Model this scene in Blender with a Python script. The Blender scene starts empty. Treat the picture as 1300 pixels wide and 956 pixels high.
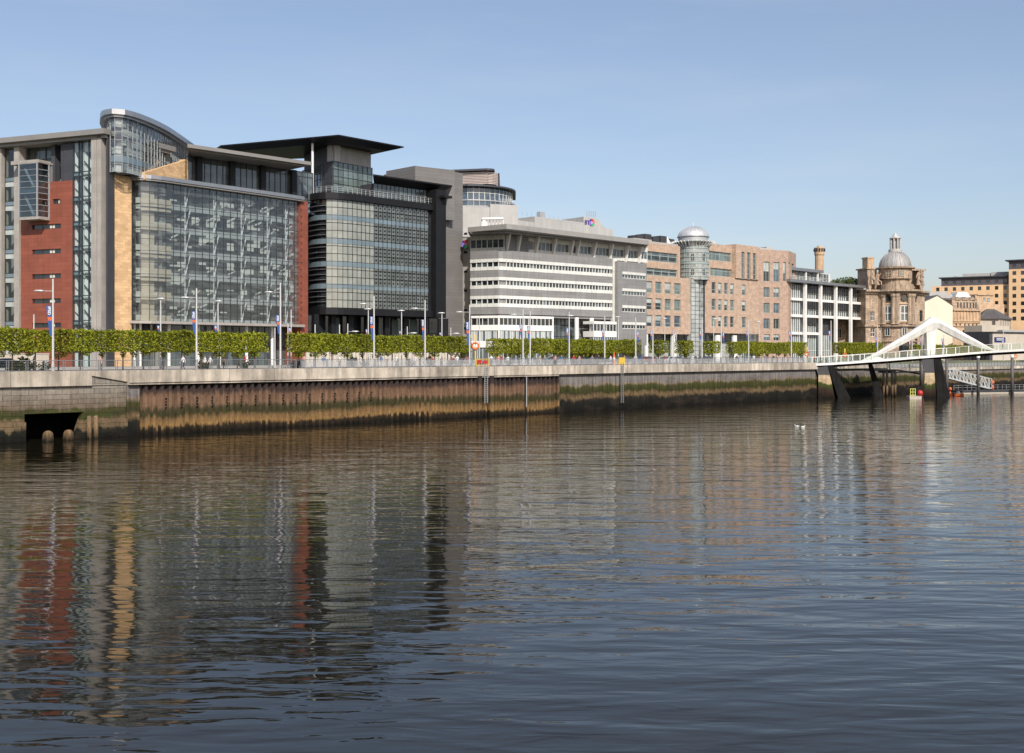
import bpy, math, random
from mathutils import Vector, Matrix
random.seed(7)
SC = bpy.context.scene
COL = SC.collection
F = 1400.0; EYE = 9.4; DECK = 7.4; HZ = 449.0
R2 = math.sqrt(.5)
ORG = {}

# ---------------------------------------------------------------- helpers
def tpx(px): return (px-650)/F
def at(px, Y): return (tpx(px)*Y, Y)
def zat(py, Y): return EYE + (HZ-py)*Y/F
def line45(px, C): return C/(1-tpx(px))
def Q(s, d): return ((s-d)*R2, 169.5+(s+d)*R2)          # along the quay, inland
def spx(px, d=0.0):
    t = tpx(px); return (t*169.5/R2 + d*(1+t))/(1-t)

def tag(o, label=None, cat=None, group=None, kind=None):
    if label: o['label'] = label
    if cat: o['category'] = cat
    if group: o['group'] = group
    if kind: o['kind'] = kind
    return o
def empty(name, loc, label, cat, group=None, rz=0.0):
    o = bpy.data.objects.new(name, None); COL.objects.link(o)
    o.empty_display_size = .3
    o.location = loc; o.rotation_euler = (0, 0, rz)
    ORG[o.name] = Vector(loc)
    return tag(o, label, cat, group)
CHILD = {}
def dup(root, loc, rz=None, label=None, group=None, scale=None):
    c = root.copy(); COL.objects.link(c); c.location = loc
    if rz is not None: c.rotation_euler = (0, 0, rz)
    if scale: c.scale = scale
    if label: c['label'] = label
    if group: c['group'] = group
    ORG[c.name] = Vector(loc)
    def rec(src, dst):
        for ch in list(CHILD.get(src.name, [])):
            n = ch.copy(); COL.objects.link(n); n.parent = dst
            CHILD.setdefault(dst.name, []).append(n)
            rec(ch, n)
    rec(root, c)
    return c

class MB:
    def __init__(s): s.v = []; s.f = []; s.m = []; s.uv = {}
    def face(s, pts, mi=0):
        b = len(s.v); s.v += [tuple(p) for p in pts]; s.f.append(tuple(range(b, b+len(pts)))); s.m.append(mi); return s
    def hexa(s, p, mi=0):
        b = len(s.v); s.v += [tuple(q) for q in p]
        for q in ((0,3,2,1),(4,5,6,7),(0,1,5,4),(1,2,6,5),(2,3,7,6),(3,0,4,7)):
            s.f.append(tuple(b+i for i in q)); s.m.append(mi)
        return s
    def box(s, x0, x1, y0, y1, z0, z1, mi=0):
        return s.hexa([(x0,y0,z0),(x1,y0,z0),(x1,y1,z0),(x0,y1,z0),(x0,y0,z1),(x1,y0,z1),(x1,y1,z1),(x0,y1,z1)], mi)
    def prism(s, pts, z0, z1, mi=0, mtop=None, z0s=None, z1s=None):
        n = len(pts); b = len(s.v)
        a = sum(pts[i][0]*pts[(i+1)%n][1]-pts[(i+1)%n][0]*pts[i][1] for i in range(n))
        if a < 0: pts = list(reversed(pts)); z1s = list(reversed(z1s)) if z1s else None; z0s = list(reversed(z0s)) if z0s else None
        s.v += [(p[0],p[1],(z0s[i] if z0s else z0)) for i,p in enumerate(pts)] + [(p[0],p[1],(z1s[i] if z1s else z1)) for i,p in enumerate(pts)]
        s.f.append(tuple(b+i for i in reversed(range(n)))); s.m.append(mi)
        s.f.append(tuple(b+n+i for i in range(n))); s.m.append(mi if mtop is None else mtop)
        for i in range(n):
            j = (i+1)%n; s.f.append((b+i,b+j,b+n+j,b+n+i)); s.m.append(mi)
        return s
    def tube(s, p, q, r0, r1=None, n=8, mi=0, caps=True):
        r1 = r0 if r1 is None else r1
        p = Vector(p); q = Vector(q); d = (q-p).normalized()
        a = d.orthogonal().normalized(); c = d.cross(a); b = len(s.v)
        for (o, r) in ((p,r0),(q,r1)):
            for i in range(n):
                t = 2*math.pi*i/n; s.v.append(tuple(o + a*math.cos(t)*r + c*math.sin(t)*r))
        for i in range(n):
            j = (i+1)%n; s.f.append((b+i,b+j,b+n+j,b+n+i)); s.m.append(mi)
        if caps:
            s.f.append(tuple(b+i for i in reversed(range(n)))); s.m.append(mi)
            s.f.append(tuple(b+n+i for i in range(n))); s.m.append(mi)
        return s
    def bar(s, p, q, w, h, mi=0):      # rectangular bar, h vertical
        p = Vector(p); q = Vector(q); d = (q-p).normalized()
        side = d.cross(Vector((0,0,1)))
        if side.length < .05: side = Vector((1,0,0))
        side.normalize(); up = side.cross(d).normalized()
        A = side*w/2; B = up*h/2
        return s.hexa([p-A-B, p+A-B, q+A-B, q-A-B, p-A+B, p+A+B, q+A+B, q-A+B], mi)
    def lathe(s, cx, cy, prof, n=24, mi=0, a0=0.0, a1=2*math.pi):
        full = abs(a1-a0-2*math.pi) < 1e-6; m = n if full else n+1; b = len(s.v)
        for (r, z) in prof:
            for i in range(m):
                t = a0+(a1-a0)*i/n; s.v.append((cx+r*math.cos(t), cy+r*math.sin(t), z))
        for k in range(len(prof)-1):
            for i in range(n):
                j = (i+1)%m; s.f.append((b+k*m+i,b+k*m+j,b+(k+1)*m+j,b+(k+1)*m+i)); s.m.append(mi)
        return s
    def build(s, name, mats, parent=None, smooth=False, local=False, **kw):
        if not isinstance(mats, (list, tuple)): mats = [mats]
        off = Vector((0,0,0))
        if parent is not None and not local:
            r = parent
            while r.parent is not None: r = r.parent
            off = ORG[r.name]
        me = bpy.data.meshes.new(name)
        me.from_pydata([(a-off.x, b-off.y, c-off.z) for a,b,c in s.v], [], s.f)
        for m in mats: me.materials.append(m)
        me.polygons.foreach_set('material_index', s.m)
        if smooth: me.polygons.foreach_set('use_smooth', [True]*len(s.f))
        me.update()
        uv = me.uv_layers.new(name='UVMap'); data = [0.0]*(2*len(me.loops))
        V = s.v
        for p in me.polygons:
            n = p.normal
            if abs(n.z) < .75:
                l = math.hypot(n.x, n.y); tx, ty = -n.y/l, n.x/l
                for li in p.loop_indices:
                    v = V[me.loops[li].vertex_index]
                    data[2*li] = v[0]*tx+v[1]*ty; data[2*li+1] = v[2]
            else:
                for li in p.loop_indices:
                    v = V[me.loops[li].vertex_index]; data[2*li] = v[0]; data[2*li+1] = v[1]
        uv.data.foreach_set('uv', data)
        o = bpy.data.objects.new(name, me); COL.objects.link(o)
        if parent is not None:
            o.parent = parent; CHILD.setdefault(parent.name, []).append(o)
        else: ORG[o.name] = Vector((0,0,0))
        return tag(o, **kw)

class Fac:                          # a facade line in plan, left end A to right end B as seen from the river
    def __init__(s, A, B):
        s.a = Vector(A); s.b = Vector(B); s.L = (s.b-s.a).length
        s.d = (s.b-s.a)/s.L; s.n = Vector((s.d.y, -s.d.x))
    @staticmethod
    def px(p0, Y0, p1, Y1): return Fac(at(p0,Y0), at(p1,Y1))
    def p(s, u, z, o=0.0): q = s.a+s.d*u+s.n*o; return (q.x, q.y, z)
    def xy(s, u, o=0.0): q = s.a+s.d*u+s.n*o; return (q.x, q.y)
    def u(s, px, o=0.0):
        t = tpx(px); a = s.a+s.n*o
        return (t*a.y-a.x)/(s.d.x-t*s.d.y)
    def Y(s, px, o=0.0): return (s.a+s.n*o+s.d*s.u(px,o)).y
    def z(s, px, py, o=0.0): return zat(py, s.Y(px,o))
    def box(s, mb, u0, u1, z0, z1, o0, o1, mi=0):   # o0 back, o1 front
        P = s.p
        return mb.hexa([P(u0,z0,o1),P(u1,z0,o1),P(u1,z0,o0),P(u0,z0,o0),P(u0,z1,o1),P(u1,z1,o1),P(u1,z1,o0),P(u0,z1,o0)], mi)
    def quad(s, mb, u0, u1, z0, z1, o=0.0, mi=0):
        P = s.p; return mb.face([P(u0,z0,o),P(u1,z0,o),P(u1,z1,o),P(u0,z1,o)], mi)

def holed(mb, fc, u0, u1, z0, z1, rects, depth=.3, mi=0, back=6.0, mroof=None):
    us = sorted(set([u0,u1]+[round(x,4) for r in rects for x in r[:2]])); zs = sorted(set([z0,z1]+[round(x,4) for r in rects for x in r[2:4]]))
    us = [u for u in us if u0 <= u <= u1]; zs = [z for z in zs if z0 <= z <= z1]
    for k in range(len(zs)-1):
        start = None
        for i in range(len(us)):
            hole = True
            if i < len(us)-1:
                cu = (us[i]+us[i+1])/2; cz = (zs[k]+zs[k+1])/2
                hole = any(r[0]<cu<r[1] and r[2]<cz<r[3] for r in rects)
            if not hole and start is None: start = us[i]
            if hole and start is not None:
                fc.quad(mb, start, us[i], zs[k], zs[k+1], 0, mi); start = None
    for r in rects:
        a,b,c,e = r[:4]; P = fc.p
        mb.face([P(a,c,0),P(b,c,0),P(b,c,-depth),P(a,c,-depth)], mi)
        mb.face([P(a,e,-depth),P(b,e,-depth),P(b,e,0),P(a,e,0)], mi)
        mb.face([P(a,c,-depth),P(a,e,-depth),P(a,e,0),P(a,c,0)], mi)
        mb.face([P(b,c,0),P(b,e,0),P(b,e,-depth),P(b,c,-depth)], mi)
    g = depth+.06
    P = fc.p
    mb.face([P(u0,z1,0),P(u1,z1,0),P(u1,z1,-g),P(u0,z1,-g)], mi if mroof is None else mroof)
    mb.face([P(u0,z0,-g),P(u0,z0,0),P(u0,z1,0),P(u0,z1,-g)], mi)
    mb.face([P(u1,z0,0),P(u1,z0,-g),P(u1,z1,-g),P(u1,z1,0)], mi)
    fc.box(mb, u0, u1, z0, z1, -back, -g, mi)

def window(root, fc, r, frame, panes, depth=.3, nx=1, nz=1, fw=.07, blind=None, name='window', trans=None):
    a,b,c,e = r[:4]; mb = MB(); o = -depth+.03
    pm = random.choice(panes)
    fc.quad(mb, a, b, c, e, o, 1)
    f0, f1 = o+.004, o+.07
    for (x0,x1,z0,z1) in ((a,b,c,c+fw),(a,b,e-fw,e),(a,a+fw,c+fw,e-fw),(b-fw,b,c+fw,e-fw)): fc.box(mb, x0,x1,z0,z1,f0,f1,0)
    for i in range(1,nx): x = a+(b-a)*i/nx; fc.box(mb, x-fw/2,x+fw/2,c+fw,e-fw,f0,f1-.01,0)
    for j in range(1,nz): z = c+(e-c)*j/nz; fc.box(mb, a+fw,b-fw,z-fw/2,z+fw/2,f0,f1-.02,0)
    if trans is not None: z = c+(e-c)*trans; fc.box(mb, a+fw,b-fw,z-fw/2,z+fw/2,f0,f1-.02,0)
    if blind is not None and random.random() < blind[0]:
        h = (e-c)*random.uniform(*blind[1]); fc.quad(mb, a+fw, b-fw, e-h, e-fw, o+.003, 2)
    return mb.build(name, [frame, pm, blind[2] if blind else frame], root)

def catmull(pts, step):
    P = [Vector(p) for p in pts]; out = []
    E = [P[0]*2-P[1]]+P+[P[-1]*2-P[-2]]
    for i in range(1, len(E)-2):
        for k in range(40):
            t = k/40; p0,p1,p2,p3 = E[i-1:i+3]
            out.append(.5*((2*p1)+(p2-p0)*t+(2*p0-5*p1+4*p2-p3)*t*t+(3*p1-p0-3*p2+p3)*t**3))
    out.append(P[-1]); L = [0]
    for i in range(1,len(out)): L.append(L[-1]+(out[i]-out[i-1]).length)
    n = max(2, round(L[-1]/step)); res = []; j = 0
    for k in range(n+1):
        d = L[-1]*k/n
        while j < len(L)-2 and L[j+1] < d: j += 1
        f = 0 if L[j+1]==L[j] else (d-L[j])/(L[j+1]-L[j]); res.append(out[j].lerp(out[j+1], min(1,f)))
    return res
def normals(P):
    N = []
    for i in range(len(P)):
        d = (P[min(i+1,len(P)-1)]-P[max(i-1,0)]).normalized(); N.append(Vector((d.y,-d.x)))
    return N
def ribbon(mb, P, N, o0, o1, z0, z1, mi=0, i0=0, i1=None):     # solid band following a plan curve
    i1 = len(P)-1 if i1 is None else i1
    for i in range(i0, i1):
        a0,a1 = P[i]+N[i]*o1, P[i+1]+N[i+1]*o1; b0,b1 = P[i]+N[i]*o0, P[i+1]+N[i+1]*o0
        for q in (((a0,z0),(a1,z0),(a1,z1),(a0,z1)), ((b1,z0),(b0,z0),(b0,z1),(b1,z1)), ((a0,z1),(a1,z1),(b1,z1),(b0,z1)), ((b0,z0),(b1,z0),(a1,z0),(a0,z0))):
            mb.face([(p.x,p.y,z) for p,z in q], mi)
    for i,(f) in ((i0,0),(i1,1)):
        a,b = P[i]+N[i]*o1, P[i]+N[i]*o0; q = [(b.x,b.y,z0),(a.x,a.y,z0),(a.x,a.y,z1),(b.x,b.y,z1)]
        mb.face(q if f==0 else q[::-1], mi)
def sheet(mb, P, N, o, z0, z1, mi=0, i0=0, i1=None):
    i1 = len(P)-1 if i1 is None else i1
    for i in range(i0,i1):
        a,b = P[i]+N[i]*o, P[i+1]+N[i+1]*o; mb.face([(a.x,a.y,z0),(b.x,b.y,z0),(b.x,b.y,z1),(a.x,a.y,z1)], mi)
def mull(mb, P, N, idx, z0, z1, w, o0, o1, mi=0):
    for i in idx:
        n = N[i]; d = Vector((-n.y,n.x)); q = [P[i]-d*w/2+n*o1, P[i]+d*w/2+n*o1, P[i]+d*w/2+n*o0, P[i]-d*w/2+n*o0]
        mb.hexa([(p.x,p.y,z0) for p in q]+[(p.x,p.y,z1) for p in q], mi)

def tomesh(t, parent):            # lettering becomes a real mesh
    bpy.context.view_layer.update()
    me = bpy.data.meshes.new_from_object(t); me.name = 'lettering'; o = bpy.data.objects.new('lettering', me); COL.objects.link(o)
    o.parent = parent; o.location = t.location.copy(); o.rotation_euler = t.rotation_euler.copy(); o.scale = t.scale.copy()
    if not me.materials: me.materials.append(t.data.materials[0])
    bpy.data.objects.remove(t); CHILD.setdefault(parent.name, []).append(o); return o

# ---------------------------------------------------------------- materials
def newmat(name):
    m = bpy.data.materials.new(name); m.use_nodes = True; nt = m.node_tree; nt.nodes.clear()
    out = nt.nodes.new('ShaderNodeOutputMaterial'); return m, nt, out
def node(nt, typ, **kw):
    n = nt.nodes.new(typ)
    for k,v in kw.items():
        if k in n.inputs: n.inputs[k].default_value = v
        else: setattr(n, k, v)
    return n
def mixc(nt, fac, a, b, mode='MIX'):
    m = nt.nodes.new('ShaderNodeMix'); m.data_type = 'RGBA'; m.blend_type = mode
    for sock, val in ((m.inputs[0], fac), (m.inputs[6], a), (m.inputs[7], b)):
        if isinstance(val, (int,float)): sock.default_value = val
        elif isinstance(val, tuple): sock.default_value = (*val[:3],1)
        else: nt.links.new(val, sock)
    return m.outputs[2]
def ramp(nt, src, stops, interp='LINEAR'):
    r = nt.nodes.new('ShaderNodeValToRGB'); r.color_ramp.interpolation = interp; e = r.color_ramp.elements
    while len(e) > len(stops): e.remove(e[-1])
    while len(e) < len(stops): e.new(.5)
    for el,(p,c) in zip(e, stops):
        el.position = p; el.color = (*c,1) if isinstance(c, tuple) else (c,c,c,1)
    nt.links.new(src, r.inputs[0]); return r.outputs[0]
def uvmap(nt, sx=1, sy=1):
    tc = nt.nodes.new('ShaderNodeTexCoord'); mp = nt.nodes.new('ShaderNodeMapping'); mp.inputs['Scale'].default_value = (sx,sy,1)
    nt.links.new(tc.outputs['UV'], mp.inputs[0]); return mp.outputs[0]
def noise(nt, vec, scale, detail=4, rough=.55):
    n = node(nt, 'ShaderNodeTexNoise', Scale=scale, Detail=detail, Roughness=rough); nt.links.new(vec, n.inputs['Vector']); return n.outputs['Fac']
def objco(nt): return nt.nodes.new('ShaderNodeTexCoord').outputs['Object']

def mat(name, col, rough=.6, var=.18, scale=.7, metal=0.0, spec=.5, streak=0.0, brick=None, bump=0.0, grid=None, coat=0.0, gv=.06, sfreq=2.2):
    m, nt, out = newmat(name); b = node(nt, 'ShaderNodeBsdfPrincipled', Roughness=rough, Metallic=metal)
    b.inputs['Specular IOR Level'].default_value = spec
    if coat: b.inputs['Coat Weight'].default_value = coat; b.inputs['Coat Roughness'].default_value = .05
    c = None; hsrc = None
    if brick:      # (w, h, mortar, mortarcol, variation)
        bt = nt.nodes.new('ShaderNodeTexBrick'); nt.links.new(uvmap(nt), bt.inputs['Vector'])
        v = brick[4]; bt.inputs['Scale'].default_value = 1; bt.inputs['Brick Width'].default_value = brick[0]; bt.inputs['Row Height'].default_value = brick[1]
        bt.inputs['Mortar Size'].default_value = brick[2]; bt.inputs['Mortar Smooth'].default_value = .3
        bt.inputs['Color1'].default_value = (*[min(1,x*(1+v)) for x in col],1); bt.inputs['Color2'].default_value = (*[x*(1-v) for x in col],1)
        bt.inputs['Mortar'].default_value = (*brick[3],1); bt.offset = .5
        c = bt.outputs['Color']; hsrc = bt.outputs['Fac']
    else: c = tuple(col)
    uv = uvmap(nt)
    n1 = noise(nt, uv, scale, 6, .6); f = ramp(nt, n1, [(.3, 1-var),(.7, 1+var)])
    c = mixc(nt, 1.0, c, f, 'MULTIPLY')
    if streak:
        n2 = noise(nt, uvmap(nt, sfreq, .12), 1.0, 5, .6); c = mixc(nt, 1.0, c, ramp(nt, n2, [(.35, 1-streak),(.62, 1+streak*.3)]), 'MULTIPLY')
    if grid:       # (w, h, line, darkness) panel joints
        bt = nt.nodes.new('ShaderNodeTexBrick'); nt.links.new(uvmap(nt), bt.inputs['Vector']); bt.offset = 0
        bt.inputs['Scale'].default_value = 1; bt.inputs['Brick Width'].default_value = grid[0]; bt.inputs['Row Height'].default_value = grid[1]; bt.inputs['Mortar Size'].default_value = grid[2]
        bt.inputs['Color1'].default_value = (1+gv,1+gv,1+gv,1); bt.inputs['Color2'].default_value = (1-gv,1-gv,1-gv,1); bt.inputs['Mortar'].default_value = (grid[3],)*3+(1,)
        c = mixc(nt, 1.0, c, bt.outputs['Color'], 'MULTIPLY')
    nt.links.new(c, b.inputs['Base Color'])
    if bump:
        bp = node(nt, 'ShaderNodeBump', Strength=bump, Distance=.03); nt.links.new(noise(nt, uv, 6, 6), bp.inputs['Height']); nt.links.new(bp.outputs[0], b.inputs['Normal'])
    nt.links.new(b.outputs[0], out.inputs[0]); return m

def glassy(name, col, rough=.04, var=.35, cell=(1.5,3.5), spec=.8, wob=.15):   # opaque-looking window glass, varying from pane to pane
    m, nt, out = newmat(name); b = node(nt, 'ShaderNodeBsdfPrincipled', Roughness=rough); b.inputs['IOR'].default_value = 1.6
    b.inputs['Specular IOR Level'].default_value = spec
    bt = nt.nodes.new('ShaderNodeTexBrick'); bt.offset = 0; nt.links.new(uvmap(nt), bt.inputs['Vector'])
    bt.inputs['Scale'].default_value = 1; bt.inputs['Brick Width'].default_value = cell[0]; bt.inputs['Row Height'].default_value = cell[1]; bt.inputs['Mortar Size'].default_value = 0
    bt.inputs['Color1'].default_value = (1-var,)*3+(1,); bt.inputs['Color2'].default_value = (1+var,)*3+(1,)
    c = mixc(nt, 1.0, tuple(col), bt.outputs['Color'], 'MULTIPLY')
    c = mixc(nt, 1.0, c, ramp(nt, noise(nt, uvmap(nt,.5,.9), 1.0, 3), [(.3,1-var),(.7,1+var)]), 'MULTIPLY')
    nt.links.new(c, b.inputs['Base Color'])
    bp = node(nt, 'ShaderNodeBump', Strength=wob, Distance=.02); nt.links.new(noise(nt, uvmap(nt), .5, 2), bp.inputs['Height']); nt.links.new(bp.outputs[0], b.inputs['Normal'])
    nt.links.new(b.outputs[0], out.inputs[0]); return m
def clear(name, tint=(.55,.62,.62), refl=.12):                               # see-through glass
    m, nt, out = newmat(name); tr = node(nt, 'ShaderNodeBsdfTransparent'); tr.inputs[0].default_value = (*tint,1)
    gl = node(nt, 'ShaderNodeBsdfGlossy', Roughness=.02); gl.inputs[0].default_value = (.9,.95,1,1)
    fr = node(nt, 'ShaderNodeFresnel', IOR=1.5); gb = nt.nodes.new('ShaderNodeNewGeometry'); mr = nt.nodes.new('ShaderNodeMapRange'); mr.inputs[3].default_value = 1.5; mr.inputs[4].default_value = 1/1.5; nt.links.new(gb.outputs['Backfacing'], mr.inputs[0]); nt.links.new(mr.outputs[0], fr.inputs['IOR']); ad = nt.nodes.new('ShaderNodeMath'); ad.operation = 'ADD'; ad.inputs[1].default_value = refl; ad.use_clamp = True
    bp = node(nt, 'ShaderNodeBump', Strength=.1, Distance=.02); nt.links.new(noise(nt, uvmap(nt), .6, 2), bp.inputs['Height']); nt.links.new(bp.outputs[0], gl.inputs['Normal'])
    mx = nt.nodes.new('ShaderNodeMixShader'); nt.links.new(fr.outputs[0], ad.inputs[0]); nt.links.new(ad.outputs[0], mx.inputs[0])
    nt.links.new(tr.outputs[0], mx.inputs[1]); nt.links.new(gl.outputs[0], mx.inputs[2]); nt.links.new(mx.outputs[0], out.inputs[0]); return m

M = {}
M['grey_stone'] = mat('grey_stone', (.36,.33,.30), .7, .12, .5, streak=.12, grid=(40,1.2,.012,.8))
M['fascia'] = mat('fascia', (.30,.28,.26), .5, .1, .3, metal=.3)
M['zinc'] = mat('zinc', (.42,.42,.43), .35, .1, .6, metal=.8)
M['red_clad'] = mat('red_clad', (.26,.075,.045), .6, .12, .35, streak=.08, brick=(1.8,.6,.016,(.15,.045,.03),.10))
M['yellow_stone'] = mat('yellow_stone', (.66,.43,.23), .8, .14, .5, brick=(.9,.42,.012,(.45,.27,.14),.16), bump=.2)
M['charcoal'] = mat('charcoal', (.055,.055,.065), .5, .1, grid=(1.4,3.6,.03,.6))
M['black_metal'] = mat('black_metal', (.012,.012,.014), .45, .2, .4, spec=.3)
M['dark_metal'] = mat('dark_metal', (.05,.05,.055), .4, .2, .4)
M['white_metal'] = mat('white_metal', (.72,.73,.72), .4, .05)
M['white_paint'] = mat('white_paint', (.8,.78,.74), .45, .06, .3)
M['bridge_white'] = mat('bridge_white', (.76,.74,.69), .5, .1, .25, streak=.16, grid=(4.2,30,.025,.8))
M['steel_grey'] = mat('steel_grey', (.42,.43,.44), .45, .08, .6, metal=.3)
M['int_wall'] = mat('int_wall', (.26,.265,.25), .8, .25, .25, grid=(3.2,3.5,.15,.35))
M['int_tan'] = mat('int_tan', (.50,.42,.31), .8, .12, .3)
M['int_slab'] = mat('int_slab', (.42,.43,.42), .8, .2, .4)
M['int_dark'] = mat('int_dark', (.045,.05,.055), .8, .4, .5)
M['blind'] = mat('blind', (.62,.62,.56), .8, .1, .5)
M['glass_clear'] = clear('glass_clear', (.86,.93,.92), .05)
def light_streaked(name, tint, dcol, base, amt):       # curtain-wall glass with reflected light painted in as pale diffuse streaks
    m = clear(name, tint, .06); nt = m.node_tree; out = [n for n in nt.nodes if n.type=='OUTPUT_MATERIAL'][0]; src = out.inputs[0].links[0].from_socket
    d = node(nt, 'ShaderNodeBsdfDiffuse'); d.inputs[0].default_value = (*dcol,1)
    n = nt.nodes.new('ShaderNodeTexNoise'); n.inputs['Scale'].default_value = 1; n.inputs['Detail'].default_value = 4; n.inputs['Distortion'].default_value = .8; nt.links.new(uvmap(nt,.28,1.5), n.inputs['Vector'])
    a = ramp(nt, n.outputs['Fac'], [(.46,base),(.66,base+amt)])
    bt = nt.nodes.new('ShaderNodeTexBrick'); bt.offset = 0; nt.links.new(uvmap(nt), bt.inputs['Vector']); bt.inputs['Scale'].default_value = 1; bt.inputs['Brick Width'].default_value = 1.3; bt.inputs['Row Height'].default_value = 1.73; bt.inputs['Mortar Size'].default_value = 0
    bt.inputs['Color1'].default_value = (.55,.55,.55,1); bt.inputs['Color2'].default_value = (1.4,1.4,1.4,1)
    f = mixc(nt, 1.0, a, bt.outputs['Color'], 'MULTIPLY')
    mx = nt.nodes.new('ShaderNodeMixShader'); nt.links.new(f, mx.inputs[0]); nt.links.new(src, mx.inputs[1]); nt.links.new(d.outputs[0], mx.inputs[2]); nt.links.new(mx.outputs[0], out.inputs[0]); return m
M['glass_light_streaks'] = light_streaked('glass_light_streaks', (.74,.79,.80), (.52,.56,.56), .03, .14)
M['glass_clear_dark'] = clear('glass_clear_dark', (.42,.5,.52), .1)
M['glass_dark'] = glassy('glass_dark', (.02,.024,.028))
M['glass_blue'] = glassy('glass_blue', (.06,.09,.12), var=.3)
M['glass_green'] = glassy('glass_green', (.13,.17,.165), var=.25)
M['glass_pale_green'] = glassy('glass_pale_green', (.31,.325,.315), var=.3, cell=(1.2,1.2))
M['glass_light'] = glassy('glass_light', (.42,.445,.425), var=.15)
M['glass_mid'] = glassy('glass_mid', (.09,.11,.115), var=.35)
M['spandrel_blue'] = glassy('spandrel_blue', (.15,.2,.23), var=.08)
M['blind_glass'] = glassy('blind_glass', (.27,.28,.25), rough=.12, var=.12, cell=(1.45,1.33))
M['screen_glass'] = glassy('screen_glass', (.11,.125,.12), rough=.15, var=.22, cell=(1.45,1.33))
M['roof_grey'] = mat('roof_grey', (.30,.29,.275), .7, .12, .35, streak=.1)
M['concrete'] = mat('concrete', (.42,.40,.36), .85, .14, .35, streak=.12)
M['clad_grey'] = mat('clad_grey', (.17,.16,.155), .6, .08, .4, grid=(40,.62,.03,.75))
M['panel_grey'] = mat('panel_grey', (.25,.245,.24), .55, .08, .3, grid=(3.1,.9,.02,.7), streak=.14)
M['panel_white'] = mat('panel_white', (.70,.70,.655), .5, .06, .3, grid=(1.55,9,.035,.6), streak=.1)
M['plant_grey'] = mat('plant_grey', (.40,.39,.375), .6, .06, .3, grid=(.9,3,.02,.85))
M['granite'] = mat('granite', (.48,.345,.255), .7, .16, .9, brick=(.9,.45,.012,(.38,.25,.18),.10), streak=.08)
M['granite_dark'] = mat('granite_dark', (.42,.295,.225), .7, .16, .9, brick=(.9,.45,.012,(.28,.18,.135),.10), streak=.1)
M['win_frame'] = mat('win_frame', (.32,.38,.36), .4, .05)
M['frame_white'] = mat('frame_white', (.7,.71,.68), .4, .05)
M['frame_dark'] = mat('frame_dark', (.04,.045,.05), .4, .1)
M['old_stone'] = mat('old_stone', (.47,.35,.25), .9, .35, .45, streak=.38, brick=(1.0,.5,.03,(.14,.1,.07),.14), bump=.3)
M['old_stone_plain'] = mat('old_stone_plain', (.40,.30,.215), .9, .42, .6, streak=.45, bump=.3)
M['pale_stone'] = mat('pale_stone', (.55,.38,.24), .85, .2, .6, streak=.2, brick=(.8,.4,.012,(.35,.24,.16),.08))
M['lead'] = mat('lead', (.37,.355,.34), .6, .25, .8, metal=.1, streak=.35)
M['pale_lead'] = mat('pale_lead', (.50,.475,.44), .6, .2, .8, streak=.3)
M['slate'] = mat('slate', (.10,.09,.085), .75, .2, 1.0, brick=(.5,.3,.01,(.06,.055,.05),.1))
M['render_yellow'] = mat('render_yellow', (.72,.66,.52), .85, .06, .2)
M['hotel_brick'] = mat('hotel_brick', (.74,.49,.28), .85, .07, .3, brick=(.6,.3,.01,(.64,.42,.25),.06))
M['hotel_dark'] = mat('hotel_dark', (.10,.085,.095), .6, .08, .3, grid=(2.4,1.2,.03,.7))
M['cream_stone'] = mat('cream_stone', (.62,.56,.47), .8, .1, .4, streak=.1)
M['beige'] = mat('beige', (.50,.44,.36), .8, .08, .3, streak=.08)
M['sign_blue'] = mat('sign_blue', (.02,.025,.12), .4, .05)
M['sign_white'] = mat('sign_white', (.75,.75,.75), .5, .02)
M['cap_conc'] = mat('cap_conc', (.46,.40,.325), .85, .36, .28, streak=.42, grid=(6.4,29,.03,.45), bump=.3, gv=.2, sfreq=.85)
M['paving'] = mat('paving', (.30,.28,.26), .85, .1, .6, grid=(.9,.6,.012,.8))
M['asphalt'] = mat('asphalt', (.055,.055,.058), .9, .15, 1.5)
M['kerb'] = mat('kerb', (.36,.35,.33), .8, .1)
M['line_white'] = mat('line_white', (.75,.75,.72), .7, .1)
M['grass_ground'] = mat('grass_ground', (.12,.13,.06), .95, .3, .1)
M['bark'] = mat('bark', (.06,.045,.032), .95, .3, 3)
M['orange'] = mat('orange', (.62,.13,.03), .5, .06)
M['yellow'] = mat('yellow', (.68,.46,.06), .5, .06)
M['lime'] = mat('lime', (.50,.50,.10), .5, .06)
M['red'] = mat('red', (.45,.03,.025), .5, .06)
M['banner_blue'] = mat('banner_blue', (.03,.08,.26), .7, .05)
M['rubber'] = mat('rubber', (.02,.02,.02), .8, .1)
M['pile_steel'] = mat('pile_steel', (.11,.10,.095), .6, .25, .8, streak=.3)
M['bird_white'] = mat('bird_white', (.8,.8,.78), .7, .03)
M['pier_dark'] = mat('pier_dark', (.016,.0155,.015), .8, .35, .5, spec=.1, streak=.4)

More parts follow.
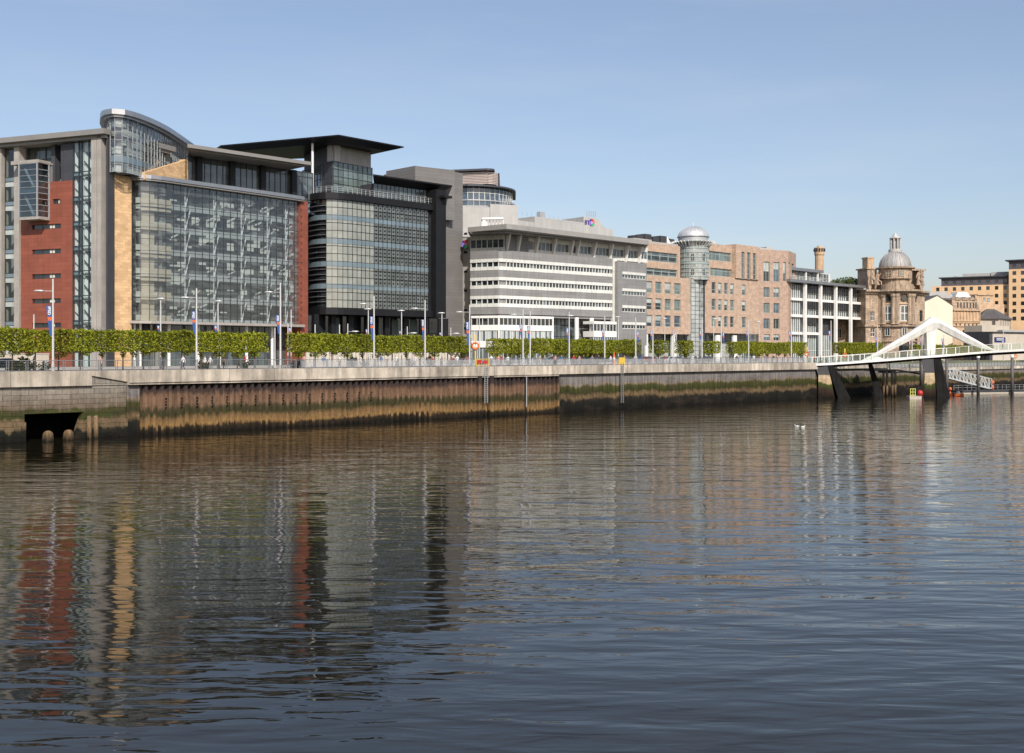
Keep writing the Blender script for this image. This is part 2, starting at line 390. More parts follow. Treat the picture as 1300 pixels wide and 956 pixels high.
def leafmat(name, c1, c2):
    m, nt, out = newmat(name)
    g = nt.nodes.new('ShaderNodeNewGeometry'); c = mixc(nt, g.outputs['Random Per Island'], c1, c2)
    oi = nt.nodes.new('ShaderNodeObjectInfo')
    r = nt.nodes.new('ShaderNodeMapRange'); r.inputs[3].default_value = .82; r.inputs[4].default_value = 1.15; nt.links.new(oi.outputs['Random'], r.inputs[0])
    c = mixc(nt, 1.0, c, r.outputs[0], 'MULTIPLY')
    d = node(nt, 'ShaderNodeBsdfPrincipled', Roughness=.55); d.inputs['Specular IOR Level'].default_value = .3; nt.links.new(c, d.inputs['Base Color'])
    t = nt.nodes.new('ShaderNodeBsdfTranslucent'); nt.links.new(c, t.inputs[0])
    mx = nt.nodes.new('ShaderNodeMixShader'); mx.inputs[0].default_value = .3
    nt.links.new(d.outputs[0], mx.inputs[1]); nt.links.new(t.outputs[0], mx.inputs[2]); nt.links.new(mx.outputs[0], out.inputs[0]); return m
M['leaf'] = leafmat('leaf', (.09,.13,.010), (.42,.42,.03))
M['rail_metal'] = mat('rail_metal', (.26,.27,.28), .45, .1, .6, metal=.3)
M['dome_metal'] = mat('dome_metal', (.62,.62,.63), .48, .1, .6, metal=.5)
M['leaf_dark'] = leafmat('leaf_dark', (.05,.09,.015), (.15,.18,.03))

def tidal(name, stops, seed=0, joint=None, streak=.35, rough=.85):          # quay material stained in bands by the height of the tide
    m, nt, out = newmat(name); b = node(nt, 'ShaderNodeBsdfPrincipled'); b.inputs['Specular IOR Level'].default_value = .15; g = nt.nodes.new('ShaderNodeNewGeometry')
    sp = nt.nodes.new('ShaderNodeSeparateXYZ'); nt.links.new(g.outputs['Position'], sp.inputs[0])
    n = noise(nt, uvmap(nt, .9, .25), 1.0, 6, .7)
    a = nt.nodes.new('ShaderNodeMath'); a.operation = 'MULTIPLY_ADD'; nt.links.new(n, a.inputs[0]); a.inputs[1].default_value = 1.7; 
    nt.links.new(sp.outputs[2], a.inputs[2])
    n3 = noise(nt, uvmap(nt, .07, .0), 1.0, 2, .5); a2 = nt.nodes.new('ShaderNodeMath'); a2.operation = 'MULTIPLY_ADD'; nt.links.new(n3, a2.inputs[0]); a2.inputs[1].default_value = 1.2; nt.links.new(a.outputs[0], a2.inputs[2])
    n4 = noise(nt, uvmap(nt, .3, .3), 1.0, 7, .65); a4 = nt.nodes.new('ShaderNodeMath'); a4.operation = 'MULTIPLY_ADD'; nt.links.new(n4, a4.inputs[0]); a4.inputs[1].default_value = 1.8; nt.links.new(a2.outputs[0], a4.inputs[2]); a2 = a4
    d = nt.nodes.new('ShaderNodeMath'); d.operation = 'DIVIDE'; nt.links.new(a2.outputs[0], d.inputs[0]); d.inputs[1].default_value = 10.0
    c = ramp(nt, d.outputs[0], [((z+2.35)/10.0, col) for z,col in stops])
    c = mixc(nt, 1.0, c, ramp(nt, noise(nt, uvmap(nt,2.6,.16), 1.0, 6, .65), [(.3,1-streak),(.68,1+streak)]), 'MULTIPLY')
    c = mixc(nt, 1.0, c, ramp(nt, noise(nt, uvmap(nt), 2.5, 6, .7), [(.25,.75),(.75,1.25)]), 'MULTIPLY')
    c = mixc(nt, ramp(nt, noise(nt, uvmap(nt,.22,.5), 1.0, 6, .7), [(.5,0.0),(.68,.55)]), c, (.05,.036,.026))
    if joint:
        bt = nt.nodes.new('ShaderNodeTexBrick'); nt.links.new(uvmap(nt), bt.inputs['Vector']); bt.inputs['Scale'].default_value = 1
        bt.inputs['Brick Width'].default_value = joint[0]; bt.inputs['Row Height'].default_value = joint[1]; bt.inputs['Mortar Size'].default_value = joint[2]
        bt.inputs['Color1'].default_value = (1.1,1.1,1.1,1); bt.inputs['Color2'].default_value = (.88,.88,.88,1); bt.inputs['Mortar'].default_value = (.35,.35,.35,1)
        c = mixc(nt, 1.0, c, bt.outputs['Color'], 'MULTIPLY')
    nt.links.new(c, b.inputs['Base Color']); b.inputs['Roughness'].default_value = rough
    bp = node(nt, 'ShaderNodeBump', Strength=.4, Distance=.05); nt.links.new(noise(nt, uvmap(nt), 5, 6), bp.inputs['Height']); nt.links.new(bp.outputs[0], b.inputs['Normal'])
    nt.links.new(b.outputs[0], out.inputs[0]); return m
WET = (.006,.0055,.0045)
M['piling'] = tidal('piling', [(.0,WET),(.7,(.03,.022,.014)),(1.05,(.25,.15,.06)),(1.8,(.17,.105,.05)),(2.25,(.045,.040,.017)),(2.9,(.05,.045,.022)),(3.4,(.18,.11,.07)),(4.4,(.16,.095,.062)),(4.9,(.05,.035,.032)),(5.9,(.03,.025,.026))], streak=.4)
M['quay_conc'] = tidal('quay_conc', [(.0,WET),(1.7,(.015,.014,.011)),(2.2,(.14,.095,.05)),(2.6,(.11,.075,.04)),(2.95,(.03,.033,.01)),(3.9,(.05,.052,.016)),(4.35,(.19,.15,.11)),(4.6,(.16,.145,.14)),(6.0,(.19,.175,.165))], streak=.55)
M['quay_masonry'] = tidal('quay_masonry', [(.0,WET),(1.0,(.015,.016,.011)),(1.3,(.15,.105,.06)),(2.1,(.15,.105,.06)),(2.4,(.04,.05,.014)),(3.2,(.06,.06,.02)),(3.6,(.17,.13,.095)),(4.8,(.21,.18,.145)),(6.0,(.26,.235,.20))], joint=(1.8,.55,.025), streak=.25)
M['pier_conc'] = tidal('pier_conc', [(.0,WET),(1.2,(.03,.018,.012)),(2.0,(.04,.028,.02)),(2.2,(.03,.045,.012)),(2.9,(.05,.065,.015)),(3.2,(.45,.33,.2)),(6.5,(.62,.5,.36))], streak=.12)
M['pile_wood'] = tidal('pile_wood', [(.0,WET),(1.2,(.2,.13,.07)),(2.4,(.22,.15,.09)),(3.0,(.1,.08,.05)),(5.0,(.2,.17,.13))], streak=.3)
# ---------------------------------------------------------------- world, sun, camera
SUN_EL = math.radians(37); SUN_AZ = math.radians(164)       # clockwise from +Y
w = bpy.data.worlds.new('World'); SC.world = w; w.use_nodes = True; nt = w.node_tree
bg = nt.nodes['Background']; sky = nt.nodes.new('ShaderNodeTexSky'); sky.sky_type = 'NISHITA'; sky.sun_disc = False
sky.sun_elevation = SUN_EL; sky.sun_rotation = SUN_AZ; sky.altitude = 50; sky.air_density = 1.0; sky.dust_density = 1.6; sky.ozone_density = 3.0
tc = nt.nodes.new('ShaderNodeTexCoord'); mp = nt.nodes.new('ShaderNodeMapping'); mp.inputs['Scale'].default_value = (1.2,1.2,7.0)
nt.links.new(tc.outputs['Generated'], mp.inputs[0])
cn = noise(nt, mp.outputs[0], 1.7, 6, .6); cf = ramp(nt, cn, [(.46,0.0),(.82,.22)])
cc = mixc(nt, cf, mixc(nt, .15, mixc(nt, 1.0, sky.outputs[0], (1.08,.95,.89), 'MULTIPLY'), (2.8,3.5,4.6)), (5.2,5.2,5.3)); nt.links.new(cc, bg.inputs[0]); bg.inputs[1].default_value = .142
sun = bpy.data.lights.new('sun', 'SUN'); sun.energy = 4.1; sun.angle = math.radians(.53); sun.color = (1,.95,.86)
so = bpy.data.objects.new('sun', sun); COL.objects.link(so)
sd = Vector((math.sin(SUN_AZ)*math.cos(SUN_EL), math.cos(SUN_AZ)*math.cos(SUN_EL), math.sin(SUN_EL)))
so.rotation_euler = sd.to_track_quat('Z','Y').to_euler()
cam = bpy.data.cameras.new('camera'); co = bpy.data.objects.new('camera', cam); COL.objects.link(co); SC.camera = co
cam.sensor_width = 36; cam.lens = F/1300*36; cam.shift_y = -(478-HZ)/1300; cam.clip_end = 9000; cam.clip_start = .3
co.location = (0,0,EYE); co.rotation_euler = (math.radians(90),0,0)
SC.view_settings.view_transform = 'Standard'; SC.view_settings.look = 'None'; SC.view_settings.exposure = 0.12; SC.view_settings.gamma = 1
SC.cycles.max_bounces = 8; SC.cycles.transparent_max_bounces = 16; SC.cycles.glossy_bounces = 4; SC.cycles.diffuse_bounces = 3; SC.cycles.caustics_reflective = False; SC.cycles.caustics_refractive = False
SC.cycles.sample_clamp_indirect = 6

# ---------------------------------------------------------------- water and land
m, nt, out = newmat('river_water'); b = node(nt, 'ShaderNodeBsdfPrincipled', Roughness=.03, IOR=1.333); b.inputs['Base Color'].default_value = (.014,.012,.007,1)
g = nt.nodes.new('ShaderNodeNewGeometry')
mp = nt.nodes.new('ShaderNodeMapping'); mp.inputs['Rotation'].default_value = (0,0,math.radians(6)); mp.inputs['Scale'].default_value = (.38,1.25,1); nt.links.new(g.outputs['Position'], mp.inputs[0])
h = None
big = noise(nt, g.outputs['Position'], .016, 3, .55)         # calmer and rougher patches
for (sc_, amp, det) in ((.33, .14, 2), (1.1, .050, 2), (3.2, .0035, 2)):
    n = node(nt, 'ShaderNodeTexNoise', Scale=sc_, Detail=det, Roughness=.45, Distortion=.4); nt.links.new(mp.outputs[0], n.inputs['Vector'])
    a = nt.nodes.new('ShaderNodeMath'); a.operation = 'MULTIPLY'; nt.links.new(n.outputs['Fac'], a.inputs[0]); a.inputs[1].default_value = amp
    if h is None: h = a.outputs[0]
    else:
        s2 = nt.nodes.new('ShaderNodeMath'); s2.operation = 'ADD'; nt.links.new(h, s2.inputs[0]); nt.links.new(a.outputs[0], s2.inputs[1]); h = s2.outputs[0]
st = ramp(nt, big, [(.38,.5),(.62,1.0)])
bp = node(nt, 'ShaderNodeBump', Distance=1.0); nt.links.new(st, bp.inputs['Strength']); nt.links.new(h, bp.inputs['Height']); nt.links.new(bp.outputs[0], b.inputs['Normal'])
nt.links.new(b.outputs[0], out.inputs[0]); M['river_water'] = m
mb = MB(); mb.face([(-3500,-3500,0),(3500,-3500,0),(3500,3500,0),(-3500,3500,0)]); mb.build('river_water', M['river_water'], kind='structure')

S_STEP = spx(1128)
def strip(mb, s0, s1, d0, d1, z, mi=0):
    mb.face([(*Q(s0,d0),z),(*Q(s1,d0),z),(*Q(s1,d1),z),(*Q(s0,d1),z)], mi)
mb = MB(); strip(mb, -1500, S_STEP, .6, 3000, DECK); strip(mb, S_STEP, 3200, 9.0, 3000, DECK); strip(mb, S_STEP, 3200, .6, 9.0, 5.75)
mb.face([(*Q(S_STEP,9.0),5.75),(*Q(3200,9.0),5.75),(*Q(3200,9.0),DECK),(*Q(S_STEP,9.0),DECK)])
mb.face([(*Q(S_STEP,.6),5.75),(*Q(S_STEP,.6),DECK),(*Q(S_STEP,9),DECK),(*Q(S_STEP,9),5.75)])
mb.build('ground', M['grass_ground'], kind='structure')
mb = MB(); strip(mb, -400, S_STEP, .6, 17, DECK+.004); strip(mb, S_STEP, 500, 9.0, 17, DECK+.004); strip(mb, S_STEP, 500, .6, 8.9, 5.754); strip(mb, -400, 500, 28, 34.9, DECK+.13)
mb.build('pavement', M['paving'], kind='structure')
mb = MB(); strip(mb, -400, 500, 17, 28, DECK+.008); mb.build('road', M['asphalt'], kind='structure')
mb = MB()
for k in range(-40, 60): strip(mb, k*6, k*6+2.5, 22.4, 22.55, DECK+.012)
strip(mb, -400, 500, 17.4, 17.5, DECK+.012); strip(mb, -400, 500, 27.4, 27.5, DECK+.012)
mb.build('road_marking', M['line_white'], kind='structure')
mb = MB()
for (d0,d1) in ((16.85,17.0),(28.0,28.15)):
    a,b_,c,e = Q(-400,d0),Q(500,d0),Q(500,d1),Q(-400,d1); mb.prism([a,b_,c,e], DECK-.1, DECK+.14)
mb.build('kerb', M['kerb'], kind='structure')
mb = MB(); mb.face([(-1500,-1498,7.2),(-1500,-3400,7.2),(3400,-3400,7.2),(3400,3402,7.2)])
mb.face([(-1500,-1498,-1),(3400,3402,-1),(3400,3402,7.2),(-1500,-1498,7.2)]); mb.build('near_bank_ground', M['grass_ground'], kind='structure')

# ---------------------------------------------------------------- quay wall
P0 = Fac(Q(-160,0), Q(400,0)); s2u = lambda s: s+160       # outward is towards the river
qx, qy = Q(spx(400),0)
qw = empty('quay_wall', (qx,qy,0), 'long tide stained quay wall of concrete, masonry and rusty piling', 'quay wall')
sL, sA, sB, sC, sD = spx(-60), spx(160), spx(176), spx(705), spx(1700)
def qbox(mb, s0, s1, o0, o1, z0, z1, mi=0): P0.box(mb, s2u(s0), s2u(s1), z0, z1, o0, o1, mi)
# left masonry, with the outfall opening
sO0, sO1 = spx(31), spx(106)
mb = MB()
qbox(mb, sL-60, sO0, -.8, 0, -1.5, 5.85); qbox(mb, sO0, sO1, -.8, 0, 2.95, 5.85); qbox(mb, sO1, sA, -.8, 0, -1.5, 5.85)
qbox(mb, sL-60, sO0, 0.002, .45, -1.5, 2.1); qbox(mb, sO1+.8, sA, 0.002, .45, -1.5, 2.0)
P = P0.p; u1 = s2u(sO1)
mb.hexa([P(u1-1.6,-1.5,.003),P(u1+.8,-1.5,.003),P(u1+.8,-1.5,-.79),P(u1-1.6,-1.5,-.79),P(u1-.05,2.94,.003),P(u1+.8,2.0,.003),P(u1+.8,2.0,-.79),P(u1-.05,2.94,-.79)])
mb.build('masonry_wall', M['quay_masonry'], qw)
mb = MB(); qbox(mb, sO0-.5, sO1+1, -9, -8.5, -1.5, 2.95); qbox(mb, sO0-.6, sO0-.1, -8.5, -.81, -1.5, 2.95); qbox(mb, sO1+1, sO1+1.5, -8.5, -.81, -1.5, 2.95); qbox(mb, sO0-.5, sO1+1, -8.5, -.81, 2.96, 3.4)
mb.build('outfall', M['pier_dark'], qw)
mb = MB()
for px in (61, 87):
    x,y = at(px, P0.Y(px)-.9); mb.lathe(x,y,[(.0,1.15),(.3,1.08),(.5,.85),(.58,.4),(.58,-1)],16)
for px in (113.5, 122):
    x,y = at(px, P0.Y(px)-.6); mb.lathe(x,y,[(.0,2.55),(.22,2.5),(.25,2.3),(.25,-1)],10)
mb.build('timber_pile', M['pile_wood'], qw, smooth=True)
mb = MB(); qbox(mb, sA, sB, -.8, .25, -1.5, 5.85); qbox(mb, sC+.02, sD, -.8, -.12, -1.5, 6.1); qbox(mb, sC+.02, sD, -.12, .1, -1.5, 2.1); mb.build('concrete_face', M['quay_conc'], qw)
# cap beams
mb = MB()
sE = spx(115)
qbox(mb, sL-60, sE, -.9, .35, 5.86, 7.5); 
u0,u1 = s2u(sE)+.01, s2u(sA)-.01
mb.hexa([P(u0,6.95,.35),P(u1,6.2,.35),P(u1,6.2,-.9),P(u0,6.95,-.9),P(u0,7.5,.35),P(u1,7.5,.35),P(u1,7.5,-.9),P(u0,7.5,-.9)])
cap_mb = mb; mb = MB(); qbox(mb, sE+.02, sA-.02, -.8, .12, 5.86, 6.19); mb.hexa([P(u0,6.2,.12),P(u1,6.19,.12),P(u1,6.19,-.8),P(u0,6.2,-.8),P(u0,6.94,.12),P(u1,6.195,.12),P(u1,6.195,-.8),P(u0,6.94,-.8)])
mb.build('masonry_panel', M['quay_masonry'], qw); mb = cap_mb
qbox(mb, sA, sC, -.9, .95, 6.1, 7.5); qbox(mb, sA, sC, -.8, .8, 5.86, 6.09)
qbox(mb, sC+.02, spx(1125), -.9, .5, 6.11, 7.5); qbox(mb, spx(1126), sD, -.9, .3, 5.2, 5.95)
mb.build('cap_beam', M['cap_conc'], qw)
# sheet piling: trapezoid corrugation
piling = MB(); s = sB+.05; prof = []
buttress = (spx(604), spx(619)); k = 0
while s < sC-.2:
    for ds, o in ((0,.02),(.30,.02),(.48,.5),(.82,.5)): prof.append((s+ds, o))
    s += 1.0
prof.append((s,.02))
for (a,oa),(b_,ob) in zip(prof, prof[1:]): piling.face([P(s2u(a),-1.5,oa),P(s2u(b_),-1.5,ob),P(s2u(b_),6.08,ob),P(s2u(a),6.08,oa)])
piling.face([P(s2u(sC-.1),-1.5,-.8),P(s2u(sC-.1),6.08,-.8),P(s2u(sC-.1),6.08,.5),P(s2u(sC-.1),-1.5,.5)][::-1])
qbox(piling, sB, sB+.06, -.8, .5, -1.5, 6.08)
for sb in buttress: qbox(piling, sb-.35, sb+.35, .5, 1.0, -1.5, 6.05)
pil = piling.build('sheet_piling', M['piling'], qw)
mb = MB(); random.seed(3)
s = sB+3
while s < spx(480):
    for z in (4.0, 3.3) if int(s)%2 else (3.6,): qbox(mb, s, s+.22, .5, .56, z, z+.25)
    s += 2.0
mb.build('bolt_plate', M['pier_dark'], pil)
mb = MB(); x,y,_ = P(s2u(spx(664)),0,.75); mb.tube((x,y,1.2),(x,y,6.1),.09,n=8); mb.build('drain_pipe', M['steel_grey'], qw)
mb = MB(); sl = spx(611)
for ds in (-.3,.3): qbox(mb, sl+ds-.04, sl+ds+.04, 1.02, 1.1, 2.0, 7.9)
for i in range(18): qbox(mb, sl-.3, sl+.3, 1.03, 1.08, 2.2+i*.3, 2.25+i*.3)
mb.build('ladder', M['steel_grey'], qw)
mb = MB(); sl = spx(786.5)
for ds in (-.3,.3): qbox(mb, sl+ds-.04, sl+ds+.04, .56, .64, 1.0, 7.9)
for i in range(20): qbox(mb, sl-.3, sl+.3, .57, .62, 1.2+i*.32, 1.26+i*.32)
mb.build('ladder', M['rail_metal'], qw)

# ---------------------------------------------------------------- railings
def railing(s0, s1, label, z=7.5, d=.25, step=2.0, hh=1.15, mesh_panels=False, matn='rail_metal'):
    x,y = Q(s0,d); r = empty('railing', (x,y,z), label, 'railing', 'steel railings along the quay edge')
    n = int((s1-s0)/step); pm = MB()
    e = Vector((R2,R2)); nn = Vector((-R2,R2))
    def bx(mb, a0,a1,o0,o1,z0,z1): q = [e*a0+nn*o0, e*a1+nn*o0, e*a1+nn*o1, e*a0+nn*o1]; mb.hexa([(p.x,p.y,z0) for p in q]+[(p.x,p.y,z1) for p in q])
    bx(pm,-.13,-.09,-.06,.06,0,hh); bx(pm,.09,.13,-.06,.06,0,hh); bx(pm,-.13,.13,-.07,.07,0,.05)
    first = pm.build('post', M[matn], r, local=True)
    for k in range(1, n+1):
        c = first.copy(); COL.objects.link(c); c.parent = r; c.location = (e.x*k*step, e.y*k*step, 0); CHILD[r.name].append(c)
    mb = MB(); L = n*step
    mb.tube((0,0,hh),(e.x*L,e.y*L,hh),.035,n=6)
    for i in range(6): zz = .12+i*.165; mb.tube((0,0,zz),(e.x*L,e.y*L,zz),.012,n=4)
    mb.build('rail', M[matn], r, local=True)
    if mesh_panels:
        mb = MB(); bx(mb, 0, L, -.004, .004, .1, hh-.15); mb.build('panel', M['mesh_panel'], r, local=True)
    return r
m, nt, out = newmat('mesh_panel'); tr = nt.nodes.new('ShaderNodeBsdfTransparent'); b = node(nt,'ShaderNodeBsdfPrincipled',Roughness=.5); b.inputs['Base Color'].default_value=(.5,.51,.52,1)
mx = nt.nodes.new('ShaderNodeMixShader'); mx.inputs[0].default_value = .35; nt.links.new(tr.outputs[0],mx.inputs[1]); nt.links.new(b.outputs[0],mx.inputs[2]); nt.links.new(mx.outputs[0],out.inputs[0]); M['mesh_panel'] = m
railing(spx(-40), spx(378), 'steel wire railing before the long hedge of the curved glass office')
railing(spx(380)+.5, spx(706), 'steel railing with mesh panels above the rusty sheet piling of the black and white offices', mesh_panels=True)
railing(spx(708), spx(1028), 'steel railing above the algae marked concrete quay left of the footbridge', mesh_panels=True)
railing(spx(1130), spx(1330), 'grey railing along the lower quay behind the pontoon', z=5.97, mesh_panels=True)
# ================================================================ building 1: curved glass office with red and stone parts
random.seed(11)
def base(px, Y): x,y = at(px,Y); return (x,y,DECK)
b1 = empty('glass_office', base(150,160), 'long office with curved glass front, yellow stone and red panels and a swept drum roof', 'office building', 'riverside office buildings')
W = Fac(at(-60, 158*2983/(-60+2850)), at(134, 158)); zt = 40.6
def wz(px,py): return W.z(px,py)
FL = [10.0+3.59*i for i in range(9)]                      # floor levels
# stone piers and fins
mb = MB()
for (p0,p1,o) in ((-60,-40,.35),(-8,4,.35),(20,26.5,.35),(121.5,128.2,.9),(128.8,134,.9)): W.box(mb, W.u(p0), W.u(p1), DECK, zt-.05, -1.0, o)
W.box(mb, W.u(26.5), W.u(61), wz(40,211), wz(40,206.5), -1.4, 1.9)
mb.build('stone_pier', M['grey_stone'], b1)
# backing body
mb = MB(); W.box(mb, 0, W.L, DECK, zt, -14, -3.2, 0); mb.build('inner_wall', M['int_wall'], b1)
# red cladding with slot windows
rr = []
for py in (288.4,320,351.3,382.7,413.5): rr.append((W.u(40.5),W.u(77.3),wz(58,py)-.28,wz(58,py)+.42))
rr.append((W.u(67),W.u(76.5),wz(70,256.5)-.3,wz(70,256.5)+.45))
ub,zb = W.u(56.5), wz(40,277.5)
rr1 = [r for r in rr]
mb = MB(); holed(mb, W, W.u(26.5), W.u(92), DECK, zb, [r for r in rr if r[2]<zb-1], .35, 0, back=3.0)
holed(mb, W, W.u(57), W.u(92), zb+.01, wz(75,230), [r for r in rr if r[2]>zb], .35, 0, back=3.0)
wl = mb.build('red_wall', M['red_clad'], b1)
for r in rr:
    w_ = window(b1, W, r, M['frame_dark'], [M['glass_dark']], .3, nx=3 if r[1]-r[0]>2 else 2)
    mb = MB(); a = r[0]+(r[1]-r[0])*.58; W.quad(mb, a, a+(r[1]-r[0])*.17, r[2]+.12, r[3]-.1, -.255); mb.build('blind', M['blind'], w_)
# charcoal panel and recessed top glass
mb = MB(); W.box(mb, W.u(77), W.u(92), wz(84,229.5), zt-.6, -2, -.05); mb.build('charcoal_panel', M['charcoal'], b1)
def glassgrid(root, fc, u0, u1, zs, us, o, gm, fm, fw=.1, name='curtain_wall', proud=.09):
    mb = MB(); fc.quad(mb, u0, u1, zs[0], zs[-1], o); g = mb.build(name, gm, root)
    mb = MB()
    for z in zs: fc.box(mb, u0, u1, z-fw/2, z+fw/2, o-.06, o+proud)
    for u in us: fc.box(mb, u-fw/2, u+fw/2, zs[0], zs[-1], o-.07, o+proud+.012)
    mb.build('mullion', fm, g); return g
def lin(a,b,n): return [a+(b-a)*i/n for i in range(n+1)]
u0,u1 = W.u(26.5),W.u(77)
glassgrid(b1, W, u0, u1, [wz(50,230)]+[wz(50,210),wz(50,200),zt-.6], [W.u(p) for p in (27,34.5,49,62,66,76)], -1.45, M['glass_clear'], M['frame_dark'], .16)
mb = MB(); W.box(mb, W.u(61), W.u(66), wz(50,232), zt-.5, -1.4, -.6); mb.build('dark_pier', M['charcoal'], b1)
# narrow left strip of windows
mb2 = MB(); mb3 = MB(); u0,u1 = W.u(4),W.u(20)
glassgrid(b1, W, u0, u1, sorted([DECK]+[z for f in FL[:-1] for z in (f, f+.65)]+[zt-.4]), [u0+.1,u1-.1], -.35, M['glass_clear'], M['dark_metal'], .09)
for f in FL[:-1]: mb = MB(); W.box(mb, u0, u1, f-.0, f+.62, -.34, -.3, 0); W.box(mb, u0, u1, f-.75, f-.02, -.34, -.31, 1); mb.build('spandrel', [M['spandrel_blue'], M['glass_light']], b1)
glassgrid(b1, W, W.u(-40), W.u(-8), sorted([DECK]+FL[:-1]+[zt-.4]), lin(W.u(-40),W.u(-8),3), -.35, M['glass_mid'], M['dark_metal'], .12)
# interiors behind the recessed glass: slabs and slanted stair flights
mb = MB()
for f in FL[:-1]: W.box(mb, W.u(4), W.u(92)-.02, f-.35, f, -3.15, -1.5 if f>wz(50,232) else -.9, 0)
mb.build('floor_slab', M['int_slab'], b1)
# stair tower glass
u0,um,u1 = W.u(92),W.u(104),W.u(121.5)
zs = sorted([DECK]+FL[:-1]+[f+.62 for f in FL[:-1]]+[zt-.4])
glassgrid(b1, W, u0, u1, zs, [u0+.1,(u0+um)/2+.3,um,(um+u1)/2,u1-.1], -.05, M['glass_clear'], M['frame_dark'], .13)
for f in FL[:-1]:
    mb = MB(); W.box(mb, u0+.1, um-.1, f+.02, f+.6, -.16, -.12, 0); mb.build('spandrel', M['spandrel_blue'], b1)
mb = MB()
for i,f in enumerate(FL[:-1]):
    P_ = W.p; a,b = (um+.3,u1-.4)
    mb.hexa([P_(a-.1,f+2.0,-.2),P_(b-.2,f+.3,-.2),P_(b-.2,f+.3,-.34),P_(a-.1,f+2.0,-.34),P_(a-.1,f+2.22,-.2),P_(b-.2,f+.52,-.2),P_(b-.2,f+.52,-.34),P_(a-.1,f+2.22,-.34)])
    mb.face([P_(a-.1,f+3.5,-.3),P_(b-.1,f+1.9,-.3),P_(b-.1,f+3.5,-.3)]); mb.face([P_(u0+.3,f+3.5,-.3),P_(um-.2,f+1.2,-.3),P_(um-.2,f+3.5,-.3)])  # dark triangles paint shade across the sunlit white stair wall
    mb.tube(P_(u0+.2,f+1.9,-.3),P_(um-.3,f+.8,-.3),.06,n=5)
mb.build('stair_flight_and_shade', M['int_dark'], b1)
mb = MB(); W.box(mb, u1-.85, u1-.3, DECK, zt-.5, -.44, -.36); W.box(mb, u0+.95, um-.15, DECK, zt-.5, -.44, -.36); mb.build('stair_core', M['int_dark'], b1)
mb = MB(); W.box(mb, u0+.05, um-.1, DECK, zt-.5, -2.9, -.45); W.box(mb, um+.1, u1-.1, DECK, zt-.5, -2.9, -.45); mb.build('stair_wall', M['white_metal'], b1)
# bay window
ba0,ba1,bz0,bz1 = W.u(24.5,2.0), W.u(47.5,2.0), zb-.1, wz(40,211)
bay = MB(); W.box(bay, ba0, ba1+.4, bz0-.35, bz0, -.0, 2.1); W.box(bay, ba0, ba1+.4, bz1, bz1+.25, -.9, 2.1); by = bay.build('bay_window', M['grey_stone'], b1)
mb = MB(); W.quad(mb, ba0, ba1, bz0, bz1, 2.0); P_ = W.p
mb.face([P_(ba1,bz0,2.0),P_(ba1+.3,bz0,0),P_(ba1+.3,bz1,0),P_(ba1,bz1,2.0)]); mb.face([P_(ba0,bz0,0),P_(ba0,bz0,2.0),P_(ba0,bz1,2.0),P_(ba0,bz1,0)]); mb.build('pane', M['glass_clear_dark'], by)
mb = MB()
for z in lin(bz0+.05,bz1-.05,9): W.box(mb, ba0-.06, ba1+.1, z-.025, z+.025, 2.0, 2.08); mb.bar(P_(ba1+.02,z,2.0),P_(ba1+.36,z,.02),.1,.07)
for u in (ba0,ba1): W.box(mb, u-.08,u+.08,bz0,bz1,1.95,2.14)
W.box(mb, ba1+.2,ba1+.4,bz0,bz1,.01,.2)
mb.build('glazing_bar', M['steel_grey'], by)
mb = MB(); zm = (bz0+bz1)/2; W.box(mb, ba0+.1,ba1,zm-.5,zm+.25,.05,1.9); mb.build('floor_band', M['spandrel_blue'], by)
mb = MB(); mb.bar(P_(ba0+.5,zm-.6,1.4),P_(ba0+2.2,bz0+.3,1.4),.2,.25); mb.bar(P_(ba0+.5,bz1-.6,1.4),P_(ba0+2.2,zm+.5,1.4),.2,.25); mb.build('brace', M['white_metal'], by)
mb = MB(); W.box(mb, ba0, ba1+.3, bz0, bz1, -.9, -.3); mb.build('bay_back', M['panel_grey'], by)
# roof of the wing
mb = MB(); W.box(mb, -.5, W.u(132,1.6), zt, zt+.75, -14, 1.6); W.box(mb, -.5, W.u(132,1.6)-.3, zt-.45, zt-.01, -13, .9)
mb.build('roof', M['fascia'], b1)
mb = MB(); W.box(mb, W.u(134.6,.5), W.u(137,.5), DECK, zt, -.8, .5); mb.build('downpipe', M['dark_metal'], b1)
# yellow stone face
S = Fac(at(137.2,158.3), at(167,161.5)); st_top = zat(222.5,160)
mb = MB(); S.box(mb, 0, S.L, DECK, st_top, -3, 0)
mb.build('stone_wall', M['yellow_stone'], b1)
# drum
D = catmull([at(135.2,163),at(136.6,158.8),at(141,157.2),at(150,156.8),at(165,158.5),at(185,162.5),at(205,168),(at(224,175.5)),at(240,183)], 1.05); ND = normals(D); nD = len(D)-1
zd0, zd1 = st_top+.02, 43.3
mb = MB(); sheet(mb, D, ND, 0, zd0, zd1); g = mb.build('drum_glass', M['glass_light_streaks'], b1)
mb = MB(); mull(mb, D, ND, range(nD+1), zd0, zd1, .06, -.05, .08)
for z in lin(zd0, zd1, 7): ribbon(mb, D, ND, -.04, .06, z-.02, z+.02)
mb.build('mullion', M['steel_grey'], g)
mb = MB(); ribbon(mb, D, ND, -.03, .05, zd0+1.4, zd0+2.3); mb.build('floor_band', M['spandrel_blue'], g)
random.seed(4); mb = MB()
for i in range(nD):
    for k in range(7):
        if random.random() < .62:
            z = zd0+k*1.27; hh = random.choice((.9,1.0,.6)); sheet(mb, D, ND, -.25-.002*k, z+.1, z+.1+hh, 0, i, i+1)
mb.build('blind', M['blind'], g)
mb = MB(); sheet(mb, D, ND, -3.0, zd0, zd1); mb.build('inner_wall', M['int_wall'], b1)
mb = MB(); poly = [(p+n*.95) for p,n in zip(D,ND)]+[Vector(at(243,188)),Vector(at(240,200)),Vector(at(150,200))]
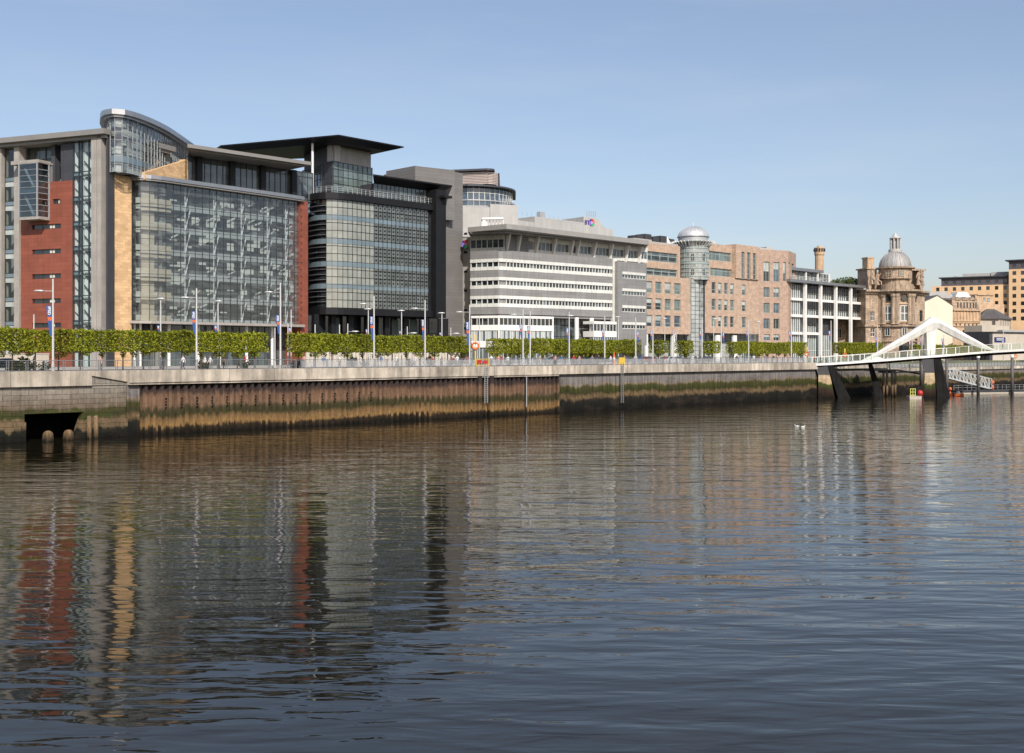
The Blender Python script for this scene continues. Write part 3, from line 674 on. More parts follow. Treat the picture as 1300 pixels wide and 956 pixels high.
mb.prism([tuple(p) for p in poly], zd1+.02, zd1+.75); mb.prism([tuple(p+n*.45) for p,n in zip(D,ND)]+[at(239,199),at(150,199)], zd1-.3, zd1+.01)
mb.build('drum_roof', M['zinc'], b1)
# sandstone wedge beside the drum
K = Fac(at(184,161.3), at(237.5,172.0)); a,b = 0,K.L
zk0, zk1 = 34.9, zat(203,172.0); k0 = zat(219,161.3)
mb = MB(); mb.prism([K.xy(a),K.xy(b),K.xy(b,-.8),K.xy(a,-.8)], zk0, 0, z1s=[k0,zk1,zk1,k0]); mb.prism([K.xy(b-.6,.0),K.xy(b+.3,.0),K.xy(b+.3,-1),K.xy(b-.6,-1)], zk0, zk1-.02)
mb.build('stone_wedge', M['yellow_stone'], b1)
# main curved glass wall
G = catmull([at(165.6,164.5),at(168.5,162.2),at(176,162.0),at(200,163.4),at(240,167.6),at(280,172),at(320,176.6),at(360,181.6),at(381,184.6)], 1.3); NG = normals(G); nG = len(G)-1
z0,z1 = 14.25, 35.0; GF = [z0+3.46*i for i in range(7)]
mb = MB(); sheet(mb, G, NG, 0, z0, z1); g = mb.build('glass_wall', M['glass_light_streaks'], b1)
mb = MB(); mull(mb, G, NG, range(nG+1), z0, z1, .055, -.05, .07)
for i in range(13): z = z0+i*1.73; ribbon(mb, G, NG, -.04, .06, z-.03, z+.03)
mb.build('mullion', M['dark_metal'], g)
mb = MB(); poly = lambda o0,o1: [tuple(p+n*o0) for p,n in zip(G,NG)]+[tuple(p+n*o1) for p,n in reversed(list(zip(G,NG)))]
for i,f in enumerate(GF): ribbon(mb, G, NG, -4.6, -1.6 if 0 < i < 6 else -.3, f-.4, f)
mb.build('floor_slab', M['int_slab'], b1)
mb = MB(); sheet(mb, G, NG, -4.4, DECK, z1); mb.build('inner_wall', M['int_wall'], b1)
random.seed(21); mb = MB(); mb_blind_glint = MB(); mbt = MB()
nS = int(nG*.30)
for k in range(6):
    f = GF[k]; ribbon(mbt, G, NG, -.75, -.5, f-.35, f+.85, 0, 3, nS); ribbon(mb, G, NG, -1.5, -1.3, f-.4, f+.55, 2, nS, nG)
    if k in (1,2,4): ribbon(mbt, G, NG, -.8, -.6, f+2.5, f+2.9, 0, 3, nS)
for i in range(nG):
    for k in range(6):
        f = GF[k]
        if i < 3:
            sheet(mb_blind_glint, G, NG, -.5, f+.1, f+.9, 0, i, i+1); sheet(mb_blind_glint, G, NG, -.52, f+2.7, f+3.3, 0, i, i+1); sheet(mb, G, NG, -.8, f+.95, f+2.6, 0, i, i+1)
        elif i < 5: sheet(mbt, G, NG, -1.2, f+.1, f+3.2, 0, i, i+1)
        elif random.random() < .42: sheet(mb, G, NG, -1.9-.01*k, f+.8, f+2.5, 0, i, i+1)
        if i >= nS and random.random() < .55:
            h0 = random.uniform(.6,2.2); sheet(mb_blind_glint, G, NG, -.9-.003*i, f+h0, f+h0+random.choice((.25,.4,.8,1.2)), 0, i, i+1)
            if random.random() < .4:
                p,q_ = G[i]-NG[i]*.6, G[i+1]-NG[i+1]*.6; z_a = f+random.uniform(.5,2.2); mb_blind_glint.face([(p.x,p.y,z_a),(q_.x,q_.y,z_a+.6),(q_.x,q_.y,z_a+.85),(p.x,p.y,z_a+.3)])  # slanted pale strips stand in for light reflected on the glass
mb.build('inner_window', [M['int_dark'],M['int_wall'],M['int_slab']], b1); mb_blind_glint.build('blind', M['blind'], b1); mbt.build('inner_parapet', M['int_tan'], b1)  # blind mesh also holds the slanted strips of painted light
mb = MB()                                                  # raking white struts behind the glass
for i in (9,13,17,21,24):
    if i >= nG: continue
    for k in range(6):
        f = GF[k]; p,n = G[i],NG[i]; t = Vector((-n.y,n.x)); a = p-n*.7; b = p-n*1.3+t*1.3
        mb.tube((a.x,a.y,f+.1),(b.x,b.y,f+3.3),.11,n=6); mb.tube((b.x,b.y,f+3.3),(a.x,a.y,f+3.4),.07,n=6)
        c = p-n*.75; mb.tube((c.x,c.y,f),(c.x,c.y,f+3.4),.09,n=6)
mb.build('strut', M['white_metal'], b1)
mb = MB(); q = poly(1.05,-8); mb.prism(q, 35.05, 35.6); 
mb.build('lower_roof', M['zinc'], b1)
mb = MB(); ribbon(mb, G, NG, -.1, .9, 34.8, 35.03); mb.build('roof_edge', M['fascia'], b1)
mb = MB(); ribbon(mb, G, NG, -3.2, 1.15, z0-.42, z0-.02); mb.build('canopy', M['grey_stone'], b1)
mb = MB(); sheet(mb, G, NG, -3.0, DECK, z0-.43); gg = mb.build('ground_floor_glass', M['glass_mid'], b1)
mb = MB(); mull(mb, G, NG, range(0,nG+1,2), DECK, z0-.43, .1, -2.99, -2.9); ribbon(mb, G, NG, -2.99, -2.91, 10.4, 10.5); mb.build('mullion', M['dark_metal'], gg)
for px in (171,174.5,222,259,288,317,349,378):
    j = min(range(nG+1), key=lambda i: abs(650+F*G[i].x/G[i].y-px)); p = G[j]-NG[j]*(.3 if px<180 else 1.1)
    mb = MB(); mb.tube((p.x,p.y,DECK),(p.x,p.y,z0-.43),.16 if px<180 else .24,n=10); mb.build('column', M['white_paint'], b1, smooth=False)
# stepped-back top storey and its roof
U = Fac(at(236,line45(236,226)), at(397,line45(397,226)))
u0,u1 = 0,U.L
random.seed(5)
glassgrid(b1, U, u0, u1, [35.6,36.0,39.9,40.7], lin(u0,u1,22), 0, M['glass_mid'], M['dark_metal'], .1)
for px in (254,296,335,374): mb = MB(); u = U.u(px,.8); U.box(mb, u-.45, u+.45, 35.61, 40.7, .1, .8); mb.build('dark_pier', M['black_metal'], b1)
mb = MB(); mb.prism([U.xy(.2,-.3),U.xy(u1-.1,-.3),U.xy(u1-.1,-12),at(250,192)], 35.6, 40.7); mb.build('upper_body', M['charcoal'], b1)
V_ = Fac(at(238,line45(238,218.2)), at(396,line45(396,218.2)))
mb = MB(); mb.prism([V_.xy(0),V_.xy(V_.L),V_.xy(V_.L,-19),at(246,197),at(240,184)], 40.95, 41.5); mb.prism([V_.xy(1,-.8),V_.xy(V_.L-1,-.8),V_.xy(V_.L-1,-18),at(250,196),at(244,184)], 40.72, 40.94); mb.build('upper_roof', M['fascia'], b1)
# red end strip
Rr = Fac(at(380,184.2), at(389.6,185.8)); mb = MB(); Rr.box(mb, 0, Rr.L, DECK, 34.95, -12, .25); rw = mb.build('red_wall', M['red_clad'], b1)
mb = MB()
for i in range(24): Rr.box(mb, .05,.3, 9+i*1.1, 9.35+i*1.1, .251,.30)
mb.build('fixing', M['dark_metal'], rw)
mb = MB(); mb.prism([at(-60,176),at(134,168),at(150,175),at(238,186),at(385,202),at(380,232),at(-60,212)], DECK, 34.9); mb.build('rear_body', M['charcoal'], b1)

# ================================================================ building 2: black office with projecting roofs
random.seed(12)
b2 = empty('black_office', base(470,195), 'black office with rounded glass front and a wide flat black roof projecting over its tower', 'office building', 'riverside office buildings')
H = catmull([at(388.5,197),at(392,193),at(400,190.6),at(412,189.3),at(428,189.6),at(450,191.7),at(472,194.6),at(510,199.3),at(545,204.0),at(553.5,205.2)], .98); NH = normals(H); nH = len(H)-1
hp = [650+F*p.x/p.y for p in H]
iA = min(range(nH+1), key=lambda i: abs(hp[i]-417)); iB = min(range(nH+1), key=lambda i: abs(hp[i]-473)); iC = min(range(nH+1), key=lambda i: abs(hp[i]-545))
z0,z1 = 17.35, 35.9
mb = MB(); sheet(mb, H, NH, 0, z0, z1, 0, 0, iA); sheet(mb, H, NH, 0, z0, z1, 1, iA, iB); sheet(mb, H, NH, 0, z0, z1, 2, iB, iC); sheet(mb, H, NH, -.2, z0, z1, 0, iC, nH)
g = mb.build('glass_wall', [M['glass_dark'],M['blind_glass'],M['screen_glass']], b2)
bands = [21.2,25.0,28.9,33.0]
for z in bands: mb = MB(); ribbon(mb, H, NH, -.05, .06, z-.55, z+.25, 0, 0, iC); mb.build('spandrel', M['spandrel_blue'], g)
mb = MB()
mull(mb, H, NH, range(iA, iB+1), z0, z1, .05, -.02, .09); mull(mb, H, NH, range(iB, iC+1), z0, z1, .08, -.02, .10)
for z in lin(z0,z1,14)[1:-1]: ribbon(mb, H, NH, -.02, .075, z-.03, z+.03, 0, iA, iC)
mb.build('mullion', M['black_metal'], g)
mb = MB()
for z in [b_+d for b_ in [17.4]+bands for d in (.9,1.8,2.7)]+[b_ -.6 for b_ in bands]:
    if z < z1-.2: ribbon(mb, H, NH, .1, .4, z-.03, z+.03, 0, 0, iA)
    if z < z1-.2: ribbon(mb, H, NH, .0, .35, z-.05, z+.05, 0, iC+1, nH)
mb.build('fin', M['rail_metal'], g)
mb = MB()                                               # pattern of small dark slots on the screen glass
for i in range(iB, iC):
    for z in lin(z0,z1,28)[1:-1]:
        if any(-.6 < z-b_ < .4 for b_ in bands): continue
        a,b = H[i].lerp(H[i+1],.32), H[i].lerp(H[i+1],.68); n = NH[i]; a = a+n*.012; b = b+n*.012
        mb.face([(a.x,a.y,z-.2),(b.x,b.y,z-.2),(b.x,b.y,z+.12),(a.x,a.y,z+.12)])
mb.build('slot_pattern', M['black_metal'], g, kind='stuff')
mb = MB(); ribbon(mb, H, NH, -3, .55, z1+.02, z1+1.15); mb.build('fascia_band', M['black_metal'], b2); mb = MB(); ribbon(mb, H, NH, -4, .35, z0-1.2, z0-.02); mb.build('fascia_band', M['black_metal'], b2)
P2 = Fac(at(420,line45(420,221)), at(562,line45(562,221)))
mb = MB(); mb.prism([tuple(p-n*.6) for p,n in zip(H,NH)]+[at(560,225),at(395,222)], z0-.05, z1+.8); mb.build('inner_body', M['black_metal'], b2)
# terrace railing
mb = MB()
for i in range(0, nH+1): p = H[i]+NH[i]*.1; mb.box(p.x-.03,p.x+.03,p.y-.03,p.y+.03,z1+1.15,z1+2.25)
for z in (1.6,1.95,2.25): ribbon(mb, H, NH, .08,.12, z1+z-.018, z1+z+.018)
mb.build('terrace_railing', M['steel_grey'], b2)
# tower under the big roof
TA = Fac(at(384,204.5), at(422.6,194.2)); TB = Fac(at(422.6,194.2), at(472.6,201.6)); TC = Fac(at(472.6,201.6), at(466,222))
ztop = 46.2; zg = 43.3
for fc,nm in ((TA,10),(TB,8)):
    glassgrid(b2, fc, 0, fc.L, [36.9]+lin(38.2,zg,4), lin(.05,fc.L-.05,nm), 0, M['glass_green'] if fc is TB else M['glass_mid'], M['dark_metal'], .07)
    mb = MB(); fc.box(mb, 0, fc.L, zg+.05, ztop, -1.5, -.35); mb.build('grey_band', M['plant_grey'], b2)
mb = MB(); mb.prism([TA.xy(.3,-.2),TB.xy(.0,-.4),TB.xy(TB.L-.05,-.4),at(462,220),at(390,220)], 36.9, ztop-.02); mb.build('tower_body', M['charcoal'], b2)
mb = MB(); x,y = at(396.8,193.5); mb.tube((x,y,37),(x,y,ztop+.1),.22,n=10); mb.build('column', M['white_paint'], b2)
mb = MB(); pts = [(-29.7,189.0),(-19.6,199.9),(-26.6,207.2),(-62,216),(-52.5,198.6)]
inn = [(-30.2,192.0),(-22.6,200.2),(-27.2,205.2),(-60,212),(-51.5,201)]
n = 5; b_ = len(mb.v); mb.v += [(x,y,46.75) for x,y in pts]+[(x,y,46.95) for x,y in pts]+[(x,y,ztop) for x,y in inn]
ctr = (-38,201); mb.v.append((*ctr,47.6))
for i in range(n):
    j=(i+1)%n; mb.f += [(i,j,n+j,n+i),(2*n+i,2*n+j,j,i),(n+i,n+j,3*n)]; mb.m += [0,0,0]
mb.f.append(tuple(2*n+i for i in reversed(range(n)))); mb.m.append(0)
mb.build('flat_roof', M['black_metal'], b2)
# right-hand lower roof and the glass storey beneath it
LR = Fac(at(474,line45(474,221.5)), at(566,line45(566,221.5)))
glassgrid(b2, LR, 0, LR.L-1.6, [37.0,38.3,39.8], lin(0,LR.L-1.6,16), 0, M['glass_mid'], M['dark_metal'], .08)
mb = MB(); pz = 40.75
A_ = [at(473.4,line45(473.4,218.5)), at(574,line45(574,218.2)), at(569,line45(569,232)), at(480,line45(480,236))]
I_ = [at(474.5,line45(474.5,221.3)), at(560,line45(560,221.3)), at(562,line45(562,230)), at(480,line45(480,234))]
mb.v += [(x,y,pz) for x,y in A_]+[(x,y,pz+.25) for x,y in A_]+[(x,y,39.8) for x,y in I_]
for i in range(4):
    j=(i+1)%4; mb.f += [(i,j,4+j,4+i),(8+i,8+j,j,i)]; mb.m += [0,0]
mb.f += [(4,5,6,7),(11,10,9,8)]; mb.m += [0,0]
mb.build('side_roof', M['black_metal'], b2)
mb = MB(); LR.box(mb, -.1, LR.L-1.6, 36.9, 39.8, -8, -.25); mb.build('storey_body', M['charcoal'], b2)
# black frame wall on the right
FR = Fac(at(553.6,line45(553.6,217.5)), at(566.2,line45(566.2,217.5)))
mb = MB(); FR.box(mb, 0, FR.L, z0-1.3, 39.75, -6, 0); FR.box(mb, .8, FR.L+.3, 38.2, 38.6, -5.9, 1.4); mb.build('frame_wall', M['black_metal'], b2)
# ground floor
GFc = Fac(at(389,line45(389,225)), at(556,line45(556,225)))
glassgrid(b2, GFc, 0, GFc.L, [DECK,10.4,13.2,z0-1.2], lin(.05,GFc.L,13), 0, M['glass_dark'], M['black_metal'], .12)
for px in (402,424,446,468,492,516,540): mb = MB(); u = GFc.u(px,2); GFc.box(mb, u-.5, u+.5, DECK, z0-1.2, 1.2, 2.0); mb.build('column', M['black_metal'], b2)
for (a,c) in ((420,431),(480,489),(497,508),(519,529)): mb = MB(); GFc.box(mb, GFc.u(a), GFc.u(c), DECK, z0-1.6, .06, .1); mb.build('pale_screen', M['glass_green'], b2)
mb = MB(); GFc.box(mb, 0, GFc.L+3, DECK, z0-1.2, -10, -.4); mb.build('ground_body', M['black_metal'], b2)
mb = MB()                                               # cream low wall panels seen between the tree trunks
LW = Fac(at(389,line45(389,208)), at(585,line45(585,208)))
for k in range(44):
    u = k*LW.L/44; LW.box(mb, u, u+LW.L/44*.8, DECK, 9.75, -.25, 0)
LW.box(mb, 0, LW.L, DECK, 7.9, -.3, .05); mb.build('entrance_screen', M['cream_stone'], b2)
# ribbed grey-brown stair block behind
BK = Fac(at(527,line45(527,234)), at(587.5,line45(587.5,234))); BL = Fac(at(487,226), at(527,line45(527,234)))
zb_ = zat(210.4, line45(527,234))
mb = MB(); BK.box(mb, 0, BK.L, DECK, zb_, -9, 0); BL.box(mb, 0, BL.L-.01, 36, zb_-.02, -9, 0); mb.build('ribbed_block', M['clad_grey'], b2)

# ================================================================ building 3: banded white and grey office
random.seed(13)
b3 = empty('banded_office', base(650,216), 'white and grey banded office with inclined fins under its wide flat roof', 'office building', 'riverside office buildings')
L1 = Fac(at(597,219.5), at(633,216.4)); L2 = Fac(at(633,216.4), at(639,216.8)); L3 = Fac(at(639,216.8), at(781,line45(781,214.8)))
SH = Fac(at(784,line45(784,213.2)), at(821,line45(821,213.2)))
ztf = 29.75
def bandwin(fc, zt_, u0, u1, n, nm='window_band'):
    o = 0
    mb = MB(); fc.quad(mb, u0, u1, zt_-1.55, zt_-.65, -.25); g = mb.build(nm, M['glass_dark'], b3)
    mb = MB()
    for u in lin(u0,u1,n): fc.box(mb, u-.07,u+.07,zt_-1.55,zt_-.65,-.24,-.08)
    mb.build('frame', M['frame_white'], g)
    g2 = random.Random(int(u0*10+zt_*7)); mb = MB()
    for i in range(n):
        if g2.random() < .35: a = u0+(u1-u0)*i/n; fc.quad(mb, a+.08, a+(u1-u0)/n-.08, zt_-1.55, zt_-.65-g2.random()*.5, -.245)
    if mb.f: mb.build('pane', M['glass_mid'], g)
wall = MB(); white = MB()
for fc in (L1,L2,L3):
    fc.box(wall, 0, fc.L, DECK if fc is None else 16.7, ztf, -3, -.28, 0)
    for zt_ in (28.1,24.48,20.86):
        fc.box(white, 0.003, fc.L-.003, zt_-.65, zt_, -.27, .06, 0); fc.box(white, 0.003, fc.L-.003, zt_-2.25, zt_-1.55, -.27, .06, 0)
        fc.box(wall, 0, fc.L, zt_-3.58 if zt_>21 else 17.2, zt_-2.26, -.27, .0, 0)
    fc.box(wall, 0, fc.L, 28.12, ztf, -.27, 0, 0)
wall.build('grey_wall', M['panel_grey'], b3); white.build('white_band', M['panel_white'], b3)
for zt_ in (28.1,24.48,20.86):
    bandwin(L1, zt_, .1, L1.L-.1, 5); bandwin(L3, zt_, .9, L3.L-.6, 34)
# top storey with raking fins
T3 = Fac(at(640,219), at(822,line45(822,216.8))); T1 = Fac(at(597,221.5), at(640,219))
for fc,n in ((T1,6),(T3,38)):
    mb = MB(); fc.box(mb, 0, fc.L, ztf, ztf+.75, -3, 0); fc.box(mb, 0, fc.L, 32.2, 33.1, -3, 0); mb.build('white_band', M['panel_white'], b3)
    glassgrid(b3, fc, 0, fc.L, [ztf+.75,32.2], lin(0.05,fc.L-.05,n), -.12, M['glass_mid'], M['frame_white'], .13)
for k,px in enumerate((645,659,682,704,726,734,755,776,796,813)):
    u = T3.u(px,.6); mb = MB(); P_ = T3.p
    mb.hexa([P_(u-.2,ztf-.35,.35),P_(u+.2,ztf-.35,.35),P_(u+.2,ztf-.35,.02),P_(u-.2,ztf-.35,.02),P_(u-.2,33.1,1.35),P_(u+.2,33.1,1.35),P_(u+.2,33.1,.02),P_(u-.2,33.1,.02)]); mb.build('fin', M['white_paint'], b3)
mb = MB()
rp = [at(594,217.3),at(643,211.5),at(650,212.3),at(823.5,line45(823.5,212.6)),at(810,line45(810,236)),at(600,236)]
zi = [33.9,33.9,33.9,33.9,33.9,33.9]
mb.prism(rp, 33.35, 34.3); mb.prism([at(597,217),at(641,214.5),at(821,line45(821,214.8)),at(808,line45(808,234)),at(602,234)], 33.1, 33.34)
mb.build('roof', M['roof_grey'], b3)
mb = MB(); mb.prism([L1.xy(.1,-3.02),L1.xy(L1.L,-3.02),L3.xy(L3.L-.1,-3.02),at(812,line45(812,232)),at(600,234)], DECK, 33.0); mb.build('inner_body', M['panel_grey'], b3)
# right projecting block
rects = [(SH.u(790),SH.u(820)-.02,z-1.45,z-.6) for z in (28.1-1.0,24.48-1.0,20.86-1.0,17.24-1.0)]
mb = MB(); holed(mb, SH, 0, SH.L, 11.2, 29.2, [(a,b,c,d+.62) for a,b,c,d in rects], .25, 0, back=7)
mb.build('grey_wall', M['panel_grey'], b3)
for (a,b,c,d) in rects:
    mb = MB(); SH.box(mb, a, b, d+.004, d+.6, -.24, .04); mb.build('white_band', M['panel_white'], b3)
    window(b3, SH, (a,b,c,d), M['frame_white'], [M['glass_dark'],M['glass_mid']], .22, nx=8, fw=.1, name='window_band')
mb = MB(); SH.box(mb, .5, SH.L, DECK, 11.19, -6, -1.5); SH.box(mb, SH.L-3.2,SH.L-1.6,DECK,11.18,-1.4,-.2); mb.build('ground_body', M['int_dark'], b3)
# lower white box
X1 = Fac(at(598,214.5), at(634,212.5)); X3 = Fac(at(634,212.5), at(703,line45(703,210.8)))
for fc,n in ((X1,5),(X3,13)):
    mb = MB(); fc.box(mb, 0, fc.L, 16.3, 16.75, -4, 0); fc.box(mb, 0, fc.L, 13.9, 14.9, -4, 0); fc.box(mb, 0, fc.L, 10.6, 11.8, -4, 0); fc.box(mb, fc.L-.3, fc.L, DECK, 16.3, -4, -.02); mb.build('white_band', M['white_paint'], b3)
    glassgrid(b3, fc, 0, fc.L, [14.9,16.3], lin(.05,fc.L-.05,n), -.2, M['glass_dark'], M['frame_white'], .12)
    glassgrid(b3, fc, 0, fc.L, [11.8,13.9], lin(.05,fc.L-.05,n*2), -.2, M['glass_blue'], M['frame_white'], .08)
    glassgrid(b3, fc, 0, fc.L, [DECK,10.6], lin(.05,fc.L-.05,n), -.3, M['glass_mid'], M['frame_white'], .08)
    mb = MB()
    for k in range(0,n*2,1):
        if (k*7)%5 < 3: fc.quad(mb, fc.L*k/(n*2)+.06, fc.L*(k+1)/(n*2)-.06, 11.85, 13.85, -.195)
    mb.build('blind', M['glass_light'], b3)
mb = MB(); mb.prism([X1.xy(0,-4.02),X1.xy(X1.L,-4.02),X3.xy(X3.L,-4.02),L3.xy(3,-3.4),L1.xy(2,-3.4)], DECK, 16.6); mb.build('lower_body', M['int_dark'], b3)
R3 = Fac(at(703,line45(703,219)), at(782,line45(782,219)))
glassgrid(b3, R3, 0, R3.L, [DECK,10.4,13,16.6], lin(0,R3.L,16), -.3, M['glass_mid'], M['frame_dark'], .1)
for px in (732,751): 
    x,y = at(px, line45(px,214.8)); mb = MB(); mb.tube((x,y,DECK),(x,y,16.9),.45,n=12); mb.build('column', M['white_paint'], b3)
X4 = Fac(at(754,line45(754,212.5)), at(783,line45(783,212.5)))
mb = MB(); X4.box(mb,0,X4.L,12.9,14.1,-3,0); X4.box(mb,0,X4.L,15.6,16.2,-3,0); X4.box(mb,0,X4.L,10.3,10.8,-3,0); mb.build('white_band', M['white_paint'], b3)
glassgrid(b3, X4, 0, X4.L, [10.8,12.9], lin(.05,X4.L-.05,10), -.2, M['glass_blue'], M['frame_white'], .1); glassgrid(b3, X4, 0, X4.L, [14.1,15.6], lin(.05,X4.L-.05,7), -.2, M['glass_dark'], M['frame_white'], .14)
mb = MB(); L3.box(mb, L3.L-.9, L3.L+.2, 12, ztf, -.5, .35); mb.build('corner_pier', M['panel_white'], b3)
# narrow service strip on the left, with its slots
SV = Fac(at(587.5,224.5), at(597.2,223.5)); mb = MB(); SV.box(mb, 0, SV.L, DECK, 33.0, -8, 0); sv = mb.build('service_shaft', M['concrete'], b3)
mb = MB()
for py in (297,320.5,345,369,394,417): z = SV.z(591,py); SV.box(mb, .35, 1.1, z-.2, z+.25, .003, .06)
mb.build('vent_slot', M['black_metal'], sv)
# roof plant
RP = Fac(at(586,232), at(657,236)); mb = MB()
zA,zB = RP.z(590,262), RP.z(620,258)
P_ = RP.p
RP.box(mb, 0, RP.L*.5, 34, zA, -8, 0); RP.box(mb, RP.L*.5+.01, RP.L, 34, RP.z(640,260), -7, .3)
mb.hexa([P_(0,zA+.01,0),P_(RP.L*.5,zA+.01,0),P_(RP.L*.5,zA+.01,-8),P_(0,zA+.01,-8),P_(0,zA+.2,0),P_(RP.L*.5,RP.z(640,260)-.02,-2),P_(RP.L*.5,RP.z(640,260)-.02,-8),P_(0,zA+.2,-8)])
pl = mb.build('roof_plant', M['plant_grey'], b3)
RP2 = Fac(at(657,line45(657,236)), at(741,line45(741,236))); RP3 = Fac(at(741,line45(741,236)), at(778,line45(778,236)-2))
z2 = RP2.z(700,277.5); mb = MB(); RP2.box(mb, 0, 5.2, 34, RP2.z(668,281), -7, 0); RP2.box(mb, 5.21, RP2.L-.01, 34, z2, -7, .1)
mb.build('roof_plant', M['plant_grey'], b3)
P_ = RP3.p; ur = RP3.u(759); mb = MB()
prof = [(0,34),(RP3.L,34),(RP3.L,RP3.z(778,291)),(RP3.u(768),RP3.z(768,289.5)),(ur,RP3.z(759,277)),(0,RP3.z(742,275))]
n = len(prof); mb.v += [P_(u,z,0) for u,z in prof]+[P_(u,z,-8) for u,z in prof]; mb.f += [tuple(range(n)), tuple(range(2*n-1,n-1,-1))]+[((i+1)%n,i,n+i,n+(i+1)%n) for i in range(n)]; mb.m += [0]*(n+2)
rp3 = mb.build('roof_plant', M['plant_grey'], b3)
mb = MB()
for (fc,a,b,zz) in ((RP,RP.u(636),RP.u(648),RP.z(640,260)),(RP3,RP3.u(747),RP3.u(758),RP3.z(750,275))):
    for u in lin(a,b,4): fc.box(mb, u-.04,u+.04,zz,zz+1.3,-.6,-.52)
    for h_ in (.4,.85,1.3): fc.box(mb, a,b,zz+h_-.03,zz+h_+.03,-.59,-.53)
for u in lin(RP2.u(660),RP2.u(738),14): RP2.box(mb, u-.03,u+.03,z2,z2+.8,-.6,-.55)
RP2.box(mb, RP2.u(694),RP2.u(700),z2,z2+1.6,-3,-2)
mb.build('roof_rail', M['steel_grey'], b3)
# telecom lettering and the coloured disc beside it
def text(s, size, fc, u, z, o, m_, parent, name='lettering', ext=.03, align='LEFT', rot=0.0, bold=0.0):
    c = bpy.data.curves.new(name,'FONT'); c.body = s; c.size = size; c.extrude = ext; c.align_x = align; c.offset = bold; c.materials.append(m_)
    t = bpy.data.objects.new(name, c); COL.objects.link(t); r = parent
    while r.parent is not None: r = r.parent
    t.parent = parent; t.location = Vector(fc.p(u,z,o))-ORG[r.name]; t.rotation_euler = (math.radians(90), 0, math.atan2(fc.d.y, fc.d.x))
    if rot: t.rotation_euler = (Matrix.Rotation(math.atan2(fc.d.y,fc.d.x),4,'Z')@Matrix.Rotation(math.radians(90),4,'X')@Matrix.Rotation(rot,4,'Z')).to_euler()
    return tomesh(t, parent)
M['logo_purple'] = mat('logo_purple', (.05,.02,.2), .4, .02); M['logo_violet'] = mat('logo_violet', (.2,.15,.5), .4, .02); M['logo_green'] = mat('logo_green', (.03,.4,.15), .4, .02)
M['logo_pink'] = mat('logo_pink', (.45,.28,.6), .4, .02)
def disc(fc, uc, zc, r, parent):
    mb = MB(); P_ = fc.p; seg = 24; cols = [0,1,2,3,4,0]
    mats = [M['logo_violet'],M['red'],M['orange'],M['logo_green'],M['logo_purple']]
    for i in range(seg):
        a0,a1 = 2*math.pi*i/seg, 2*math.pi*(i+1)/seg; am = math.degrees((a0+a1)/2)
        mi = 2 if am<50 or am>345 else 1 if am<110 else 4 if am<150 else 0 if am<235 else 4 if am<260 else 3
        mb.face([P_(uc+math.cos(a0)*r*.4,zc+math.sin(a0)*r*.4,.1),P_(uc+math.cos(a0)*r,zc+math.sin(a0)*r,.1),P_(uc+math.cos(a1)*r,zc+math.sin(a1)*r,.1),P_(uc+math.cos(a1)*r*.4,zc+math.sin(a1)*r*.4,.1)], mi)
        mb.face([P_(uc,zc,.1),P_(uc+math.cos(a0)*r*.4,zc+math.sin(a0)*r*.4,.1),P_(uc+math.cos(a1)*r*.4,zc+math.sin(a1)*r*.4,.1)], 5)
    mb.build('emblem', mats+[M['logo_pink']], parent)
text('BT', 1.35, RP3, RP3.u(741.9), RP3.z(745,285.0), .06, M['logo_purple'], rp3, bold=.03)
disc(RP3, RP3.u(751), RP3.z(750,282.5), .85, rp3)
sgn = MB(); E1 = Fac(at(587.6,222.5), at(594.5,222.2)); zc = E1.z(591,310); E1.box(sgn, .3, .75, zc-.9, zc+.9, -1.2, -.02); so_ = sgn.build('sign_box', M['steel_grey'], b3); disc(E1, .5, zc, .8, so_)
# white dish housing on the roof
mb = MB(); x0,y0 = at(612,222); x1,y1 = at(639,222)
mb.tube((x0+.4,y0,34.3),(x0+.4,y0,36.4),.9,.6,n=12); mb.bar((x0,y0-.2,36.5),(x1,y1-.2,36.6),1.2,.35)
for k in range(5): x = x0+1.5+k*.7; mb.tube((x,y0,34.3),(x,y0,36.3),.07,n=6)
mb.build('roof_cradle', M['white_paint'], b3)
# ================================================================ round glass tower far behind
random.seed(14)
YT = 300
tw = empty('round_tower', base(620,YT), 'distant round-ended glass tower with a copper coloured plant screen and wide dark brim', 'tower', 'buildings rising behind the waterfront')
def zT(py): return zat(py, YT)
def rrect(px0, px1, Y0, depth, r, n=6):       # plan outline with a rounded right front corner
    x0,_ = at(px0,Y0); x1,_ = at(px1,Y0+2); pts = [(x0,Y0+3),(x1-r,Y0)]
    for i in range(1,n+1): a = -math.pi/2+math.pi/2*i/n; pts.append((x1-r+r*math.cos(a), Y0+r+r*math.sin(a)))
    pts += [(x1,Y0+depth),(x0,Y0+depth)]; return pts
def tower_curve(px1, r): return [at(560,YT+4)]+rrect(560,px1,YT,26,r,10)[1:-1]
def curve_pts(px1,r,step): return catmull(rrect(560,px1,YT,26,r,10)[:-1], step)
T1c = curve_pts(654,13,1.6); TN = normals(T1c)
mb = MB(); sheet(mb, T1c, TN, 0, zT(450), zT(252)); g = mb.build('glass_drum', M['glass_blue'], tw)
mb = MB(); mull(mb, T1c, TN, range(len(T1c)), zT(300), zT(252), .12, -.05,.15); ribbon(mb, T1c, TN, -.1,.25, zT(254.5), zT(253)); ribbon(mb, T1c, TN, -.1,.2, zT(268), zT(267)); mb.build('mullion', M['steel_grey'], g)
T2c = curve_pts(650,12,1.6); TN2 = normals(T2c)
mb = MB(); sheet(mb, T2c, TN2, 0, zT(252), zT(237)); g = mb.build('glass_storey', M['glass_blue'], tw)
mb = MB(); mull(mb, T2c, TN2, range(len(T2c)), zT(253), zT(237), .14, -.05,.15); ribbon(mb, T2c, TN2, -.1,.15, zT(244.6), zT(244.1)); mb.build('mullion', M['frame_white'], g)
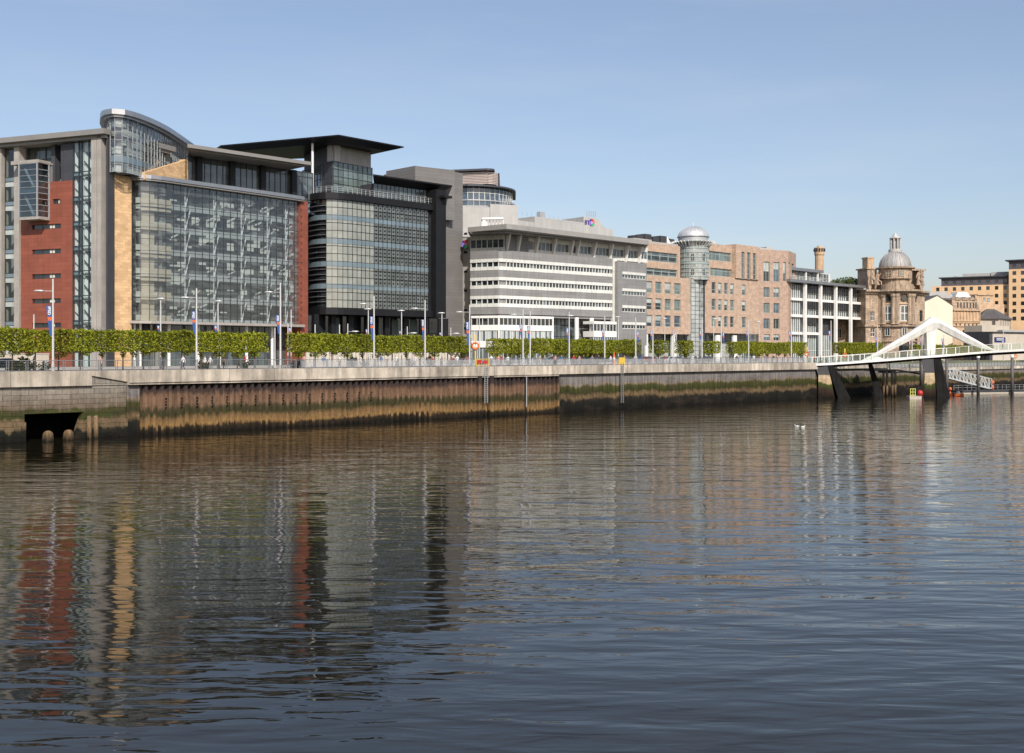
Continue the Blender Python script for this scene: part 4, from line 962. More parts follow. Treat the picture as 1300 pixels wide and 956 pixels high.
mb = MB(); mb.prism(rrect(560,655,YT-2,28,13,10), zT(237.3), zT(235.2)); mb.prism(rrect(560,640,YT-.5,24,9,8), zT(235.1), zT(233.5)); mb.build('brim', M['charcoal'], tw)
M['copper_screen'] = mat('copper_screen', (.56,.46,.41), .4, .05, .3, metal=.3)
C3 = curve_pts(634,4,1.2); CN = normals(C3); mb = MB()
for k in range(8): z = zT(233.3)+k*(zT(217.5)-zT(233.3))/8; ribbon(mb, C3, CN, -.3, 0, z, z+.3)
mb.build('plant_screen', M['copper_screen'], tw)
mb = MB(); mb.prism(rrect(560,629,YT+.8,20,4,6), zT(235), zT(218)); mb.build('core', M['black_metal'], tw)
mb = MB(); mb.prism(rrect(560,628,YT-1.2,22,2,4), zT(217), zT(214.5)); mb.build('roof', M['charcoal'], tw)

# ================================================================ building 4: pink granite office
random.seed(15)
b4 = empty('granite_office', base(880,258), 'pink granite office with a round glass corner tower under a silver dome', 'office building', 'riverside office buildings')
CG = 219
GL = Fac(at(819,line45(819,CG)), at(874,line45(874,CG))); GR = Fac(at(892.5,line45(892.5,CG)), at(963.5,line45(963.5,CG)))
PN = [M['glass_mid'],M['glass_green'],M['glass_dark'],M['glass_blue']]
BL_ = (.45,(.3,.65),M['glass_light'])
def zq(fc,px,py): return fc.z(px,py)
# lower storeys
zlow = GL.z(850,351.5)
def rowz(fc, ref, rows): return [(fc.z(ref,b_),fc.z(ref,a)) for a,b_ in rows]
rows = rowz(GL, 846, ((358.5,373),(379.5,394),(400.5,415)))
rects = [(GL.u(a),GL.u(b_),z0,z1) for (z0,z1) in rows for a,b_ in ((820.5,828.2),(832,840),(844,852),(856,864.3))]
zb4 = GL.z(850,424)
mb = MB(); holed(mb, GL, 0, GL.u(877.3), zb4, zlow, rects, .35, 0, back=14); mb.build('wall', M['granite'], b4)
for r in rects: window(b4, GL, r, M['win_frame'], PN, .32, nx=1, trans=.33, fw=.12, blind=BL_)
# upper storeys, set back a little, with strip windows
GU = Fac(at(816,line45(816,CG+1.2)), at(863.5,line45(863.5,CG+1.2))); zt4 = GL.z(850,310.5)
z5 = GU.z(840,341.2), GU.z(840,350.5); z6 = GU.z(840,320.5), GU.z(840,332.5)
rects = [(GU.u(821),GU.u(860),z5[1],z5[0]),(GU.u(817),GU.u(860),z6[1],z6[0])]
mb = MB(); holed(mb, GU, 0, GU.L, zlow-.3, zt4, rects, .4, 0, back=13); mb.build('upper_wall', M['granite'], b4)
for r in rects:
    window(b4, GU, r, M['win_frame'], [M['glass_mid']], .36, nx=4, fw=.14, trans=.62)
    mb = MB()
    for k in range(4): a = r[0]+(r[1]-r[0])*k/4; GU.quad(mb, a+.3, a+(r[1]-r[0])/4-.3, r[2]+.5, r[2]+(r[3]-r[2])*.6, -.32)
    mb.build('open_casement', M['glass_dark'], b4)
mb = MB(); GU.box(mb, 1, GU.L, zt4+.01, zt4+.5, -12, -.6); GU.box(mb, -2, 4.5, zt4-.9, zt4+.9, -13, -.9); mb.build('roof_parapet', M['plant_grey'], b4)
x,y = at(846.5, line45(846,236)); mb = MB(); mb.lathe(x,y,[(2.6,zt4),(2.4,zt4+1.0),(.1,zt4+3.9)],4,a0=.5,a1=.5+2*math.pi); mb.build('roof_tent', M['white_paint'], b4)
mb = MB(); q = Fac(at(809,line45(809,235)), at(858,line45(858,235)))
for k in range(5): q.box(mb, q.L*k/5, q.L*(k+.8)/5, zt4+1.2, zt4+3.3+(.5 if k%2 else 0), -3, 0)
q.box(mb, 0, q.L, zt4+.2, zt4+1.2, -3, -.5); mb.build('roof_plant', M['dark_metal'], b4)
# right wing lower
rows = rowz(GR, 915, ((359,373),(380,394),(401.3,415)))
rects = [(GR.u(a),GR.u(b_),z0,z1) for (z0,z1) in rows for a,b_ in ((903.5,908.8),(911.8,916.2),(919.4,924),(927,931.8),(942,947))]
zr = GR.z(915,351.5); zrb = GR.z(915,423)
mb = MB(); holed(mb, GR, 0, GR.L, zrb, zr, rects, .35, 0, back=14); mb.build('wall', M['granite'], b4)
for r in rects: window(b4, GR, r, M['win_frame'], PN, .32, nx=1, trans=.33, fw=.12, blind=BL_)
GV = Fac(at(898.5,line45(898.5,CG+1.2)), at(934.5,line45(934.5,CG+1.2)))
z5 = GV.z(915,341), GV.z(915,351); z6 = GV.z(915,320), GV.z(915,331.5)
rects = [(GV.u(902),GV.u(933),z5[1],z5[0]),(GV.u(900),GV.u(928.5),z6[1],z6[0])]
mb = MB(); holed(mb, GV, 0, GV.L, zr-.3, GV.z(915,310.5), rects, .4, 0, back=13); mb.build('upper_wall', M['granite'], b4)
for r in rects: window(b4, GV, r, M['win_frame'], [M['glass_green']], .36, nx=6, fw=.12, trans=.7)
GW = Fac(at(934.5,line45(934.5,CG-.6)), at(963.5,line45(963.5,CG-.6)))
rects = [(GW.u(a),GW.u(b_),GW.z(950,354.5),GW.z(950,320.5)) for a,b_ in ((941.3,945.6),(948.6,953),(956,960.3))]
mb = MB(); holed(mb, GW, 0, GW.L, zr+.002, GW.z(950,311.8), rects, .4, 0, back=13); mb.build('upper_wall', M['granite'], b4)
for r in rects: window(b4, GW, r, M['win_frame'], [M['glass_mid']], .36, nx=1, nz=5, fw=.1)
# east block, turned slightly towards the river
GE = Fac(at(963.6,288), at(1001,292.5)); GE2 = Fac(GE.b, at(1010.5,301))
zeT = GE.z(980,317.2)
rects = [(GE.u(a),GE.u(b_),GE.z(980,y1),GE.z(980,y0)) for a,b_ in ((969.3,977),(982,989.4)) for y0,y1 in ((332.5,357.5),(365,377.5),(384.8,397.5),(404.5,417.5))]
rects += [(GE.u(994.2),GE.u(997.6),GE.z(980,356.5),GE.z(980,332))]
rects += [(GE.u(a),GE.u(b_),GE.z(980,432.5),GE.z(980,424.5)) for a,b_ in ((970,977.5),(982,989.5))]
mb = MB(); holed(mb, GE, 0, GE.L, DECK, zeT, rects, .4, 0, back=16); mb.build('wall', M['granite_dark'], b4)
for r in rects: window(b4, GE, r, M['win_frame'], PN, .36, nx=2 if r[1]-r[0]>1 else 1, nz=1, fw=.1, blind=(.6,(.35,.65),M['glass_light']))
rects = [(GE2.u(a),GE2.u(b_),GE.z(980,356.5),GE.z(980,332)) for a,b_ in ((1000.8,1003),(1005.3,1008))]
rects = [(max(r[0],.3),r[1],r[2],r[3]) for r in rects]
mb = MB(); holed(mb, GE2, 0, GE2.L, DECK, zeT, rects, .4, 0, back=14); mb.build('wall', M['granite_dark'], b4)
for r in rects: window(b4, GE2, r, M['win_frame'], [M['glass_mid']], .36, nz=4, fw=.1)
mb = MB(); GE.box(mb, 1, GE.L-4, zeT+.01, zeT+.5, -14, -1); GE.box(mb, 14*0+5, GE.L-3, zeT+.5, zeT+1.1, -8, -3); mb.build('roof_parapet', M['plant_grey'], b4)
# glass corner tower with dome
cx,cy = at(880,line45(880,CG+2.5)); rT = 19.3/F*cy
def zD(py): return zat(py, cy-rT)
mb = MB(); mb.lathe(cx,cy,[(rT,zlow-.2),(rT,zD(307))],32); g = mb.build('glass_drum', M['glass_pale_green'], b4, smooth=True)
mb = MB()
for k in range(32):
    a = 2*math.pi*k/32; mb.box(cx+rT*math.cos(a)-.045,cx+rT*math.cos(a)+.045,cy+rT*math.sin(a)-.045,cy+rT*math.sin(a)+.045,zlow,zD(307))
for k,py in enumerate((350.5,345,340,333.5,331.5,326,320,314.5)): z = zD(py); hh = .22 if py == 333.5 else .06; mb.lathe(cx,cy,[(rT-.1,z-hh),(rT+.14,z-hh),(rT+.14,z+hh),(rT-.1,z+hh)],32)
mb.build('mullion', M['win_frame'], g)
mb = MB(); 
for k in (23,24,22,26,27): 
    for (pa,pb) in ((349,341.5),(331,322)):
        if (k+int(pa))%2: continue
        a0,a1 = 2*math.pi*(k-.5)/32, 2*math.pi*(k+.5)/32; P_=[(cx+(rT+.02)*math.cos(a),cy+(rT+.02)*math.sin(a)) for a in (a0,a1)]
        mb.face([(*P_[0],zD(pa)),(*P_[1],zD(pa)),(*P_[1],zD(pb)),(*P_[0],zD(pb))])
mb.build('open_pane', M['glass_dark'], g)
FS = Fac(at(877.0,line45(877.0,CG-.5)), at(893.0,line45(893.0,CG-.5)))
mb = MB(); FS.box(mb, 0, FS.L*.62, DECK, zlow+.1, -1, 0, 0); FS.box(mb, FS.L*.62+.01, FS.L, DECK, zlow+.1, -1, 0, 1); g = mb.build('glass_shaft', [M['glass_light'],M['glass_pale_green']], b4)
mb = MB()
for z in lin(DECK+.6, zlow, 18): FS.box(mb, 0, FS.L, z-.035, z+.035, .003, .06)
for u in lin(.06, FS.L-.06, 3): FS.box(mb, u-.035, u+.035, DECK, zlow+.1, .004, .07)
FS.box(mb, FS.L-.02, FS.L+.45, DECK, zlow+.1, -1, .14)
mb.build('mullion', M['dark_metal'], g)
mb = MB(); mb.lathe(cx,cy,[(rT+.1,zD(307.4)),(rT+1.1,zD(306.6)),(rT+1.1,zD(306)),(rT-.2,zD(305.8)),(rT-.05,zD(305)),(rT-.05,zD(299.6)),(rT+.25,zD(299.4)),(rT+.25,zD(298.8)),(rT-.2,zD(298.6))],40); dr = mb.build('dome_drum', M['steel_grey'], b4, smooth=False)
mb = MB()
for k in range(32):
    a = 2*math.pi*k/32; c_,s_ = math.cos(a),math.sin(a)
    mb.bar((cx+c_*(rT+.1),cy+s_*(rT+.1),zD(312)),(cx+c_*(rT+1.4),cy+s_*(rT+1.4),zD(305.4)),.16,.2); mb.bar((cx+c_*(rT+.1),cy+s_*(rT+.1),zD(306.6)),(cx+c_*(rT+1.6),cy+s_*(rT+1.6),zD(305.8)),.14,.18)
mb.build('bracket', M['frame_white'], dr)
prof = [((rT+.02)*math.cos(t),zD(298.6)+(zD(285.6)-zD(298.6))*math.sin(t)) for t in [math.pi/2*i/10 for i in range(11)]]
mb = MB(); mb.lathe(cx,cy,prof,40); dm = mb.build('dome', M['dome_metal'], b4, smooth=True)
mb = MB()
for k in range(20):
    a = 2*math.pi*k/20
    for (r0,z0_),(r1,z1_) in zip(prof,prof[1:]): mb.bar((cx+r0*math.cos(a),cy+r0*math.sin(a),z0_+.03),(cx+r1*math.cos(a),cy+r1*math.sin(a),z1_+.03),.07,.07)
mb.build('dome_rib', M['steel_grey'], dm)
mb = MB(); mb.tube((cx,cy,zD(286.5)),(cx,cy,zD(280)),.08,n=6); mb.build('mast', M['frame_white'], b4)
# ground storey: white columns, dark recess
for (px,r) in ((855,.75),(875,.5),(910.5,.8),(932,.7),(820,.5)):
    mb = MB(); x,y = at(px,line45(px,CG+.9)); mb.tube((x,y,DECK),(x,y,zb4-.01),r,n=12); mb.build('column', M['frame_white'], b4)
GG = Fac(at(818,line45(818,CG+6)), at(964,line45(964,CG+6)))
glassgrid(b4, GG, 0, GG.L, [DECK,8.6,10,11.4,12.9,zb4+.5], lin(0,GG.L,22), 0, M['glass_mid'], M['steel_grey'], .1)
GH = Fac(at(815,line45(815,CG+3)), at(944,line45(944,CG+3)))
glassgrid(b4, GH, 1, GH.L, [DECK,8.7,9.9,11.1,11.9], lin(1,GH.L,26), 0, M['glass_light'], M['steel_grey'], .09, name='lobby_glass')
# ================================================================ chimney-like stone tower and roof garden
ct = empty('stone_chimney', base(1040,345), 'tall beige stone chimney with dark slots near the top behind the white framed office', 'chimney', 'buildings rising behind the waterfront')
cx2,cy2 = at(1040.2,345); q = 345/F
mb = MB(); z_ = lambda py: zat(py,345)
mb.lathe(cx2,cy2,[(5.4*q,DECK),(5.6*q,z_(330)),(5.6*q,z_(324.5)),(6.4*q,z_(323.5)),(6.4*q,z_(315.6)),(6.8*q,z_(315.4)),(6.8*q,z_(314.6)),(3.4*q,z_(314.4)),(2.8*q,z_(312.2)),(0,z_(312))],12); mb.build('shaft', M['pale_stone'], ct)
mb = MB()
for k in range(12): a = 2*math.pi*(k+.5)/12; r_=6.22*q; mb.box(cx2+r_*math.cos(a)-.22,cx2+r_*math.cos(a)+.22,cy2+r_*math.sin(a)-.22,cy2+r_*math.sin(a)+.22,z_(319.5),z_(316))
mb.build('slot', M['black_metal'], ct)

# ================================================================ building 5: white framed glass office
random.seed(16)
b5 = empty('white_office', base(1050,305), 'white framed glass office with slender white columns and louvred bays', 'office building', 'riverside office buildings')
CW = 219
cols = (1020,1039.7,1059,1078,1096.6)
N5 = Fac(at(1005,line45(1005,CW+1.0)), at(1020.5,line45(1020.5,CW+1.0))); N6 = Fac(at(1020,line45(1020,CW+.8)), at(1097,line45(1097,CW+.8)))
zf = [N6.z(1050,py) for py in (424,402.5,382.3,362.5)]
mb = MB(); O = Fac(at(1003.5,line45(1003.5,CW-1.2)), at(1099.5,line45(1099.5,CW-1.2)))
O.box(mb, 0, O.L, zf[3]+.05, zf[3]+.75, -13, 0)
O.box(mb, O.u(1010), O.u(1056), O.z(1030,343.5), O.z(1030,339.8), -11, -2.5); mb.build('roof', M['zinc'], b5)
glassgrid(b5, O, O.u(1010.5,-4), O.u(1053,-4), [zf[3]+.76, O.z(1030,343.6)], lin(O.u(1010.5,-4),O.u(1053,-4),10), -4, M['glass_mid'], M['frame_white'], .12)
mb = MB()
for px in (1023,1038,1052.5): u = O.u(px,-3); O.box(mb, u-.22,u+.22,zf[3]+.76,O.z(1030,343.6),-3.2,-2.8)
for k in range(3): O.box(mb, O.u(1008), O.u(1060), zf[3]+1.0+k*.4, zf[3]+1.05+k*.4, -.8,-.75)
mb.build('upper_column', M['white_paint'], b5)
for px in cols:
    mb = MB(); u = N6.u(px); N6.box(mb, u-.36,u+.36,DECK,zf[3]+.04,.1,.85); mb.build('column', M['white_paint'], b5)
mb = MB()
for k,z in enumerate(zf[:3]):
    u1 = N6.L if k else N6.u(1040)
    N6.box(mb, 0, u1, z-.35, z+.35, -2, .0); N5.box(mb, 0, N5.L-.01, z-.35, z+.35, -2, .0)
N6.box(mb, N6.u(1040), N6.L, zf[0]+4.3*0+zf[1]-zf[0]-.36+zf[0], zf[1]-.351, -2, -.02) if False else None
mb.build('floor_edge', M['white_paint'], b5)
for k in range(4):
    za = zf[k-1]+.36 if k else DECK; zc = zf[k]-.36
    for a,b_ in zip((1020,)+cols[1:-1], cols[1:]):
        if k == 1 and a > 1030: continue
        if k == 0 and a > 1050: continue
        u0,u1 = N6.u(a)+.05,N6.u(b_)-.05
        mb = MB(); N6.quad(mb, u0,u1,za,zc,-1.2); g = mb.build('bay_glass', M['glass_mid'] if k else M['glass_green'], b5)
        mb = MB()
        for u in lin(u0,u1,7): N6.box(mb, u-.06,u+.06,za,zc,-1.19,-1.0)
        for z in (za+(zc-za)*.4,): N6.box(mb,u0,u1,z-.05,z+.05,-1.18,-1.02)
        mb.build('frame', M['frame_white'], g)
        if k >= 1:
            mb = MB()
            for i in range(7): z = zc-.3-i*.24; N6.box(mb, u0,u1,z-.03,z+.05,-.5,-.25)
            mb.build('louvre', M['dark_metal'], g)
    mb = MB(); N5.quad(mb, .1,N5.L-.1,za,zc,-.8); g = mb.build('bay_glass', M['glass_mid'], b5)
    mb = MB()
    for u in lin(.1,N5.L-.1,6): N5.box(mb, u-.09,u+.09,za,zc,-.79,-.6)
    mb.build('frame', M['frame_white'], g)
mb = MB(); N6.box(mb, 0, N6.L, zf[1]-.3, zf[3], -12, -2.01); N6.box(mb, 0, N6.u(1060), DECK, zf[1]-.31, -12, -2.01); N5.box(mb, 0.2, N5.L, DECK, zf[3], -12, -2.01); mb.build('inner_body', M['int_dark'], b5)
# rooftop shrubs
hb = empty('roof_shrubbery', (*at(1075,330), zf[3]+.8), 'green shrubs growing on the roof between the white office and the domed building', 'shrubs')
def clump(mb, c, rx, ry, rz, n, s, rnd, box=False):
    for _ in range(n):
        if box: p = [rnd.uniform(-1,1) for _ in range(3)]; ax = rnd.randrange(3); 
        else:
            while True:
                p = [rnd.uniform(-1,1) for _ in range(3)]
                if sum(q*q for q in p) <= 1: break
            ax = None
        if box and rnd.random() < .75: p[ax] = math.copysign(1-abs(rnd.gauss(0,.06)), p[ax])
        o = Vector((c[0]+p[0]*rx, c[1]+p[1]*ry, c[2]+p[2]*rz))
        a = Vector((rnd.gauss(0,1),rnd.gauss(0,1),rnd.gauss(0,1))).normalized(); b = a.orthogonal().normalized(); t = a.cross(b)
        k = s*rnd.uniform(.6,1.3); w = k*.55
        mb.face([o-b*k, o-t*w, o+b*k, o+t*w])
rnd = random.Random(5); mb = MB()
for px,py,rx in ((1060,358,1.8),(1068,356,2.2),(1076,354.5,2.4),(1082,356,2.0),(1089,356.5,1.6)):
    x,y = at(px,330); clump(mb,(x,y,zat(py+2,330)),rx,1.5,1.3,260,.28,rnd)
mb.build('foliage', M['leaf_dark'], hb)

# ================================================================ building 6: domed harbour office of old stone
random.seed(17)
YP = 322
b6 = empty('domed_building', base(1136,YP), 'old brown stone building with pale lead dome, lantern and rooftop sculptures', 'historic building', 'riverside office buildings')
k6 = YP/F; cx,cy = at(1136.5, YP+1.2); R = 24*k6
zp = lambda py: zat(py, YP)
mb = MB(); mb.lathe(cx,cy,[(R,DECK),(R,zp(372))],48); 
mb.build('rotunda_wall', M['old_stone'], b6)
BLk = Fac(at(1099,YP-3), at(1119,YP-1.5)); BRk = Fac(at(1153,YP-1), at(1174,YP+5))
rectsL = [(BLk.u(1105.5),BLk.u(1110.5),BLk.z(1108,407),BLk.z(1108,395.5)),(BLk.u(1105.2),BLk.u(1111),BLk.z(1108,427.5),BLk.z(1108,416.5))]
mb = MB(); holed(mb, BLk, 0, BLk.L, DECK, BLk.z(1108,373), rectsL, .5, 0, back=16); mb.build('wall', M['old_stone'], b6)
for r in rectsL: window(b6, BLk, r, M['frame_white'], [M['glass_light'],M['glass_dark']], .4, nx=2, nz=2, fw=.12)
rectsR = [(BRk.u(1160),BRk.u(1165),BRk.z(1162,440),BRk.z(1162,430)),(BRk.u(1167.5),BRk.u(1171.5),BRk.z(1168,408),BRk.z(1168,394)),(BRk.u(1167.5),BRk.u(1171.5),BRk.z(1168,427),BRk.z(1168,417))]
mb = MB(); holed(mb, BRk, 0, BRk.L, DECK, BRk.z(1163,373), rectsR, .5, 0, back=16); mb.build('wall', M['old_stone'], b6)
for r in rectsR: window(b6, BRk, r, M['frame_dark'], [M['glass_dark']], .4, nx=2, nz=2, fw=.12)
# windows on the rotunda: tangential pieces proud of the wall
def tang(px, r=R):
    # find angle on the circle at pixel px (front side)
    best = min(((abs(650+F*(cx+r*math.cos(a))/(cy+r*math.sin(a))-px),a) for a in [math.pi+math.pi*i/720 for i in range(721)])); a = best[1]
    c_ = Vector((cx+r*math.cos(a), cy+r*math.sin(a))); d = Vector((-math.sin(a), math.cos(a)))
    return c_, d
def tfac(px, wd, r=R): c_,d = tang(px, r); return Fac(tuple(c_-d*wd/2), tuple(c_+d*wd/2))
for px in (1127.2,1147.8,1165.5):
    f_ = tfac(px, 2.5, R-.04)
    mb = MB(); f_.box(mb, -.35, f_.L+.35, zp(408.5), zp(387.5), -.5, .12); f_.box(mb, -.6, f_.L+.6, zp(387.4), zp(385.5), -.5, .45); f_.box(mb,-.6,f_.L+.6,zp(410),zp(408.6),-.5,.4); g = mb.build('window_surround', M['pale_stone'], b6)
    window(b6, f_, (.0,f_.L,zp(408),zp(388.5)), M['frame_white'], [M['glass_mid']], -.16, nx=2, nz=2, fw=.2, name='window')
    c_,d = tang(px, R+.05); nn = Vector((d.y,-d.x)); mb = MB(); p = Vector((*c_,zp(379.5))); mb.tube(p-Vector((*nn,0))*.4, p+Vector((*nn,0))*.25, .95, .95, n=16); mb.build('window_round', M['glass_dark'], b6)
    f2 = tfac(px, 1.5, R-.02); mb = MB(); f2.box(mb, -.3,f2.L+.3,zp(427.5),zp(415.5),-.4,.15); mb.build('window_surround', M['old_stone_plain'], b6)
    window(b6, f2, (0,f2.L,zp(426.5),zp(416.5)), M['frame_white'], [M['glass_dark']], -.2, nx=2, fw=.12)
for px in (1117.5,1121.5,1134,1138.5,1154.5,1159):
    c_,d = tang(px, R+.45); mb = MB(); mb.lathe(c_.x,c_.y,[(.85,zp(412)),(.72,zp(411)),(.62,zp(379)),(.9,zp(376.5)),(.9,zp(374))],12); mb.build('column', M['old_stone_plain'], b6)
mb = MB()
for z0_,z1_,e_ in ((374,372.4,.9),(372.3,371,1.4),(370.9,368.6,1.9),(415,412.6,.9),(434,432.5,.4)):
    mb.lathe(cx,cy,[(R-.6,zp(z0_)),(R+e_,zp(z0_)),(R+e_,zp(z1_)),(R-.6,zp(z1_))],48)
for fc in (BLk,BRk):
    for z0_,z1_,e_ in ((374,372.4,.5),(372.3,371,.9),(370.9,368.6,1.3),(415,413,.5)): fc.box(mb, -.6, fc.L+.6, zp(z0_), zp(z1_), -8, e_)
mb.build('cornice', M['old_stone_plain'], b6)
# attic, drum, corner blocks
mb = MB(); mb.lathe(cx,cy,[(R-.4,zp(368.5)),(R-.4,zp(361.5)),(R-1.6,zp(361)),(R-1.6,zp(354.5)),(0,zp(354.4))],48)
fa = Fac(at(1101,YP+1), at(1172.5,YP+6)); mb2 = MB(); fa.box(mb2, 0, 3.2, zp(368.5), zp(341.5), -5, 0); fa.box(mb2, fa.L-1.5, fa.L, zp(368.5), zp(342), -4, 0); fa.box(mb2, fa.L-5.2, fa.L-3.9, zp(362), zp(342), -4, 0)
fa.box(mb2, -.4, 3.6, zp(341.4), zp(339.8), -5.4, .4); fa.box(mb2, fa.L-5.6, fa.L+.5, zp(341.9), zp(339.8), -4.4, .5); fa.box(mb2, 3.21, 5.0, zp(368.5), zp(353), -3, -.6)
fa.box(mb2, 0.2, fa.L-.2, zp(368.5), zp(362.1), -10, -.8)
mb.build('attic_wall', M['old_stone_plain'], b6); mb2.build('corner_block', M['old_stone'], b6)
rd = 20.3*k6; mb = MB(); mb.lathe(cx,cy,[(rd,zp(354.3)),(rd,zp(341.5)),(rd+.9,zp(341)),(rd+.9,zp(339.6)),(rd-1,zp(339.3))],40); mb.build('drum', M['old_stone'], b6)
for px in (1128.5,1144.5): f_ = tfac(px, 1.7, rd-.02); window(b6, f_, (0,f_.L,zp(351.5),zp(344)), M['pale_stone'], [M['glass_green']], -.1, nx=2, nz=2, fw=.14)
prof = [((rd-.15)*math.cos(t), zp(339)+(zp(318.5)-zp(339))*math.sin(t)) for t in [math.pi/2*i/12 for i in range(12)]]
mb = MB(); mb.lathe(cx,cy,prof,40); dm = mb.build('dome', M['lead'], b6, smooth=True)
mb = MB()
for k in range(24):
    a = 2*math.pi*k/24
    for (r0,za),(r1,zc) in zip(prof,prof[1:]): mb.bar((cx+r0*math.cos(a),cy+r0*math.sin(a),za+.04),(cx+r1*math.cos(a),cy+r1*math.sin(a),zc+.04),.14,.14)
mb.build('dome_rib', M['lead'], dm)
zl = zp(318.6); mb = MB(); mb.lathe(cx,cy,[(1.9,zl-.3),(1.9,zl+.5),(1.1,zl+.7)],16); mb.lathe(cx,cy,[(1.5,zp(303)),(1.7,zp(302)),(1.0,zp(300)),(.5,zp(297)),(.0,zp(294.5))],16); mb.lathe(cx,cy,[(.75,zl+.6),(.7,zp(303))],12)
for k in range(8):
    a = 2*math.pi*k/8+.2; mb.tube((cx+1.35*math.cos(a),cy+1.35*math.sin(a),zl+.5),(cx+1.35*math.cos(a),cy+1.35*math.sin(a),zp(303)),.22,n=6)
mb.build('lantern', M['pale_lead'], b6)
fch = Fac(at(1101.5,YP+.8), at(1109.5,YP+1.5)); mb = MB(); fch.box(mb, 0, fch.L, zp(339.7), zp(328), -2.5, 0); fch.box(mb, -.15, fch.L+.15, zp(327.9), zp(326), -2.7,.15); mb.build('chimney_stack', M['pale_stone'], b6)
# sculptures on the roof: seated figures as carved masses
def statue(px, Y, py_base, hgt, lean):
    x,y = at(px,Y); z = zat(py_base,Y)
    mb = MB(); mb.lathe(x,y,[(.9,z),(.85,z+.25),(.75,z+.3),(.62,z+hgt*.3),(.45,z+hgt*.5),(.55,z+hgt*.68),(.42,z+hgt*.8),(.14,z+hgt*.84)],10); mb.lathe(x+lean*.2,y,[(.05,z+hgt*.82),(.24,z+hgt*.88),(.22,z+hgt*.95),(.02,z+hgt)],8)
    mb.tube((x-.4,y-.2,z+hgt*.7),(x-lean,y-.6,z+hgt*.45),.16,.12,n=6); mb.tube((x+.4,y-.2,z+hgt*.7),(x+lean*1.3,y-.3,z+hgt*.86),.16,.1,n=6); mb.tube((x,y-.3,z+hgt*.35),(x+lean,y-1.2,z+hgt*.22),.3,.22,n=6); mb.tube((x+lean,y-1.2,z+hgt*.22),(x+lean,y-1.3,z),.22,.15,n=6)
    return mb
statue(1166,YP+3,362,4.6,.9).build('roof_statue', M['old_stone_plain'], b6); statue(1170,YP+4,362,4.9,-.6).build('roof_statue', M['old_stone_plain'], b6)
statue(1114,YP-.5,362,4.0,.7).build('roof_statue', M['old_stone_plain'], b6); statue(1107,YP-1.5,361,5.0,.5).build('roof_statue', M['old_stone_plain'], b6)
fd = tfac(1148, 3.0, R-.02); mb = MB(); P_ = fd.p; arc = [(0,DECK),(fd.L,DECK)]+[(fd.L/2+fd.L/2*math.cos(t),zp(437)+1.6*math.sin(t)) for t in [math.pi*i/10 for i in range(11)]]
mb.face([P_(u,z,.12) for u,z in arc]); dd = mb.build('door', M['glass_dark'], b6)
mb = MB()
for (u0_,z0_),(u1_,z1_) in zip(arc[2:],arc[3:]): mb.bar(P_(u0_,z0_,.2),P_(u1_,z1_,.2),.4,.35)
mb.build('arch', M['pale_stone'], dd)
# lower wing of the same stone seen through the white frame
b7 = empty('stone_warehouse', base(1080,335), 'dark sandstone building glimpsed through the open ground floor of the white framed office', 'historic building', 'buildings rising behind the waterfront')
WV = Fac(at(1058,326), at(1101,332)); rects = [(WV.u(a),WV.u(a)+1.5,WV.z(1075,y1),WV.z(1075,y0)) for a in (1064.5,1079,1091.5) for y0,y1 in ((394,404),(417,429))]
mb = MB(); holed(mb, WV, 0, WV.L, DECK, WV.z(1080,368), rects, .5, 0, back=15); mb.build('wall', M['old_stone'], b7)
for r in rects: window(b7, WV, r, M['frame_white'], [M['glass_dark']], .4, nx=2, fw=.12)

# ================================================================ buildings at the right end
def gabled(fc, zb, ze, zpk, back, wallm, roofm, root, ov=.3):
    P_ = fc.p; L = fc.L; mb = MB(); q = [(0,zb),(L,zb),(L,ze),(L*.5,zpk),(0,ze)]
    n = 5; mb.v += [P_(u,z,0) for u,z in q]+[P_(u,z,-back) for u,z in q]; mb.f += [(0,1,2,3,4),(9,8,7,6,5),(0,5,6,1),(1,6,7,2),(4,9,5,0)]; mb.m += [0]*5; mb.build('wall', wallm, root)
    mb = MB()
    for a,b_ in (((-ov,ze-.1),(L*.5,zpk+.12)),((L*.5,zpk+.12),(L+ov,ze-.1))):
        mb.hexa([P_(a[0],a[1],.15),P_(b_[0],b_[1],.15),P_(b_[0],b_[1],-back),P_(a[0],a[1],-back),P_(a[0],a[1]+.3,.15),P_(b_[0],b_[1]+.3,.15),P_(b_[0],b_[1]+.3,-back),P_(a[0],a[1]+.3,-back)])
    mb.build('roof', roofm, root)
YG = 345; yg = empty('yellow_gable_house', base(1192,YG), 'pale yellow rendered gable end under a dark slate roof behind the bridge mast', 'building', 'buildings rising behind the waterfront')
gf = Fac(at(1173.2,YG), at(1209.5,YG)); L = gf.L; P_ = gf.p; mb = MB()
q = [(0,DECK),(L,DECK),(L,zat(388.5,YG)),(gf.u(1190),zat(375.6,YG)),(0,zat(383.5,YG))]
mb.v += [P_(u,z,0) for u,z in q]+[P_(u,z,-14) for u,z in q]; mb.f += [(0,1,2,3,4),(9,8,7,6,5),(0,5,6,1),(1,6,7,2),(4,9,5,0)]; mb.m += [0]*5; mb.build('wall', M['render_yellow'], yg)
mb = MB(); gz = zat(375.6,YG)
for a,b_ in (((-.1,q[4][1]),(q[3][0],gz)),((q[3][0],gz),(L+.1,q[2][1]))):
    mb.hexa([P_(a[0],a[1]+.02,.1),P_(b_[0],b_[1]+.02,.1),P_(b_[0],b_[1]+.02,-14),P_(a[0],a[1]+.02,-14),P_(a[0],a[1]+.3,.1),P_(b_[0],b_[1]+.3,.1),P_(b_[0],b_[1]+.3,-14),P_(a[0],a[1]+.3,-14)])
mb.build('roof', M['slate'], yg)
mb = MB(); gf.box(mb, L*.0-1.2, L*.45, zat(376,YG), zat(371,YG), -22, -15); mb.build('rear_block', M['slate'], yg)
